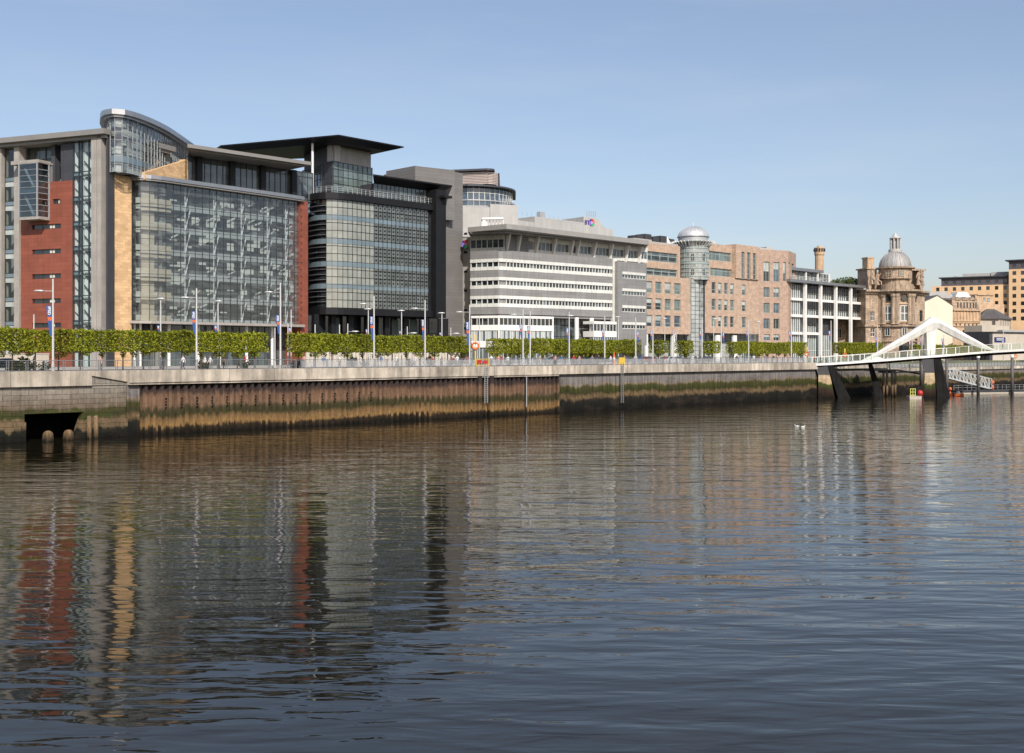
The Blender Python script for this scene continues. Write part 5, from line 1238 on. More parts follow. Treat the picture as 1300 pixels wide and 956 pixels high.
YS = 352; ss = empty('sandstone_hall', base(1226,YS), 'pale sandstone building with pilasters and an ornate dormered upper storey', 'historic building', 'buildings rising behind the waterfront')
sf = Fac(at(1209.8,YS), at(1244,YS+3)); rects = []
for a in (1222,1230.5,1238.5):
    rects.append((sf.u(a),sf.u(a)+.8,sf.z(1226,424),sf.z(1226,419)))
for a in (1213,1218,1224,1229,1234,1239): rects.append((sf.u(a),sf.u(a)+.55,sf.z(1226,413.5),sf.z(1226,411)))
mb = MB(); holed(mb, sf, 0, sf.L, DECK, sf.z(1226,394.5), rects, .3, 0, back=14); mb.build('wall', M['pale_stone'], ss)
for r in rects: window(ss, sf, r, M['frame_dark'], [M['glass_dark']], .25, fw=.06)
mb = MB()
for py,e_ in ((394,.6),(407.5,.4),(409.2,.3),(414,.35)): sf.box(mb, -.1, sf.L+.1, sf.z(1226,py+.6), sf.z(1226,py-.4), -.2, e_)
for a in range(1211,1244,4): u = sf.u(a+.5); sf.box(mb, u-.18,u+.18,sf.z(1226,407),sf.z(1226,395),.005,.22)
mb.build('cornice', M['pale_stone'], ss)
su = Fac(at(1208.5,YS+3), at(1243,YS+6)); mb = MB(); su.box(mb, 0, su.L, sf.z(1226,394), su.z(1226,381), -8, 0)
for a in (1212,1221,1231): u0 = su.u(a); u1 = su.u(a+7); zz = su.z(1226,381); P_=su.p; um=(u0+u1)/2; mb.hexa([P_(u0,zz,.3),P_(u1,zz,.3),P_(u1,zz,-3),P_(u0,zz,-3),P_(um-.1,zz+1.1,.3),P_(um+.1,zz+1.1,.3),P_(um+.1,zz+1.1,-3),P_(um-.1,zz+1.1,-3)])
mb.build('upper_wall', M['old_stone'], ss)
mb = MB(); 
for a in (1215,1219,1223,1227,1231,1235,1238): su.box(mb, su.u(a), su.u(a)+.55, su.z(1226,391), su.z(1226,384), .001, .03)
mb.build('window_band', M['glass_dark'], ss)
mb = MB(); su.box(mb, -1.5, su.L+.4, su.z(1226,380.9), su.z(1226,378.6), -12, -1.6); mb.build('roof', M['slate'], ss)
mb = MB(); wr = Fac(at(1212,372), at(1236,374)); 
for i,(a,b_,c) in enumerate(((0,1,379),(.06,.94,377),(.12,.9,375),(.2,.85,372.5),(.28,.8,370.5))): wr.box(mb, wr.L*a, wr.L*b_, wr.z(1224,c+2.2), wr.z(1224,c), -6+i*.3, -i*.3)
mb.build('white_roof', M['white_paint'], ss)
mb = MB(); gr = Fac(at(1180,370), at(1209,372)); gr.box(mb, 0, gr.L, gr.z(1195,380), gr.z(1195,373.5), -8, 0); gr.box(mb, .5, gr.L*.8, gr.z(1195,373.4), gr.z(1195,370), -6, -.4)
bb = empty('grey_roof_block', base(1195,371), 'low grey flat roof showing over the yellow gable', 'building', 'buildings rising behind the waterfront'); mb.build('roof', M['plant_grey'], bb)
od = empty('ornate_dormer_house', base(1250,385), 'weathered stone house front with small windows between the sandstone hall and the hotel', 'building', 'buildings rising behind the waterfront')
of = Fac(at(1238,384), at(1276,388)); rects = [(of.u(a),of.u(a)+1.1,of.z(1250,384),of.z(1250,378)) for a in (1248,1253.5)]+[(of.u(1276)-1.5,of.u(1276)-.5,of.z(1276,398),of.z(1276,393))]
mb = MB(); holed(mb, of, of.u(1238), of.u(1261), DECK, of.z(1250,375), rects[:2], .3, 0, back=8); of.box(mb, of.u(1261)+.01, of.L, DECK, of.z(1250,386), -8, -.4); of.box(mb, of.u(1240), of.u(1262), of.z(1250,375)+.01, of.z(1250,373.8), -8, .4); mb.build('wall', M['pale_stone'], od)
for r in rects[:2]: window(od, of, r, M['frame_white'], [M['glass_green']], .25, nx=2, nz=2, fw=.1)
YH = 356; hh = empty('hipped_roof_building', base(1262,YH), 'grey rendered building with a slate hipped roof and one small window', 'building', 'buildings rising behind the waterfront')
hf = Fac(at(1243.8,YH), at(1268.5,YH-1)); hf2 = Fac(at(1268.5,YH-1), at(1283.5,YH+9)); ze = hf.z(1260,405)
r1 = (hf.u(1259.3),hf.u(1263.6),hf.z(1260,412.5),hf.z(1260,407.5))
mb = MB(); holed(mb, hf, 0, hf.L, DECK, ze, [r1], .3, 0, back=9); hf2.box(mb, 0, hf2.L, DECK, ze, -9, 0); mb.build('wall', M['beige'], hh)
window(hh, hf, r1, M['frame_dark'], [M['glass_dark']], .25, fw=.1)
mb = MB()
for i in range(5): u = hf2.L*(.12+.2*i); hf2.box(mb, u-.16,u+.16,hf2.z(1276,417),ze-.3,.003,.14)
mb.build('pilaster', M['old_stone_plain'], hh)
mb = MB(); E_ = [hf.xy(-.6,.6),hf.xy(hf.L,.8),hf2.xy(hf2.L+.5,.6),hf2.xy(hf2.L+.5,-9),hf.xy(-.6,-10)]; zr_ = hf.z(1262,391.5)
Rg = [hf.xy(hf.L*.55,-5), hf.xy(hf.L*1.0,-6)]
mb.v += [(x,y,ze+.25) for x,y in E_]+[(x,y,zr_) for x,y in Rg]+[(x,y,ze) for x,y in E_]
mb.f += [(0,1,6,5),(1,2,6),(2,3,6),(3,4,5,6),(4,0,5)]+[(7+i,7+(i+1)%5,(i+1)%5,i) for i in range(5)]+[(11,10,9,8,7)]; mb.m += [0]*11; mb.build('roof', M['slate'], hh)
YB = 330; sb_ = empty('riverside_shed', base(1280,YB), 'low cream building with dark eaves and a dark blue sign behind the bridge', 'building', 'buildings rising behind the waterfront')
sf_ = Fac(at(1256,YB), at(1330,YB+14)); mb = MB(); sf_.box(mb, sf_.u(1260), sf_.L, DECK, sf_.z(1270,422.8), -9, 0); sf_.box(mb, sf_.u(1256), sf_.u(1290), sf_.z(1270,421), sf_.z(1270,413), -8.8, -2.5); w_ = mb.build('wall', M['beige'], sb_)
mb = MB(); sf_.box(mb, 0, sf_.u(1260)-.01, DECK, sf_.z(1270,422.5), -9, .05); sf_.box(mb, 0, sf_.L, sf_.z(1270,422.4), sf_.z(1270,421.2), -9.2, .5); mb.build('dark_edge', M['charcoal'], sb_)
mb = MB(); sf_.box(mb, sf_.u(1275), sf_.L, sf_.z(1270,421.1), sf_.z(1270,418.6), -8, -.6); mb.build('roof', M['plant_grey'], sb_)
mb = MB(); sf_.box(mb, sf_.u(1262.2), sf_.u(1276), sf_.z(1270,434.6), sf_.z(1270,428.2), .002, .12); sg = mb.build('sign_board', M['sign_blue'], sb_)
mb = MB(); a0,a1 = sf_.u(1265),sf_.u(1273); zc0,zc1 = sf_.z(1270,433),sf_.z(1270,429.3)
for k in range(3):
    u = a0+(a1-a0)*k/3; w3=(a1-a0)/3*.78
    sf_.box(mb, u, u+w3, zc0+.2, zc0+.36, .122,.14); sf_.box(mb, u, u+w3, zc1-.2, zc1-.02, .122,.14); sf_.box(mb, u, u+.14, zc0+.37, zc1-.21, .122,.14); sf_.box(mb, u+w3-.14, u+w3, zc0+.37, zc1-.21, .122,.14)
mb.build('lettering', M['sign_white'], sg)
# hotel
YHt = 440; ho = empty('brick_hotel', base(1250,YHt), 'large orange brick hotel with dark top storeys and rows of small square windows', 'hotel', 'buildings rising behind the waterfront')
h1 = Fac(at(1183,YHt), at(1280.8,YHt-14)); h2 = Fac(at(1280.8,YHt-16), at(1345,YHt-26))
wins = []
for px in (1190.5,1201,1211.7,1222.3,1233,1243.5,1254.2,1265.2,1276.3):
    for py in (366.3,376.2,385.2,394.5):
        u = h1.u(px); z = h1.z(px, py); z = zat(py,YHt-8)
        wins.append((u-.62,u+.62,z-.7,z+.75))
zA_ = zat(362.4,YHt-7)
mb = MB(); holed(mb, h1, 0, h1.L, DECK, zA_, wins, .25, 0, back=14); mb.build('wall', M['hotel_brick'], ho)
top = [(h1.u(px)-.62,h1.u(px)+.62,zat(357.4,YHt-8)-.7,zat(357.4,YHt-8)+.75) for px in (1201,1211.7,1222.3,1233,1243.5,1254.2,1265.2,1276.3)]
mb = MB(); holed(mb, h1, h1.u(1195), h1.L, zA_+.01, zat(352.6,YHt-7), top, .25, 0, back=14); mb.build('upper_wall', M['hotel_dark'], ho)
wins2 = []
for px in (1287.7,1298.4,1309,1320,1331,1341):
    for py in (345.5,355.2,365.2,374.8,384.6,394.3,404.0): z = zat(py,YHt-22); u = h2.u(px); wins2.append((u-.68,u+.68,z-.75,z+.75))
zB_ = zat(341,YHt-20)
mb = MB(); holed(mb, h2, 0, h2.L, DECK, zB_, wins2, .25, 0, back=14); mb.build('wall', M['hotel_brick'], ho)
top2 = [(h2.u(px)-.62,h2.u(px)+.62,zat(335.5,YHt-22)-.7,zat(335.5,YHt-22)+.75) for px in (1287.7,1298.4,1309,1320,1331,1341)]
mb = MB(); holed(mb, h2, 0, h2.L, zB_+.01, zat(330.5,YHt-20), top2, .25, 0, back=14); mb.build('upper_wall', M['hotel_dark'], ho)
for fc,ws in ((h1,wins+top),(h2,wins2+top2)):
    for r in ws:
        if r in wins or r in wins2 or True: window(ho, fc, r, M['frame_dark'], [M['glass_dark']], .22, nx=2 if random.random()<.3 else 1, fw=.08)
mb = MB(); h1.box(mb, h1.u(1192), h1.L, zat(352.5,YHt-7), zat(351.2,YHt-7), -15, 1.0); h2.box(mb, -1.2, h2.L, zat(330.4,YHt-20), zat(329,YHt-20), -15, 1.0); mb.build('roof', M['charcoal'], ho)
mb = MB(); h1.box(mb, h1.u(1222,-4), h1.u(1257,-4), zat(351.1,YHt-7), zat(346.6,YHt-7), -9, -4); h1.box(mb, h1.u(1258,-4), h1.u(1281,-4), zat(351.1,YHt-7), zat(345.5,YHt-7), -9, -4.2); h1.box(mb, h1.u(1210,-4), h1.u(1214,-4), zat(351.1,YHt-7), zat(349,YHt-7), -9, -4.2); mb.build('roof_plant', M['plant_grey'], ho)
# ================================================================ footbridge
random.seed(18)
YBR = 234.0
br = empty('footbridge', (*at(1180,YBR), 0), 'white steel footbridge with a leaning A-shaped mast rising above its thin curved deck', 'bridge')
dk = [(1031,461.8),(1045,461.3),(1070,459.9),(1100,457.8),(1130,455.6),(1165,452.8),(1200,450.2),(1240,446.8),(1275,444.6),(1310,442.8),(1360,441),(1420,440)]
def dY(px): return 233.0 + (px-1030)*.012 + max(0,px-1200)*-.05
DP = []
for px,py in dk: Y = dY(px); x,y = at(px,Y); DP.append(Vector((x,y,zat(py,Y))))
def bridge_curve(n=60):
    out = []
    E = [DP[0]*2-DP[1]]+DP+[DP[-1]*2-DP[-2]]
    for i in range(1,len(E)-2):
        for k in range(6):
            t=k/6; p0,p1,p2,p3=E[i-1:i+3]; out.append(.5*((2*p1)+(p2-p0)*t+(2*p0-5*p1+4*p2-p3)*t*t+(3*p1-p0-3*p2+p3)*t**3))
    out.append(DP[-1]); return out
BC = bridge_curve(); W2 = 4.2
def deckn(i):
    d = (BC[min(i+1,len(BC)-1)]-BC[max(i-1,0)]); d.z=0; d.normalize(); return Vector((d.y,-d.x,0))
sec = [(0,0),(0.05,-.42),(-1.4,-.95),(-W2+1.4,-.95),(-W2-.05,-.42),(-W2,0)]      # (outward offset, z)
mb = MB(); b0 = 0
for i,p in enumerate(BC):
    n = deckn(i)
    for o,z in sec: q = p+n*o; mb.v.append((q.x,q.y,q.z+z))
m_ = len(sec)
for i in range(len(BC)-1):
    for k in range(m_):
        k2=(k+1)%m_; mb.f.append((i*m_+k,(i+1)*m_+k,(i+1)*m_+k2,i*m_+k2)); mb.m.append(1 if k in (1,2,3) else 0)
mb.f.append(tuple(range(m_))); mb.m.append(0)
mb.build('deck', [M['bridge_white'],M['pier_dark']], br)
for (o,nm) in ((0.0,'parapet'),(-W2+.1,'parapet')):
    mb = MB(); acc = 0; last = None; L=0
    for i in range(len(BC)-1):
        a = BC[i]+deckn(i)*(o-.06); b_ = BC[i+1]+deckn(i+1)*(o-.06)
        for h_ in (1.35,): mb.tube(a+Vector((0,0,h_)), b_+Vector((0,0,h_)), .05, n=5, caps=False)
        for h_ in (.3,.6,.9): mb.tube(a+Vector((0,0,h_)), b_+Vector((0,0,h_)), .012, n=4, caps=False)
        seg = (b_-a).length; 
        while acc < seg:
            p = a.lerp(b_, acc/seg); n = deckn(i); q = p+n*.1
            t = Vector((-n.y,n.x,0))*.09
            mb.hexa([p-t-n*.22,p+t-n*.22,p+t+n*.05,p-t+n*.05]+[v+Vector((0,0,1.4)) for v in (p-t-n*.02,p+t-n*.02,p+t+n*.12,p-t+n*.12)]); acc += 2.6
        acc -= seg
    rl = mb.build(nm, M['bridge_white'], br)
    mb = MB()
    for i in range(len(BC)-1):
        a = BC[i]+deckn(i)*(o-.02); b_ = BC[i+1]+deckn(i+1)*(o-.02); mb.face([(a.x,a.y,a.z+.1),(b_.x,b_.y,b_.z+.1),(b_.x,b_.y,b_.z+1.2),(a.x,a.y,a.z+1.2)])
    mb.build('glass_panel', M['glass_clear'], rl)
# mast: two tapered fish-shaped members and a leg
def member(pts, name):     # pts: (px,py_top,py_bot), a tapered lens-section box through real space
    mb = MB(); sl = []
    for px,pt,pb,yo,wd in pts:
        Y = dY(px)+yo; x,y = at(px,Y); zt_,zb_ = zat(pt,Y),zat(pb,Y); h_=(zt_-zb_); zm=(zt_+zb_)/2
        sl.append([(x,y-wd/2,zm+h_*.1),(x,y-wd*.18,zt_),(x,y+wd*.3,zt_),(x,y+wd/2,zm),(x,y+wd*.3,zb_),(x,y-wd*.3,zb_)])
    n=6
    for s_ in sl: mb.v += s_
    for i in range(len(sl)-1):
        for k in range(n): k2=(k+1)%n; mb.f.append((i*n+k,i*n+k2,(i+1)*n+k2,(i+1)*n+k)); mb.m.append(0)
    mb.f += [tuple(range(n)), tuple((len(sl)-1)*n+k for k in reversed(range(n)))]; mb.m += [0,0]
    return mb.build(name, M['bridge_white'], br)
member([(1093,457.6,458.8,2.2,.3),(1108,450.2,455.0,2.2,1.0),(1130,436.8,444.5,2.2,1.7),(1155,421.5,432.0,2.2,2.2),(1170,411.5,424.5,2.2,2.4),(1176,407.0,421.0,2.2,2.4),(1182,402.6,420.0,2.2,2.3)], 'mast_arm')
member([(1182,402.6,420.0,2.2,2.3),(1190,405.4,417.0,2.2,2.4),(1205,412.8,425.0,2.2,2.3),(1225,424.0,434.8,2.2,2.0),(1245,435.0,442.2,2.2,1.5),(1258,442.0,445.0,2.2,.9),(1266,445.2,446.2,2.2,.3)], 'mast_arm')
mb = MB(); 
def q3(px,py,yo): Y = dY(px)+yo; return Vector((*at(px,Y), zat(py,Y)))
A0,A1 = q3(1176,414,1.5),q3(1188.6,414,1.5); B0,B1 = q3(1177.5,452.6,1.9),q3(1187.2,451.8,1.9)
dv = Vector((0,1.6,0)); mb.hexa([B0,B1,B1+dv,B0+dv,A0,A1,A1+dv,A0+dv]); mb.build('mast_leg', M['bridge_white'], br)
mb = MB(); a,b_,c = q3(1094,458.4,2.0),q3(1124,456.0,2.0),q3(1108,450.2,2.0); d_=Vector((0,.5,0)); mb.v += [tuple(v) for v in (a,b_,c,a+d_,b_+d_,c+d_)]; mb.f += [(0,1,2),(5,4,3),(0,3,4,1),(1,4,5,2),(2,5,3,0)]; mb.m += [0]*5
mb.build('gusset', M['bridge_white'], br)
# piers: pale concrete nose, dark steel fins that splay towards the water
def pier(tl, tr, bl, br_, fin_r, ytop, ysplit, wd, name, tw=5):
    Y = dY(tl)+.6
    P_ = lambda px,py,o: (*at(px,Y+o), zat(py,Y+o))
    mb = MB(); h0,h1 = ysplit,ytop
    mb.hexa([(*at(bl,Y),-1.5),(*at(br_,Y),-1.5),(*at(br_,Y+wd),-1.5),(*at(bl,Y+wd),-1.5),P_(tl+1,h0,0),P_(tr+.5,h0,0),P_(tr+.5,h0,wd),P_(tl+1,h0,wd)]); mb.build('pier', M['pier_conc'], br)
    mb = MB(); mb.hexa([P_(tl+.6,h0-.1,-.1),P_(tr+.7,h0-.1,-.1),P_(tr+.7,h0-.1,wd),P_(tl+.6,h0-.1,wd),P_(tl-4,h1,-.1),P_(tr-1,h1,-.1),P_(tr-1,h1,wd),P_(tl-4,h1,wd)]); mb.build('pier_head', M['dark_metal'], br)
    mb = MB(); x0,y0 = at(fin_r-17,Y+.4); x1,_ = at(fin_r,Y+.4)
    mb.hexa([(x0,Y-.3,-1.2),(x1,Y-.3,-1.2),(x1,Y+wd,-1.2),(x0,Y+wd,-1.2),P_(tr-2,h1,-.3),P_(tr+tw,h1,-.3),P_(tr+tw,h1,wd),P_(tr-2,h1,wd)]); mb.build('steel_fin', M['pier_dark'], br)
pier(1038,1053,1038.5,1062,1082,463.5,475.5,3.2,'pier')
pier(1173.5,1188,1172,1197,1206,456.0,473.0,3.6,'pier',tw=7)
mb = MB(); x,y = at(1108,238); mb.hexa([(*at(1112,240),-1),(*at(1124,240),-1),(*at(1124,243),-1),(*at(1112,243),-1),(*at(1101,240),zat(458,240)),(*at(1106,240),zat(458,240)),(*at(1106,243),zat(458,240)),(*at(1101,243),zat(458,240))]); mb.build('raking_strut', M['pier_dark'], br)
mb = MB(); x,y = at(1170,dY(1170)+1); mb.tube((x,y,2.5),(x,y,zat(455,dY(1170)+1)),.42,n=12); mb.build('round_pile', M['pile_steel'], br, smooth=True)

# ---------------------------------------------------------------- timber landing stage left of the tall pier
jt = empty('jetty', (*at(1130,241), 0), 'narrow landing stage on weathered round piles under the footbridge', 'jetty')
mb = MB(); J = Fac(at(1103,241), at(1140,242)); J2 = Fac(at(1140,242), at(1173,241))
zj = J.z(1120,469); J.box(mb, 0, J.L, zj-.35, zj, -2.5, 0)
P_ = J2.p; zj2 = zat(474.5,241); mb.hexa([P_(0,zj-.35,0),P_(J2.L,zj2-.35,0),P_(J2.L,zj2-.35,-2.5),P_(0,zj-.35,-2.5),P_(0,zj,0),P_(J2.L,zj2,0),P_(J2.L,zj2,-2.5),P_(0,zj,-2.5)]); mb.build('deck', M['dark_metal'], jt)
for px in (1121.7,1126,1132.8,1136.5):
    x,y = at(px,242); mb = MB(); mb.tube((x,y,-1),(x,y,zj-.36),.26,n=10); mb.build('pile', M['pile_wood'], jt, smooth=True)
mb = MB()
for px in (1121,1130): J.box(mb, J.u(px), J.u(px+7.5), zj-.75, zj-.36, -2.2,-.2)
mb.build('cross_beam', M['black_metal'], jt)
mb = MB()
for u in lin(0.1,J.L,26): J.box(mb, u-.02,u+.02,zj,zj+1.2,-.06,-.02)
J.box(mb,0,J.L,zj+1.2,zj+1.26,-.08,0)
for i,u in enumerate(lin(.1,J2.L,22)): z = zj+(zj2-zj)*u/J2.L; J2.box(mb,u-.02,u+.02,z,z+1.25,-.06,-.02)
mb.bar(P_(0,zj+1.23,-.04),P_(J2.L,zj2+1.25,-.04),.06,.06); mb.build('handrail', M['steel_grey'], jt)
# floating platform with yellow ladder rack and red buoy
fp = empty('mooring_float', (*at(1163,229), 0), 'small timber float moored beside the tall bridge pier', 'float')
F1 = Fac(at(1155,229), at(1170,229)); mb = MB(); F1.box(mb, 0, F1.L, -.3, .45, -2, 0); F1.box(mb, -.05, F1.L+.05, .451, .6, -2.05, .05); mb.build('deck', M['beige'], fp)
zf0 = .61
yl = empty('yellow_rack', (*at(1157.5,229.6), zf0), 'yellow open ladder rack standing on the small float', 'rack'); mb = MB()
for u in (.25,1.25): F1.box(mb, F1.L*.03+u-.07, F1.L*.03+u+.07, zf0, zf0+1.55, -.6,-.46)
for z in (.1,.75,1.4): F1.box(mb, F1.L*.03+.2,F1.L*.03+1.3,zf0+z,zf0+z+.13,-.64,-.5)
F1.box(mb, F1.L*.03+.7,F1.L*.03+.82,zf0,zf0+1.5,-.62,-.48); mb.build('frame', M['lime'], yl)
def lathe_thing(name, label, cat, px, Y, z, prof, m_, part, n=14, group=None):
    x,y = at(px,Y); r = empty(name, (x,y,z), label, cat, group); mb = MB(); mb.lathe(0,0,prof,n); mb.build(part, m_, r, smooth=True, local=True); return r
lathe_thing('mooring_buoy', 'red mooring buoy standing on the small float', 'buoy', 1168, 229.6, zf0, [(0,0),(.55,.1),(.62,.7),(.45,1.05),(.12,1.2),(0,1.2)], M['red'], 'body')
# ---------------------------------------------------------------- pontoon, gangway, piles, marker posts, boat
pn = empty('pontoon', (*at(1260,262), 0), 'long grey floating pontoon with low rails beside the steel piles', 'pontoon')
PF = Fac(at(1222,258), at(1345,268)); mb = MB(); PF.box(mb, 0, PF.L, -.4, .3, -3.2, 0); mb.build('hull', M['beige'], pn)
mb = MB(); PF.box(mb, -.05, PF.L, .301, .75, -3.3, .08); mb.build('deck', M['dark_metal'], pn)
mb = MB()
for u in lin(.2,PF.L-.2,22): PF.box(mb, u-.03,u+.03,.751,1.9,-3.1,-3.04)
for z in (1.35,1.9): PF.box(mb, .2,PF.L-.2,z-.025,z+.025,-3.1,-3.05)
mb.build('handrail', M['steel_grey'], pn)
gw = empty('gangway', (*at(1230,262), 0), 'white steel truss gangway sloping down from the quay to the pontoon', 'gangway')
ga, gb = Vector((*at(1202,268), zat(479.5,268))), Vector((*at(1256,261), 1.12))
gd = gb-ga; gs = Vector((gd.y,-gd.x,0)).normalized(); mb = MB(); mb2 = MB()
for o in (0,-1.6):
    A_ = ga+gs*o; B_ = gb+gs*o; H_ = Vector((0,0,2.3)); nseg = 12
    mb.bar(A_,B_,.14,.2); mb.bar(A_+H_,B_+H_,.12,.12)
    for k in range(nseg+1):
        p = A_.lerp(B_,k/nseg); mb.tube(p,p+H_,.05,n=4)
        if k < nseg: q_ = A_.lerp(B_,(k+1)/nseg); mb.tube((p if k%2 else p+H_),(q_+H_ if k%2 else q_),.045,n=4)
mb.build('truss', M['white_metal'], gw); mb2.hexa([ga-Vector((0,0,.35)),gb-Vector((0,0,.35)),gb-gs*1.6-Vector((0,0,.35)),ga-gs*1.6-Vector((0,0,.35)),ga-Vector((0,0,.11)),gb-Vector((0,0,.11)),gb-gs*1.6-Vector((0,0,.11)),ga-gs*1.6-Vector((0,0,.11))]); mb2.build('walkway', M['black_metal'], gw)
for i,(px,pt,Y,lab) in enumerate(((1202,453.6,252,'tall steel mooring pile with white cap close to the bridge pier and the gangway head'),(1241.8,452.6,257,'tall steel mooring pile with white cap standing where the gangway meets the pontoon'),(1285,452.2,262,'tall steel mooring pile with white cap beside the yellow lifebuoy post'))):
    x,y = at(px,Y); r = empty('mooring_pile', (x,y,0), lab, 'mooring pile', 'steel mooring piles'); h_ = zat(pt,Y)
    mb = MB(); mb.tube((x,y,-1),(x,y,h_-.3),.36,n=14); mb.build('shaft', M['pile_steel'], r, smooth=True)
    mb = MB(); mb.lathe(x,y,[(.42,h_-.3),(.42,h_+.05),(.3,h_+.3),(0,h_+.42)],14); mb.build('cap', M['white_paint'], r, smooth=True)
x,y = at(1203,251); 
def marker(px, Y, z, h_, lab):
    x,y = at(px,Y); r = empty('channel_marker', (x,y,z), lab, 'marker', 'orange marker posts')
    mb = MB(); mb.tube((0,0,0),(0,0,h_),.07,n=8); mb.build('post', M['dark_metal'], r, local=True)
    mb = MB(); mb.lathe(0,0,[(0,h_*.5),(.28,h_*.55),(.36,h_*.68),(.28,h_*.83),(0,h_*.88)],14); mb.build('ball', M['orange'], r, smooth=True, local=True)
    mb = MB(); mb.lathe(0,0,[(.1,.05),(.26,.12),(.26,h_*.3),(.1,h_*.45)],12); mb.build('drum', M['orange'], r, smooth=True, local=True)
marker(1206.3, 250, -.2, 2.3, 'orange ball marker post standing beside the foot of the bridge pier'); marker(1260.5, 263, .75, 2.6, 'orange ball marker post standing on the pontoon right of the gangway')
# small boat
x,y = at(1217,245); bt = empty('small_boat', (x,y,0), 'small orange open boat moored at the end of the pontoon', 'boat', rz=.5); bt.scale = (.5,.6,.6)
mb = MB(); n=10; st = []
for i in range(n+1):
    t=i/n; xx=-3.1+6.2*t; wd=1.05*math.sin(math.pi*min(1,.18+t*.82)**.8) if t<1 else .03; wd = max(.05, 1.05*(1-abs(2*t-.75)**2.6/3.6)) ; wd = wd if t<.93 else .3
    zt_=.75+.35*t*t; st.append([(xx,-wd,zt_),(xx,-wd*.75,.1),(xx,0,-.2),(xx,wd*.75,.1),(xx,wd,zt_),(xx,wd*.85,zt_-.02),(xx,0,.35),(xx,-wd*.85,zt_-.02)])
for s_ in st: mb.v += s_
for i in range(n):
    for k in range(8): k2=(k+1)%8; mb.f.append((i*8+k,(i+1)*8+k,(i+1)*8+k2,i*8+k2)); mb.m.append(0)
mb.f += [tuple(range(8)),tuple(n*8+k for k in reversed(range(8)))]; mb.m += [0,0]; mb.build('hull', M['orange'], bt, local=True)
mb = MB(); mb.box(-.9,.5,-.5,.5,.5,1.2); mb.box(-.7,.1,-.4,.4,1.21,1.75); mb.build('cover', M['white_paint'], bt, local=True)
mb = MB(); mb.box(-3.5,-3.05,-.22,.22,.2,1.15); mb.build('outboard_motor', M['black_metal'], bt, local=True)
x,y = at(1206,249.0)
fl = empty('work_float', (x,y,0), 'small orange float at the foot of the marker post by the bridge pier', 'float'); mb = MB(); mb.box(-.6,.6,-.4,.4,-.2,.3); mb.box(-.45,.45,-.3,.3,.301,.45); mb.build('body', M['orange'], fl, local=True)
# lifebuoy posts: yellow board on post with orange ring
def ring(mb, c, R_, r_, n=20, m2=8, mi=0):
    b = len(mb.v)
    for i in range(n):
        a=2*math.pi*i/n
        for j in range(m2):
            t=2*math.pi*j/m2; q=R_+r_*math.cos(t); mb.v.append((c[0]+q*math.cos(a),c[1]+r_*math.sin(t),c[2]+q*math.sin(a)))
    for i in range(n):
        for j in range(m2): i2=(i+1)%n; j2=(j+1)%m2; mb.f.append((b+i*m2+j,b+i2*m2+j,b+i2*m2+j2,b+i*m2+j2)); mb.m.append(mi)
def lifebuoy(px, d, zb, lab, h_=2.6, sc=1.0):
    x,y = Q(spx(px,d),d); r = empty('lifebuoy_post', (x,y,zb), lab, 'lifebuoy post', 'lifebuoy posts on the quay'); r.scale=(sc,)*3
    mb = MB(); mb.box(-.07,.07,-.07,.07,0,h_); mb.box(-.12,.12,-.1,.1,h_,h_+.75); mb.build('post', M['yellow'], r, local=True)
    mb = MB(); ring(mb,(0,-.16,h_-.75),.42,.11); mb.build('lifebuoy', M['orange'], r, smooth=True, local=True)
lifebuoy(603.5, 1.4, DECK, 'yellow lifebuoy post with orange ring beside the yellow and red ladder gate', 3.5, 1.15)
lifebuoy(1024.5, 1.5, DECK, 'tall yellow lifebuoy post just left of where the footbridge starts', 2.6, 1.05)
lifebuoy(1072.5, 1.5, DECK, 'yellow lifebuoy post behind the left end of the footbridge deck', 2.4)
lifebuoy(1289, 1.2, 5.76, 'yellow lifebuoy post on the lower quay beside the right-hand mooring pile', 3.4, 1.1)
# gates at the ladders
def gate(px, lab, w_, cols, name='safety_gate'):
    x,y = Q(spx(px,.1),.1); r = empty(name, (x,y,7.5), lab, 'gate', 'coloured ladder gates', rz=math.radians(45)); mb = MB()
    mb.box(0,w_,-.04,.04,1.05,1.12); mb.box(0,w_,-.04,.04,.1,.16); mb.box(0,.07,-.05,.05,0,1.15); mb.box(w_-.07,w_,-.05,.05,0,1.15)
    for i in range(1,5): mb.box(w_*i/5-.03,w_*i/5+.03,-.03,.03,.16,1.05)
    mb.build('frame', M['yellow'], r, local=True); mb = MB()
    for c_ in cols: mb.box(c_[0],c_[1],-.09,-.045,c_[2],c_[3])
    mb.build('panel', M[cols[0][4]], r, local=True)
gate(604.5, 'yellow gate with red panels in the railing at the ladder below the lifebuoy post', 2.6, [(.1,1.0,.4,.95,'red'),(1.3,2.3,.4,.85,'red')])
gate(785.5, 'solid yellow ladder gate bulging over the quay edge in front of the pink granite office', 1.6, [(.05,1.5,.1,1.25,'yellow')])
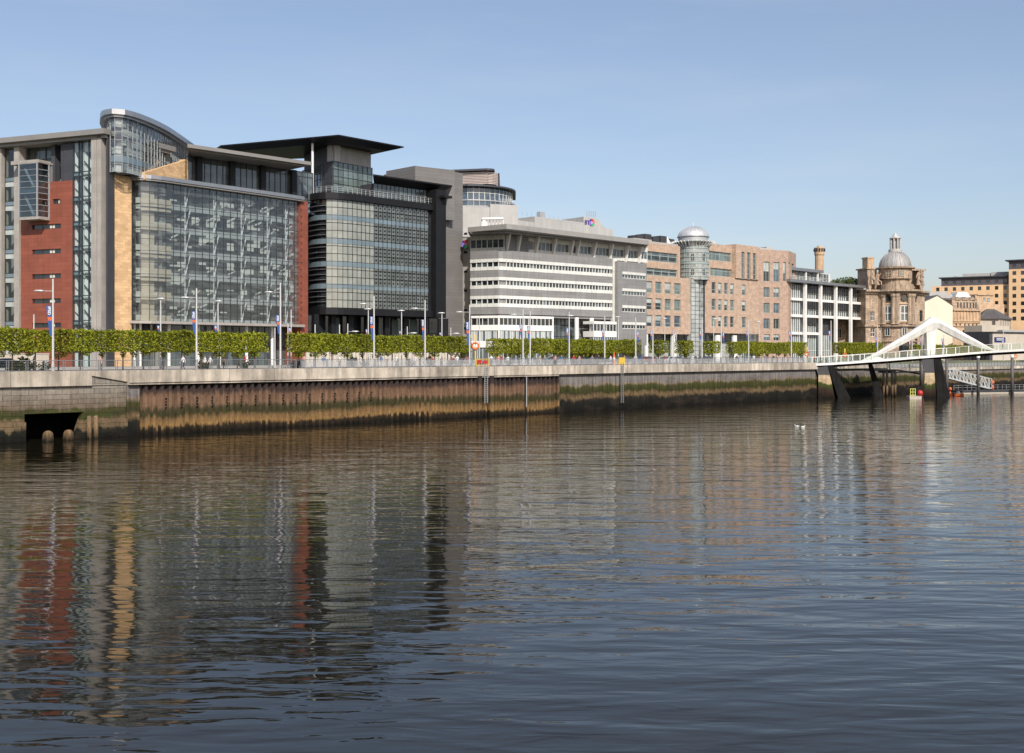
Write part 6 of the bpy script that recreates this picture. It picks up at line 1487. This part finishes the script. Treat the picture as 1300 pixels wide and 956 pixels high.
# birds
def bird(px, py, lab, rz):
    Y = EYE*F/(py-HZ); x,y = at(px,Y); r = empty('gull', (x,y,0), lab, 'bird', 'white birds on the river', rz=rz); r.scale = (.42,.42,.42)
    mb = MB(); prof=[(.0,-.55),(.16,-.45),(.27,-.15),(.28,.1),(.2,.4),(.06,.62),(0,.7)]; n=12
    for rr_,xx in prof:
        for k in range(n): a=2*math.pi*k/n; mb.v.append((xx, rr_*math.cos(a), .12+rr_*.8*math.sin(a)))
    for i in range(len(prof)-1):
        for k in range(n): k2=(k+1)%n; mb.f.append((i*n+k,i*n+k2,(i+1)*n+k2,(i+1)*n+k)); mb.m.append(0)
    neck=[(.5,0,.2),(.6,0,.36),(.62,0,.5),(.66,0,.56),(.74,0,.58)]
    for i,(a,b_) in enumerate(zip(neck,neck[1:])): mb.tube(a,b_,.085-.008*i,.08-.008*i,n=8)
    mb.tube((.68,0,.57),(.8,0,.56),.1,.07,n=8); mb.tube((-.5,0,.16),(-.8,0,.17),.14,.03,n=6)
    mb.build('body', M['bird_white'], r, smooth=True, local=True); mb = MB(); mb.tube((.8,0,.55),(.93,0,.52),.035,.01,n=6); mb.build('beak', M['orange'], r, local=True)
bird(1012, 541.5, 'white gull on the river, the further left of the close pair', 2.6); bird(1019.5, 542.5, 'white gull on the river just right of the other one', .4)
bird(579.5, 530.5, 'single white bird floating near the rusty sheet piling', 1.2)
# ================================================================ pleached hedge trees
def tree_proto(seed, w_=2.75, hb=2.3, ht=4.75, droop=True, dens=1.0, leaf='leaf'):
    rnd = random.Random(seed); r = empty('pleached_tree', (0,0,0), 'clipped street tree', 'tree')
    mb = MB(); n = int(2300*dens); hw = w_/2+.12; hd = .95; hm=(hb+ht)/2; hh=(ht-hb)/2
    for _ in range(n):
        p = [rnd.uniform(-1,1) for _ in range(3)]
        if rnd.random() < .7: ax = rnd.choice((1,1,2)); p[ax] = math.copysign(1-abs(rnd.gauss(0,.08)), p[ax] if ax==1 or rnd.random()<.45 else 1)
        lump = 1+.10*math.sin(p[0]*5+seed)+.07*math.sin(p[2]*6+seed*2)
        o = Vector((p[0]*hw, p[1]*hd*lump, hm+p[2]*hh*(1+.035*math.sin(p[0]*4+seed*1.7)) + rnd.gauss(0,.035)))
        a = Vector((rnd.gauss(0,1),rnd.gauss(0,1),rnd.gauss(0,1)+.4)).normalized(); b = a.orthogonal().normalized(); t = a.cross(b)
        k = .13*rnd.uniform(.6,1.35); mb.face([o-b*k,o-t*k*.6,o+b*k,o+t*k*.6])
    if droop:
        for _ in range(rnd.randint(1,4)):
            clump(mb, (rnd.uniform(-hw,hw)*.8, rnd.uniform(-.5,.5), hb-rnd.uniform(.0,.5)), .45,.45,.5, 90, .125, rnd)
    for _ in range(5): clump(mb, (rnd.uniform(-hw,hw)*.9, rnd.uniform(-.6,.6), ht+rnd.uniform(-.05,.12)), .22,.22,.2, 14, .14, rnd)
    mb.build('crown', M[leaf], r, local=True)
    mb = MB(); mb.tube((0,0,0),(rnd.uniform(-.05,.05),0,hb+.6),.1,.07,n=7)
    for zz in (hb+.3, hb+1.1, hb+1.9):
        if zz < ht-.3: mb.tube((-hw*.9,0,zz),(hw*.9,0,zz+.05),.03,n=5)
    mb.tube((0,0,hb+.5),(0,0,ht-.4),.07,.03,n=6)
    mb.build('trunk', M['bark'], r, local=True)
    return r
protos = [tree_proto(s) for s in (1,2,3,4,5)]; used = [False]*5
def tree(s, d, label, group, sc=(1,1,1), k=None, z=DECK):
    k = random.randrange(5) if k is None else k; x,y = Q(s,d)
    rz = math.radians(45)+(math.pi if random.random()<.5 else 0)
    if not used[k]:
        used[k] = True; r = protos[k]; r.location = (x,y,z); r.rotation_euler = (0,0,rz); r.scale = sc; r['label'] = label; r['group'] = group; return r
    return dup(protos[k], (x,y,z), rz, label, group, sc)
random.seed(31)
def row(px0, px1, d, label, group, zs=1.0, step=2.7, z=DECK, jit=0, skip=()):
    s = spx(px0,d); s1 = spx(px1,d)-1.2; s += 1.2; n = max(1,round((s1-s)/step)); i = 0
    for i in range(n+1):
        if i in skip: continue
        tree(s+(s1-s)*i/n, d+random.uniform(-.1,.1), label, group, (1,1,zs*random.uniform(.965,1.02)), z=z)
row(-30, 333, 8, 'clipped tree in the long hedge row before the red and curved glass office', 'hedge trees before the glass office', 1.0)
row(370, 592, 8, 'clipped tree in the hedge row before the black office', 'hedge trees before the black office', .97)
row(624, 808, 8, 'clipped tree in the hedge row before the white and grey banded office', 'hedge trees before the banded office', .93)
for a,b_,lab in ((828.5,843,'lone clipped tree behind the red car before the pink granite office'),(861.5,876.5,'lone clipped tree before the glass shaft of the domed corner tower'),(897,910.5,'lone narrow clipped tree right of the domed corner tower')):
    tree(spx((a+b_)/2,8), 8, lab, 'single trees before the granite office', (1.05,1.3,.93))
row(927, 1019, 8, 'clipped tree in the lumpy hedge row before the right half of the pink granite office', 'hedge trees before the granite office', .93, step=3.1)
row(1062, 1116, 9, 'clipped tree in the hedge row between the white framed office and the domed building', 'hedge trees before the domed building', .95)
row(1160, 1345, 13, 'clipped tree in the far hedge row seen above and below the bridge deck', 'hedge trees behind the bridge', .9, step=3.0)
# shrubs planted between trunks
random.seed(8); sh = []
rnd = random.Random(9); r0 = empty('low_shrub', (0,0,0), 's', 'shrub'); mb = MB(); clump(mb,(0,0,.55),.75,.6,.6,150,.17,rnd); mb.build('foliage', M['leaf_dark'], r0, local=True)
first = True
for i,px in enumerate((12,28,36,56,255,262,310,447,462,520,545,571,580,646,700,842,930)):
    x,y = Q(spx(px,10.5),10.5); lab = 'low leafy shrub growing in the shade between the hedge tree trunks'
    if first: r0.location=(x,y,DECK); r0['label']=lab; r0['group']='shrubs under the hedge trees'; first=False
    else: dup(r0,(x,y,DECK),random.uniform(0,6),lab,'shrubs under the hedge trees',(random.uniform(.8,1.4),)*3)

# ================================================================ lamp posts
def lamp(px, pt, label, tall=True, banner=True, arm=None, d=1.3, z=DECK+.0, side=-1, low=None):
    s = spx(px,d); x,y = Q(s,d); h_ = zat(pt,y)-z
    r = empty('lamp_post', (x,y,z), label, 'lamp post', 'tall quay lamp posts' if tall else 'short street lamp posts')
    mb = MB(); mb.tube((0,0,0),(0,0,.9),.16,n=10); mb.tube((0,0,.9),(0,0,h_),.13 if tall else .09,.085 if tall else .07,n=10); mb.build('pole', M['lamp_metal'], r, local=True)
    if arm:
        (pe, py) = arm; xe = (pe-650)/F*y - x; za = zat(py,y)-z
        dirx = 1 if xe>0 else -1; L = abs(xe)*.98
        mb = MB(); mb.tube((0,0,za),(dirx*(L-.8),0,za),.035,n=6); mb.build('arm', M['lamp_metal'], r, local=True)
        mb = MB(); mb.lathe(0,0,[(0,-.1),(.28,-.06),(.38,.02),(.22,.12),(0,.15)],12)
        mb.v = [(dirx*(L-.7)+vx*1.7, vy*.8, za+vz) for vx,vy,vz in mb.v]; mb.build('lamp_head', M['lamp_metal'], r, smooth=True, local=True)
    if banner:
        (p0,p1,b0,b1) = banner; xa,xb = (p0-650)/F*y-x,(p1-650)/F*y-x; zc0,zc1 = zat(b1,y)-z, zat(b0,y)-z
        if xb > -.13 and xa < 0: xb = -.13
        zm = zc1-(zc1-zc0)*.38; zn = zc1-(zc1-zc0)*.5
        mb = MB(); mb.v += [(xa,-.02,zc1),(xb,-.02,zc1),(xb,-.02,zc0),(xa+(xb-xa)*.62,-.02,zc0),(xa,.02,zc1),(xb,.02,zc1),(xb,.02,zc0),(xa+(xb-xa)*.62,.02,zc0)]
        mb.f += [(3,2,1,0),(4,5,6,7),(0,1,5,4),(1,2,6,5),(2,3,7,6),(3,0,4,7)]; mb.m += [0]*6; bn = mb.build('banner', M['banner_blue'], r, local=True)
        mb = MB(); f1 = .55
        mb.face([(xa+(xb-xa)*.28,-.024,zm),(xb,-.024,zm),(xb,-.024,zn),(xa+(xb-xa)*.38,-.024,zn)]); mb.build('orange_band', M['orange'], bn, local=True)
        c = bpy.data.curves.new('lettering','FONT'); c.body='IFSD'; c.size=abs(xb-xa)*.8; c.extrude=.003; c.align_x='LEFT'; c.offset=.012; c.materials.append(M['sign_white'])
        t = bpy.data.objects.new('lettering', c); COL.objects.link(t); t.parent = bn; t.location=(xa+(xb-xa)*.35,-.03,zc1-.08); t.rotation_euler=(Matrix.Rotation(math.radians(90),4,'X')@Matrix.Rotation(math.radians(-90),4,'Z')).to_euler()
        t.scale = ((zc1-zm)/(c.size*2.5),.85,1); tomesh(t, bn)
    return r
M['lamp_metal'] = mat('lamp_metal', (.62,.61,.60), .35, .05, .5, metal=.25)
lamp(67.3,354,'tall lamp post with blue banner in front of the red panelled wall',arm=(41,369.5),banner=(58.5,66,388,426))
lamp(249.5,366,'tall lamp post with blue banner before the left half of the curved glass wall',arm=(227,378),banner=(242.5,249,395,424))
lamp(356,359,'tall lamp post with blue banner before the right end of the curved glass wall',arm=(334,371),banner=(350,355.5,400,424))
lamp(474.8,375.8,'left of the two tall lamp posts with blue banners before the black office',arm=(454,386),banner=(469,474,401.5,432))
lamp(539.6,381,'right of the two tall lamp posts with blue banners before the black office',arm=(520,391.7),banner=(534.5,539,405.5,433))
lamp(596.3,387,'tall lamp post with blue banner at the left corner of the banded office',arm=(577,396.3),banner=(591,595.8,408.5,438))
lamp(664,393,'tall lamp post with banner before the white lower storeys, left of a close pair',arm=(646,399.5),banner=(659,663.5,411.5,430))
lamp(673,395,'tall lamp post with banner before the white lower storeys, right of a close pair',banner=(668.8,672.6,414,432))
lamp(722.6,396,'tall lamp post with banner before the dark open bay of the banded office',arm=(730,401),banner=(718.5,722,416.5,434))
lamp(767.7,401,'tall lamp post with banner before the white corner bay of the banded office',banner=(763.5,767.2,418,434))
lamp(807,403,'tall slim lamp post before the grey right block of the banded office',banner=(808,811,421,434))
lamp(828.8,401,'tall lamp post with banner at the left end of the pink granite office',banner=(825,828.4,420,433))
lamp(855.3,420,'lamp post with small banner beside a white column of the granite office',banner=(856,858.5,421,434))
lamp(891.2,403,'tall lamp post with banner beside the glass shaft of the domed tower',banner=(887.5,890.8,420,432))
lamp(915.6,405,'tall lamp post with banner below the strip windows right of the domed tower',banner=(916.5,919.5,422,435))
lamp(950.4,406,'tall lamp post before the single window column of the granite office',banner=(946.8,950,421,430))
lamp(1004.6,410,'tall lamp post at the join of the granite and white framed offices',banner=(1001,1004.2,421,432))
lamp(1055,407,'tall lamp post in front of the open bay of the white framed office',banner=(1051.5,1054.6,420,432))
lamp(1114,414,'lamp post with banner before the left windows of the domed building',banner=(1110.5,1113.6,428,440))
lamp(1158,427,'lamp post seen over the bridge deck left of the mast leg',banner=(1155,1157.6,429,440))
lamp(1170.5,426,'lamp post seen over the bridge deck just left of the mast leg',banner=(1167.5,1170,429,440))
lamp(1198.3,425,'lamp post seen over the bridge deck just right of the mast leg',banner=(1195,1198,430,441))
lamp(1274,414,'tall lamp post in front of the blue sign at the right',banner=(1271.5,1273.7,433,443))
for px,pt,arm,lab,bn in ((43,399,None,'short pole without lamp in the hedge before the red wall',None),(204,379,(211,379.3),'short street lamp behind the hedge left of the curved glass wall',(199,203,413,423)),
  (276.8,382,(284,382.5),'short street lamp behind the hedge before the curved glass wall',(271.5,276,413,424)),(349,416,None,'short white pole in the gap between the two hedges',None),(369.6,393,None,'slim pole at the left end of the black office hedge',None),
  (365.6,410,None,'slimmer pole with a small sign at the left end of the black office hedge',(366,369.5,416,428)),(400,412,None,'slim white pole before the dark lobby, first from the red strip',None),(431,412,None,'slim white pole before the dark lobby at the pale pane',None),(441.5,411,(457,421),'slim arm pole before the dark lobby',None),
  (467.6,391.5,(473,392.5),'short street lamp behind the hedge beside the left black office banner',(464,466.5,418,428)),(509.8,393.5,(515,394.5),'short street lamp behind the hedge midway along the black office',(506.5,509,420,428)),(517,414.5,(531,423),'arm pole behind the hedge midway along the black office',None),
  (561,396.5,(566,397.5),'short street lamp behind the hedge at the right frame of the black office',(557.5,560,422,428)),(572.3,416,(585,423.5),'arm pole behind the hedge beside the ribbed grey block',None),(608.5,401,None,'slim pole before the left end of the white lower storeys',None),
  (785,402,(779,402.6),'short street lamp at the join of the white and grey parts of the banded office',None),(844,405,(848,404.5),'short street lamp before the left wing of the granite office',None),(906,405,(903,405),'short street lamp before the right wing of the granite office',None),
  (963.6,408.5,(967,408.5),'short street lamp before the brick wall near the east granite block',None),(1014.5,410,None,'slim pole before the first bay of the white framed office',None),(1118.5,416,None,'slim pole beside the banner lamp of the domed building',None)):
    lamp(px,pt,lab,tall=False,banner=bn,arm=arm,d=12.5)

# ================================================================ people
def skinbody(joints, edges, radii, name):
    me = bpy.data.meshes.new(name); me.from_pydata(joints, edges, []); o = bpy.data.objects.new(name, me); COL.objects.link(o)
    sk = o.modifiers.new('skin','SKIN'); ly = me.skin_vertices[0] if me.skin_vertices else None
    if ly is None:
        bpy.context.view_layer.objects.active = o
        bpy.ops.object.select_all(action='DESELECT') if bpy.ops.object.select_all.poll() else None
        bpy.ops.mesh.customdata_skin_add(); ly = me.skin_vertices[0]
    for i,r in enumerate(radii): ly.data[i].radius = (r,r)
    ly.data[0].use_root = True
    sb = o.modifiers.new('sub','SUBSURF'); sb.levels = 1; sb.render_levels = 1
    dg = bpy.context.evaluated_depsgraph_get(); m2 = bpy.data.meshes.new_from_object(o.evaluated_get(dg)); bpy.data.objects.remove(o); return m2
def person_mesh(step, lean, armsw, seed=0):
    J = [(0,0,.98),(0,lean*.3,1.22),(0,lean*.6,1.42),(0,lean*.8,1.52),(0,lean,1.62),(0,lean,1.72)]; R_ = [.135,.13,.14,.055,.085,.075]; E = [(0,1),(1,2),(2,3),(3,4),(4,5)]
    for sgn in (-1,1):
        b = len(J); st = step*sgn
        J += [(sgn*.1,0,.9),(sgn*.1,-st*.45+ -.03,.5),(sgn*.1,-st+.02,.09),(sgn*.1,-st-.17,.045)]; R_ += [.095,.065,.045,.042]; E += [(0,b),(b,b+1),(b+1,b+2),(b+2,b+3)]
        b = len(J); J += [(sgn*.2,lean*.6,1.4),(sgn*.25,lean*.4+st*armsw*.5+.03,1.12),(sgn*.24,lean*.4+st*armsw-.06,.88),(sgn*.24,lean*.4+st*armsw-.09,.8)]; R_ += [.065,.05,.038,.035]; E += [(2,b),(b,b+1),(b+1,b+2),(b+2,b+3)]
    return skinbody(J, E, R_, 'body')
skin = mat('skin', (.5,.3,.2), .6, .05); hairs = [mat('hair_dark', (.03,.02,.015), .7), mat('hair_brown', (.12,.07,.04), .7)]
CL = {k: mat('cloth_'+k, c, .85, .08) for k,c in dict(white=(.75,.75,.75),black=(.02,.02,.022),red=(.5,.03,.03),navy=(.03,.04,.09),grey=(.2,.2,.21),blue=(.1,.2,.4),tan=(.45,.32,.22),green=(.08,.2,.1),pink=(.6,.3,.28)).items()}
pm = [person_mesh(.30,-.03,.7), person_mesh(.18,-.02,.6), person_mesh(.05,0,.2)]
def person(px, d, label, top, legs, pose=0, rz=0.8, z=DECK+.004, hair=0, sc=1.0, extra=None, on=None):
    x,y = Q(spx(px,d),d) if on is None else on
    r = empty('person', (x,y,z), label, 'person', 'people on the quay', rz=rz); r.scale=(sc,)*3
    me = pm[pose].copy(); 
    for m_ in (skin, CL[top], CL[legs], hairs[hair], M['rubber']): me.materials.append(m_)
    for p in me.polygons:
        c = p.center; i = 0
        if c.z < .1: i = 4
        elif c.z < .96 and abs(c.x) < .19: i = 2
        elif .9 <= c.z < 1.5 and not (c.z < 1.08 and abs(c.x)>.2): i = 1
        elif c.z > 1.7 or (c.z > 1.6 and c.y > .02): i = 3
        p.material_index = i; p.use_smooth = True
    o = bpy.data.objects.new('body', me); COL.objects.link(o); o.parent = r
    if extra == 'pack': mb = MB(); mb.box(-.15,.15,.12,.3,1.1,1.5); mb.build('backpack', M['red'], r, local=True)
    return r
PL = [(128,'person in a pink top walking before the dark doorway by the yellow stone','pink','grey',1,'',3),(232.5,'person in a white shirt carrying a dark bag, first left of the tall banner lamp','white','navy',0,'',2.2),
 (260,'person in a pale shirt and dark trousers, left of a walking pair','white','black',0,'',1.6),(267,'person in a pale shirt and grey trousers, right of a walking pair','white','grey',0,'',1.6),
 (312.5,'person with a red backpack walking left along the quay','white','black',0,'pack',1.6),(284,'person in a tan jacket standing under the hedge trees','tan','black',2,'',8.5),(386,'person in a pink top beside the bin at the start of the second hedge','pink','grey',2,'',2.5),
 (431,'person in white low between trunks of the black office hedge','white','grey',2,'',6),(484,'person in pale blue under the black office hedge','blue','grey',1,'',6),(527,'person in a white top leaning by the rail below the black office','white','grey',0,'',1.5),
 (573.5,'person in red and white before the last trunks of the black office hedge','red','grey',1,'',5),(580.5,'person in white beside the last tree of the black office hedge','white','grey',1,'',5.5),(592.5,'person in grey near the corner lamp of the banded office','pink','grey',1,'',3),
 (623.5,'person in a white shirt right of the ladder gate','white','navy',0,'',4),(632.5,'person in a pink top, left of two walking together','pink','black',0,'',2.5),(636.5,'person in a navy top, right of two walking together','red','navy',0,'',2.8),
 (644.8,'tall person in a white shirt and cap right of the ladder gate','white','navy',0,'',3.5),(699,'person in a dark top by the railing below the banded office','navy','grey',1,'',3),(705,'person in a pale top by the railing below the banded office','pink','grey',1,'',3.2),
 (728.3,'person in a red top among the crowd before the dark bay','red','navy',0,'',4),(735.5,'person in a pink shirt among the crowd before the dark bay','pink','grey',1,'',3.6),(741,'person in a dark top among the crowd before the dark bay','black','navy',1,'',4.4),(751.8,'person in a grey hooded top right of the crowd','grey','black',0,'',3),(760,'person in a dark jacket left of the lamp at the white corner bay','black','black',1,'',3.4),
 (775,'person in white behind the orange cone shaped stand','white','grey',1,'',5),(806.8,'person in a white top walking below the grey block','white','black',0,'',3),(844,'person in a red top and white cap by the short street lamp','red','white',1,'',5),
 (957,'person in white standing by the rail before the granite office','white','black',2,'',3),(982,'person in a navy jacket walking before the east granite block','navy','grey',0,'',4),(1000.6,'person in a pink top near the start of the footbridge','pink','tan',1,'',3),
 (411,'person in a blue top walking under the start of the black office hedge','blue','grey',1,'',4),(452,'person in a dark top beside the rail left of the black office banner lamps','black','grey',1,'',2.4),(503,'person in white and black between the two black office banner lamps','white','black',0,'',3),(548,'person in a red top just right of the second black office banner lamp','red','navy',0,'',3.4),
 (685,'person in a tan jacket right of the close pair of lamp posts','tan','navy',0,'',3.5),(713,'person in a blue top left of the crowd by the dark bay','blue','grey',0,'',4),(793,'person in a grey top right of the yellow ladder gate','grey','navy',1,'',4),(883,'person in black walking before the domed corner tower','black','grey',0,'',3),(922,'person in a tan top between the lamp post and the lumpy hedge row','tan','black',0,'',3),
 (935,'person in black under the lumpy hedge row','black','black',1,'',5),(971,'person in grey under the lumpy hedge row','grey','navy',1,'',5)]
random.seed(2)
for i,(px,lab,top,legs,pose,ex,d) in enumerate(PL): person(px,d,lab,top,legs,pose,rz=random.choice((-1,1))*math.radians(90)+math.radians(45)+random.uniform(-.3,.3),hair=i%2,sc=random.uniform(.97,1.05),extra=ex or None)
def bp(px): 
    i = min(range(len(BC)), key=lambda k: abs(650+F*BC[k].x/BC[k].y-px)); c = BC[i]-deckn(i)*1.6; return (c.x,c.y),c.z
for px,lab,top in ((1037,'person in a dark red top crossing the left end of the footbridge','red'),(1044.5,'person in navy crossing the left end of the footbridge','navy'),(1051.5,'person in white with bare arms on the footbridge','white'),(1083,'person in white on the footbridge where the mast arm meets the deck','white')):
    on,z = bp(px); person(px,0,lab,top,'black',1,rz=math.radians(90),z=z,on=on)
for px,lab,top in ((1126,'person in black on the landing stage below the bridge','black'),(1129.5,'person in a pink top on the landing stage below the bridge','pink'),(1155,'person in red and white on the sloping landing stage','red')):
    c = at(px,243); person(px,0,lab,top,'black',2,rz=1.2,z=zj if px<1150 else zj+(zj2-zj)*.45,on=c)

# ================================================================ bench with bin, stand, cars, kiosk
x,y = Q(spx(379,2.2),2.2); bn = empty('quay_bench', (x,y,DECK), 'dark slatted bench near the start of the second hedge', 'bench', rz=math.radians(45)); mb = MB()
for i in range(4): mb.box(-1,1,-.25+i*.14,-.15+i*.14,.42,.46)
mb.build('seat', M['black_metal'], bn, local=True); mb = MB()
for i in range(3): mb.box(-1,1,.27,.31,.58+i*.14,.68+i*.14)
mb.build('backrest', M['black_metal'], bn, local=True)
for sx in (-.85,.85): mb = MB(); mb.box(sx-.04,sx+.04,-.25,.3,0,.41); mb.build('leg', M['dark_metal'], bn, local=True)
def binf(px,d,lab):
    x,y = Q(spx(px,d),d); r = empty('litter_bin',(x,y,DECK),lab,'litter bin','litter bins on the quay'); mb = MB(); mb.lathe(0,0,[(0,0),(.33,.02),(.38,.95),(.3,1.0),(.12,.98)],14); mb.build('body',M['black_metal'],r,smooth=True,local=True); mb=MB(); mb.lathe(0,0,[(.4,1.0),(.4,1.08),(.2,1.2),(0,1.22)],14); mb.build('lid',M['dark_metal'],r,local=True)
binf(376,1.8,'dark litter bin left of the quay bench'); binf(873.5,1.6,'dark litter bin before the domed corner tower'); binf(383.5,1.8,'dark litter bin right of the quay bench')
def car(px, d, lab, paint, rz=math.radians(45), typ='hatchback', z=DECK+.01):
    x,y = Q(spx(px,d),d); r = empty('parked_car',(x,y,z),lab,'car','cars on the street',rz=rz)
    side=[(-2.05,.32),(-2.1,.7),(-1.95,.98),(-1.45,1.05),(-.95,1.42),(.75,1.46),(1.55,1.02),(2.05,.9),(2.1,.5),(2.0,.3)]
    mb=MB(); n=len(side); w0=.86
    lay=[(-w0,1),( -w0*.99,1)]
    for yy,sc_ in ((-w0,.0),(w0,.0)):
        for (a,h_) in side: inn=.16 if h_>1.1 else 0; mb.v.append((a,yy-(inn if yy>0 else -inn),h_))
    for i in range(n): j=(i+1)%n; mb.f.append((i,j,n+j,n+i)); mb.m.append(0)
    mb.f += [tuple(range(n)),tuple(2*n-1-i for i in range(n))]; mb.m += [0,0]; body = mb.build('body',paint,r,local=True)
    mb=MB()
    for sg in (-1,1):
        yy=sg*.84
        for q in (((-1.3,1.03),(-.9,1.36),(-.1,1.38),(-.1,1.03)),((0,1.03),(0,1.38),(.7,1.38),(1.3,1.03))):
            mb.face([(a,sg*(.875 if h_<1.1 else .735),h_) for a,h_ in q])
    mb.face([(1.5,-.7,1.07),(1.5,.7,1.07),(.82,.62,1.44),(.82,-.62,1.44)]); mb.face([(-1.44,-.7,1.08),(-1.44,.7,1.08),(-1.0,.62,1.41),(-1.0,-.62,1.41)]); mb.v=[(a+ (.02 if a>0 else -.02) if abs(b)<.71 else a,b,c) for a,b,c in mb.v]
    mb.build('window',M['glass_dark'],r,local=True)
    for wx in (-1.3,1.32):
        for wy in (-.8,.8):
            mb=MB(); mb.tube((wx,wy-.1,.32),(wx,wy+.1,.32),.32,n=16); wl=mb.build('wheel',M['rubber'],r,local=True); mb=MB(); mb.tube((wx,wy-.115,.32),(wx,wy+.115,.32),.19,n=12); mb.build('rim',M['zinc'],wl,local=True)
    for wy in (-.62,.62): mb=MB(); mb.box(2.06,2.12,wy-.16,wy+.16,.62,.8); mb.build('headlight',M['frame_white'],r,local=True); mb=MB(); mb.box(-2.13,-2.07,wy-.14,wy+.14,.72,.88); mb.build('tail_light',M['red'],r,local=True)
    return r
def paint(n,c): return mat('paint_'+n,c,.25,.02,.3,coat=.8)
car(2.5,13.5,'dark blue car at the left edge behind the railing',paint('dark',(.02,.03,.06))); car(814.5,15.5,'blue car parked left of the red one',paint('blue',(.02,.06,.25))); car(825.5,14,'red car parked behind the railing before the granite office',paint('red',(.4,.02,.02)),rz=math.radians(60))
car(850,15,'silver car parked before the granite office, left of its near twin',paint('silver',(.55,.56,.58))); car(858,17.5,'grey car parked beyond the lone tree before the granite office',paint('grey',(.2,.21,.22)))
car(895,15,'black car parked before the domed corner tower',paint('black',(.02,.02,.02))); 
x,y = Q(spx(748,9.9),9.9); kk = empty('market_kiosk',(x,y,DECK),'dark navy canopied kiosk under the hedge behind the crowd','kiosk',rz=math.radians(45)); mb=MB(); mb.box(-3.2,3.2,-.2,1.8,2.35,2.55); mb.box(-3.3,3.3,-.32,-.24,1.9,2.5); mb.build('canopy',M['sign_blue'],kk,local=True)
for sx in (-3,3): mb=MB(); mb.box(sx-.05,sx+.05,-.15,-.05,0,2.34); mb.build('post',M['steel_grey'],kk,local=True)
mb=MB(); mb.box(-3,3,.2,1.7,0,1.05); mb.build('counter',M['sign_blue'],kk,local=True); mb=MB(); mb.box(-3,3,1.5,1.7,1.051,2.34); mb.build('back_panel',M['int_dark'],kk,local=True)
x,y = Q(spx(779.5,6),6); kc = empty('cone_stand',(x,y,DECK),'tall narrow orange and white cone shaped stand under the hedge','stand'); kc.scale = (.6,.6,.6); mb=MB(); mb.lathe(0,0,[(.62,0),(.5,1.1),(.42,1.6)],16); mb.lathe(0,0,[(.36,2.2),(.22,3.2),(.05,4.0),(0,4.05)],16); mb.build('cone',M['orange'],kc,smooth=True,local=True); mb=MB(); mb.lathe(0,0,[(.42,1.6),(.36,2.2)],16); mb.build('white_band',M['white_paint'],kc,smooth=True,local=True)
# low beige walls seen under the left hedge
lw = empty('garden_wall',(*Q(spx(40,20),20),DECK),'low beige street wall seen under the hedge before the red office','wall'); mb=MB(); f_=Fac(Q(spx(-20,29.5),29.5),Q(spx(62,29.5),29.5)); f_.box(mb,0,f_.L,DECK,DECK+1.9,-.4,0); mb.build('masonry',M['beige'],lw); mb=MB(); f_.box(mb,-.05,f_.L+.05,DECK+1.901,DECK+2.05,-.45,.05); mb.build('coping',M['concrete'],lw)
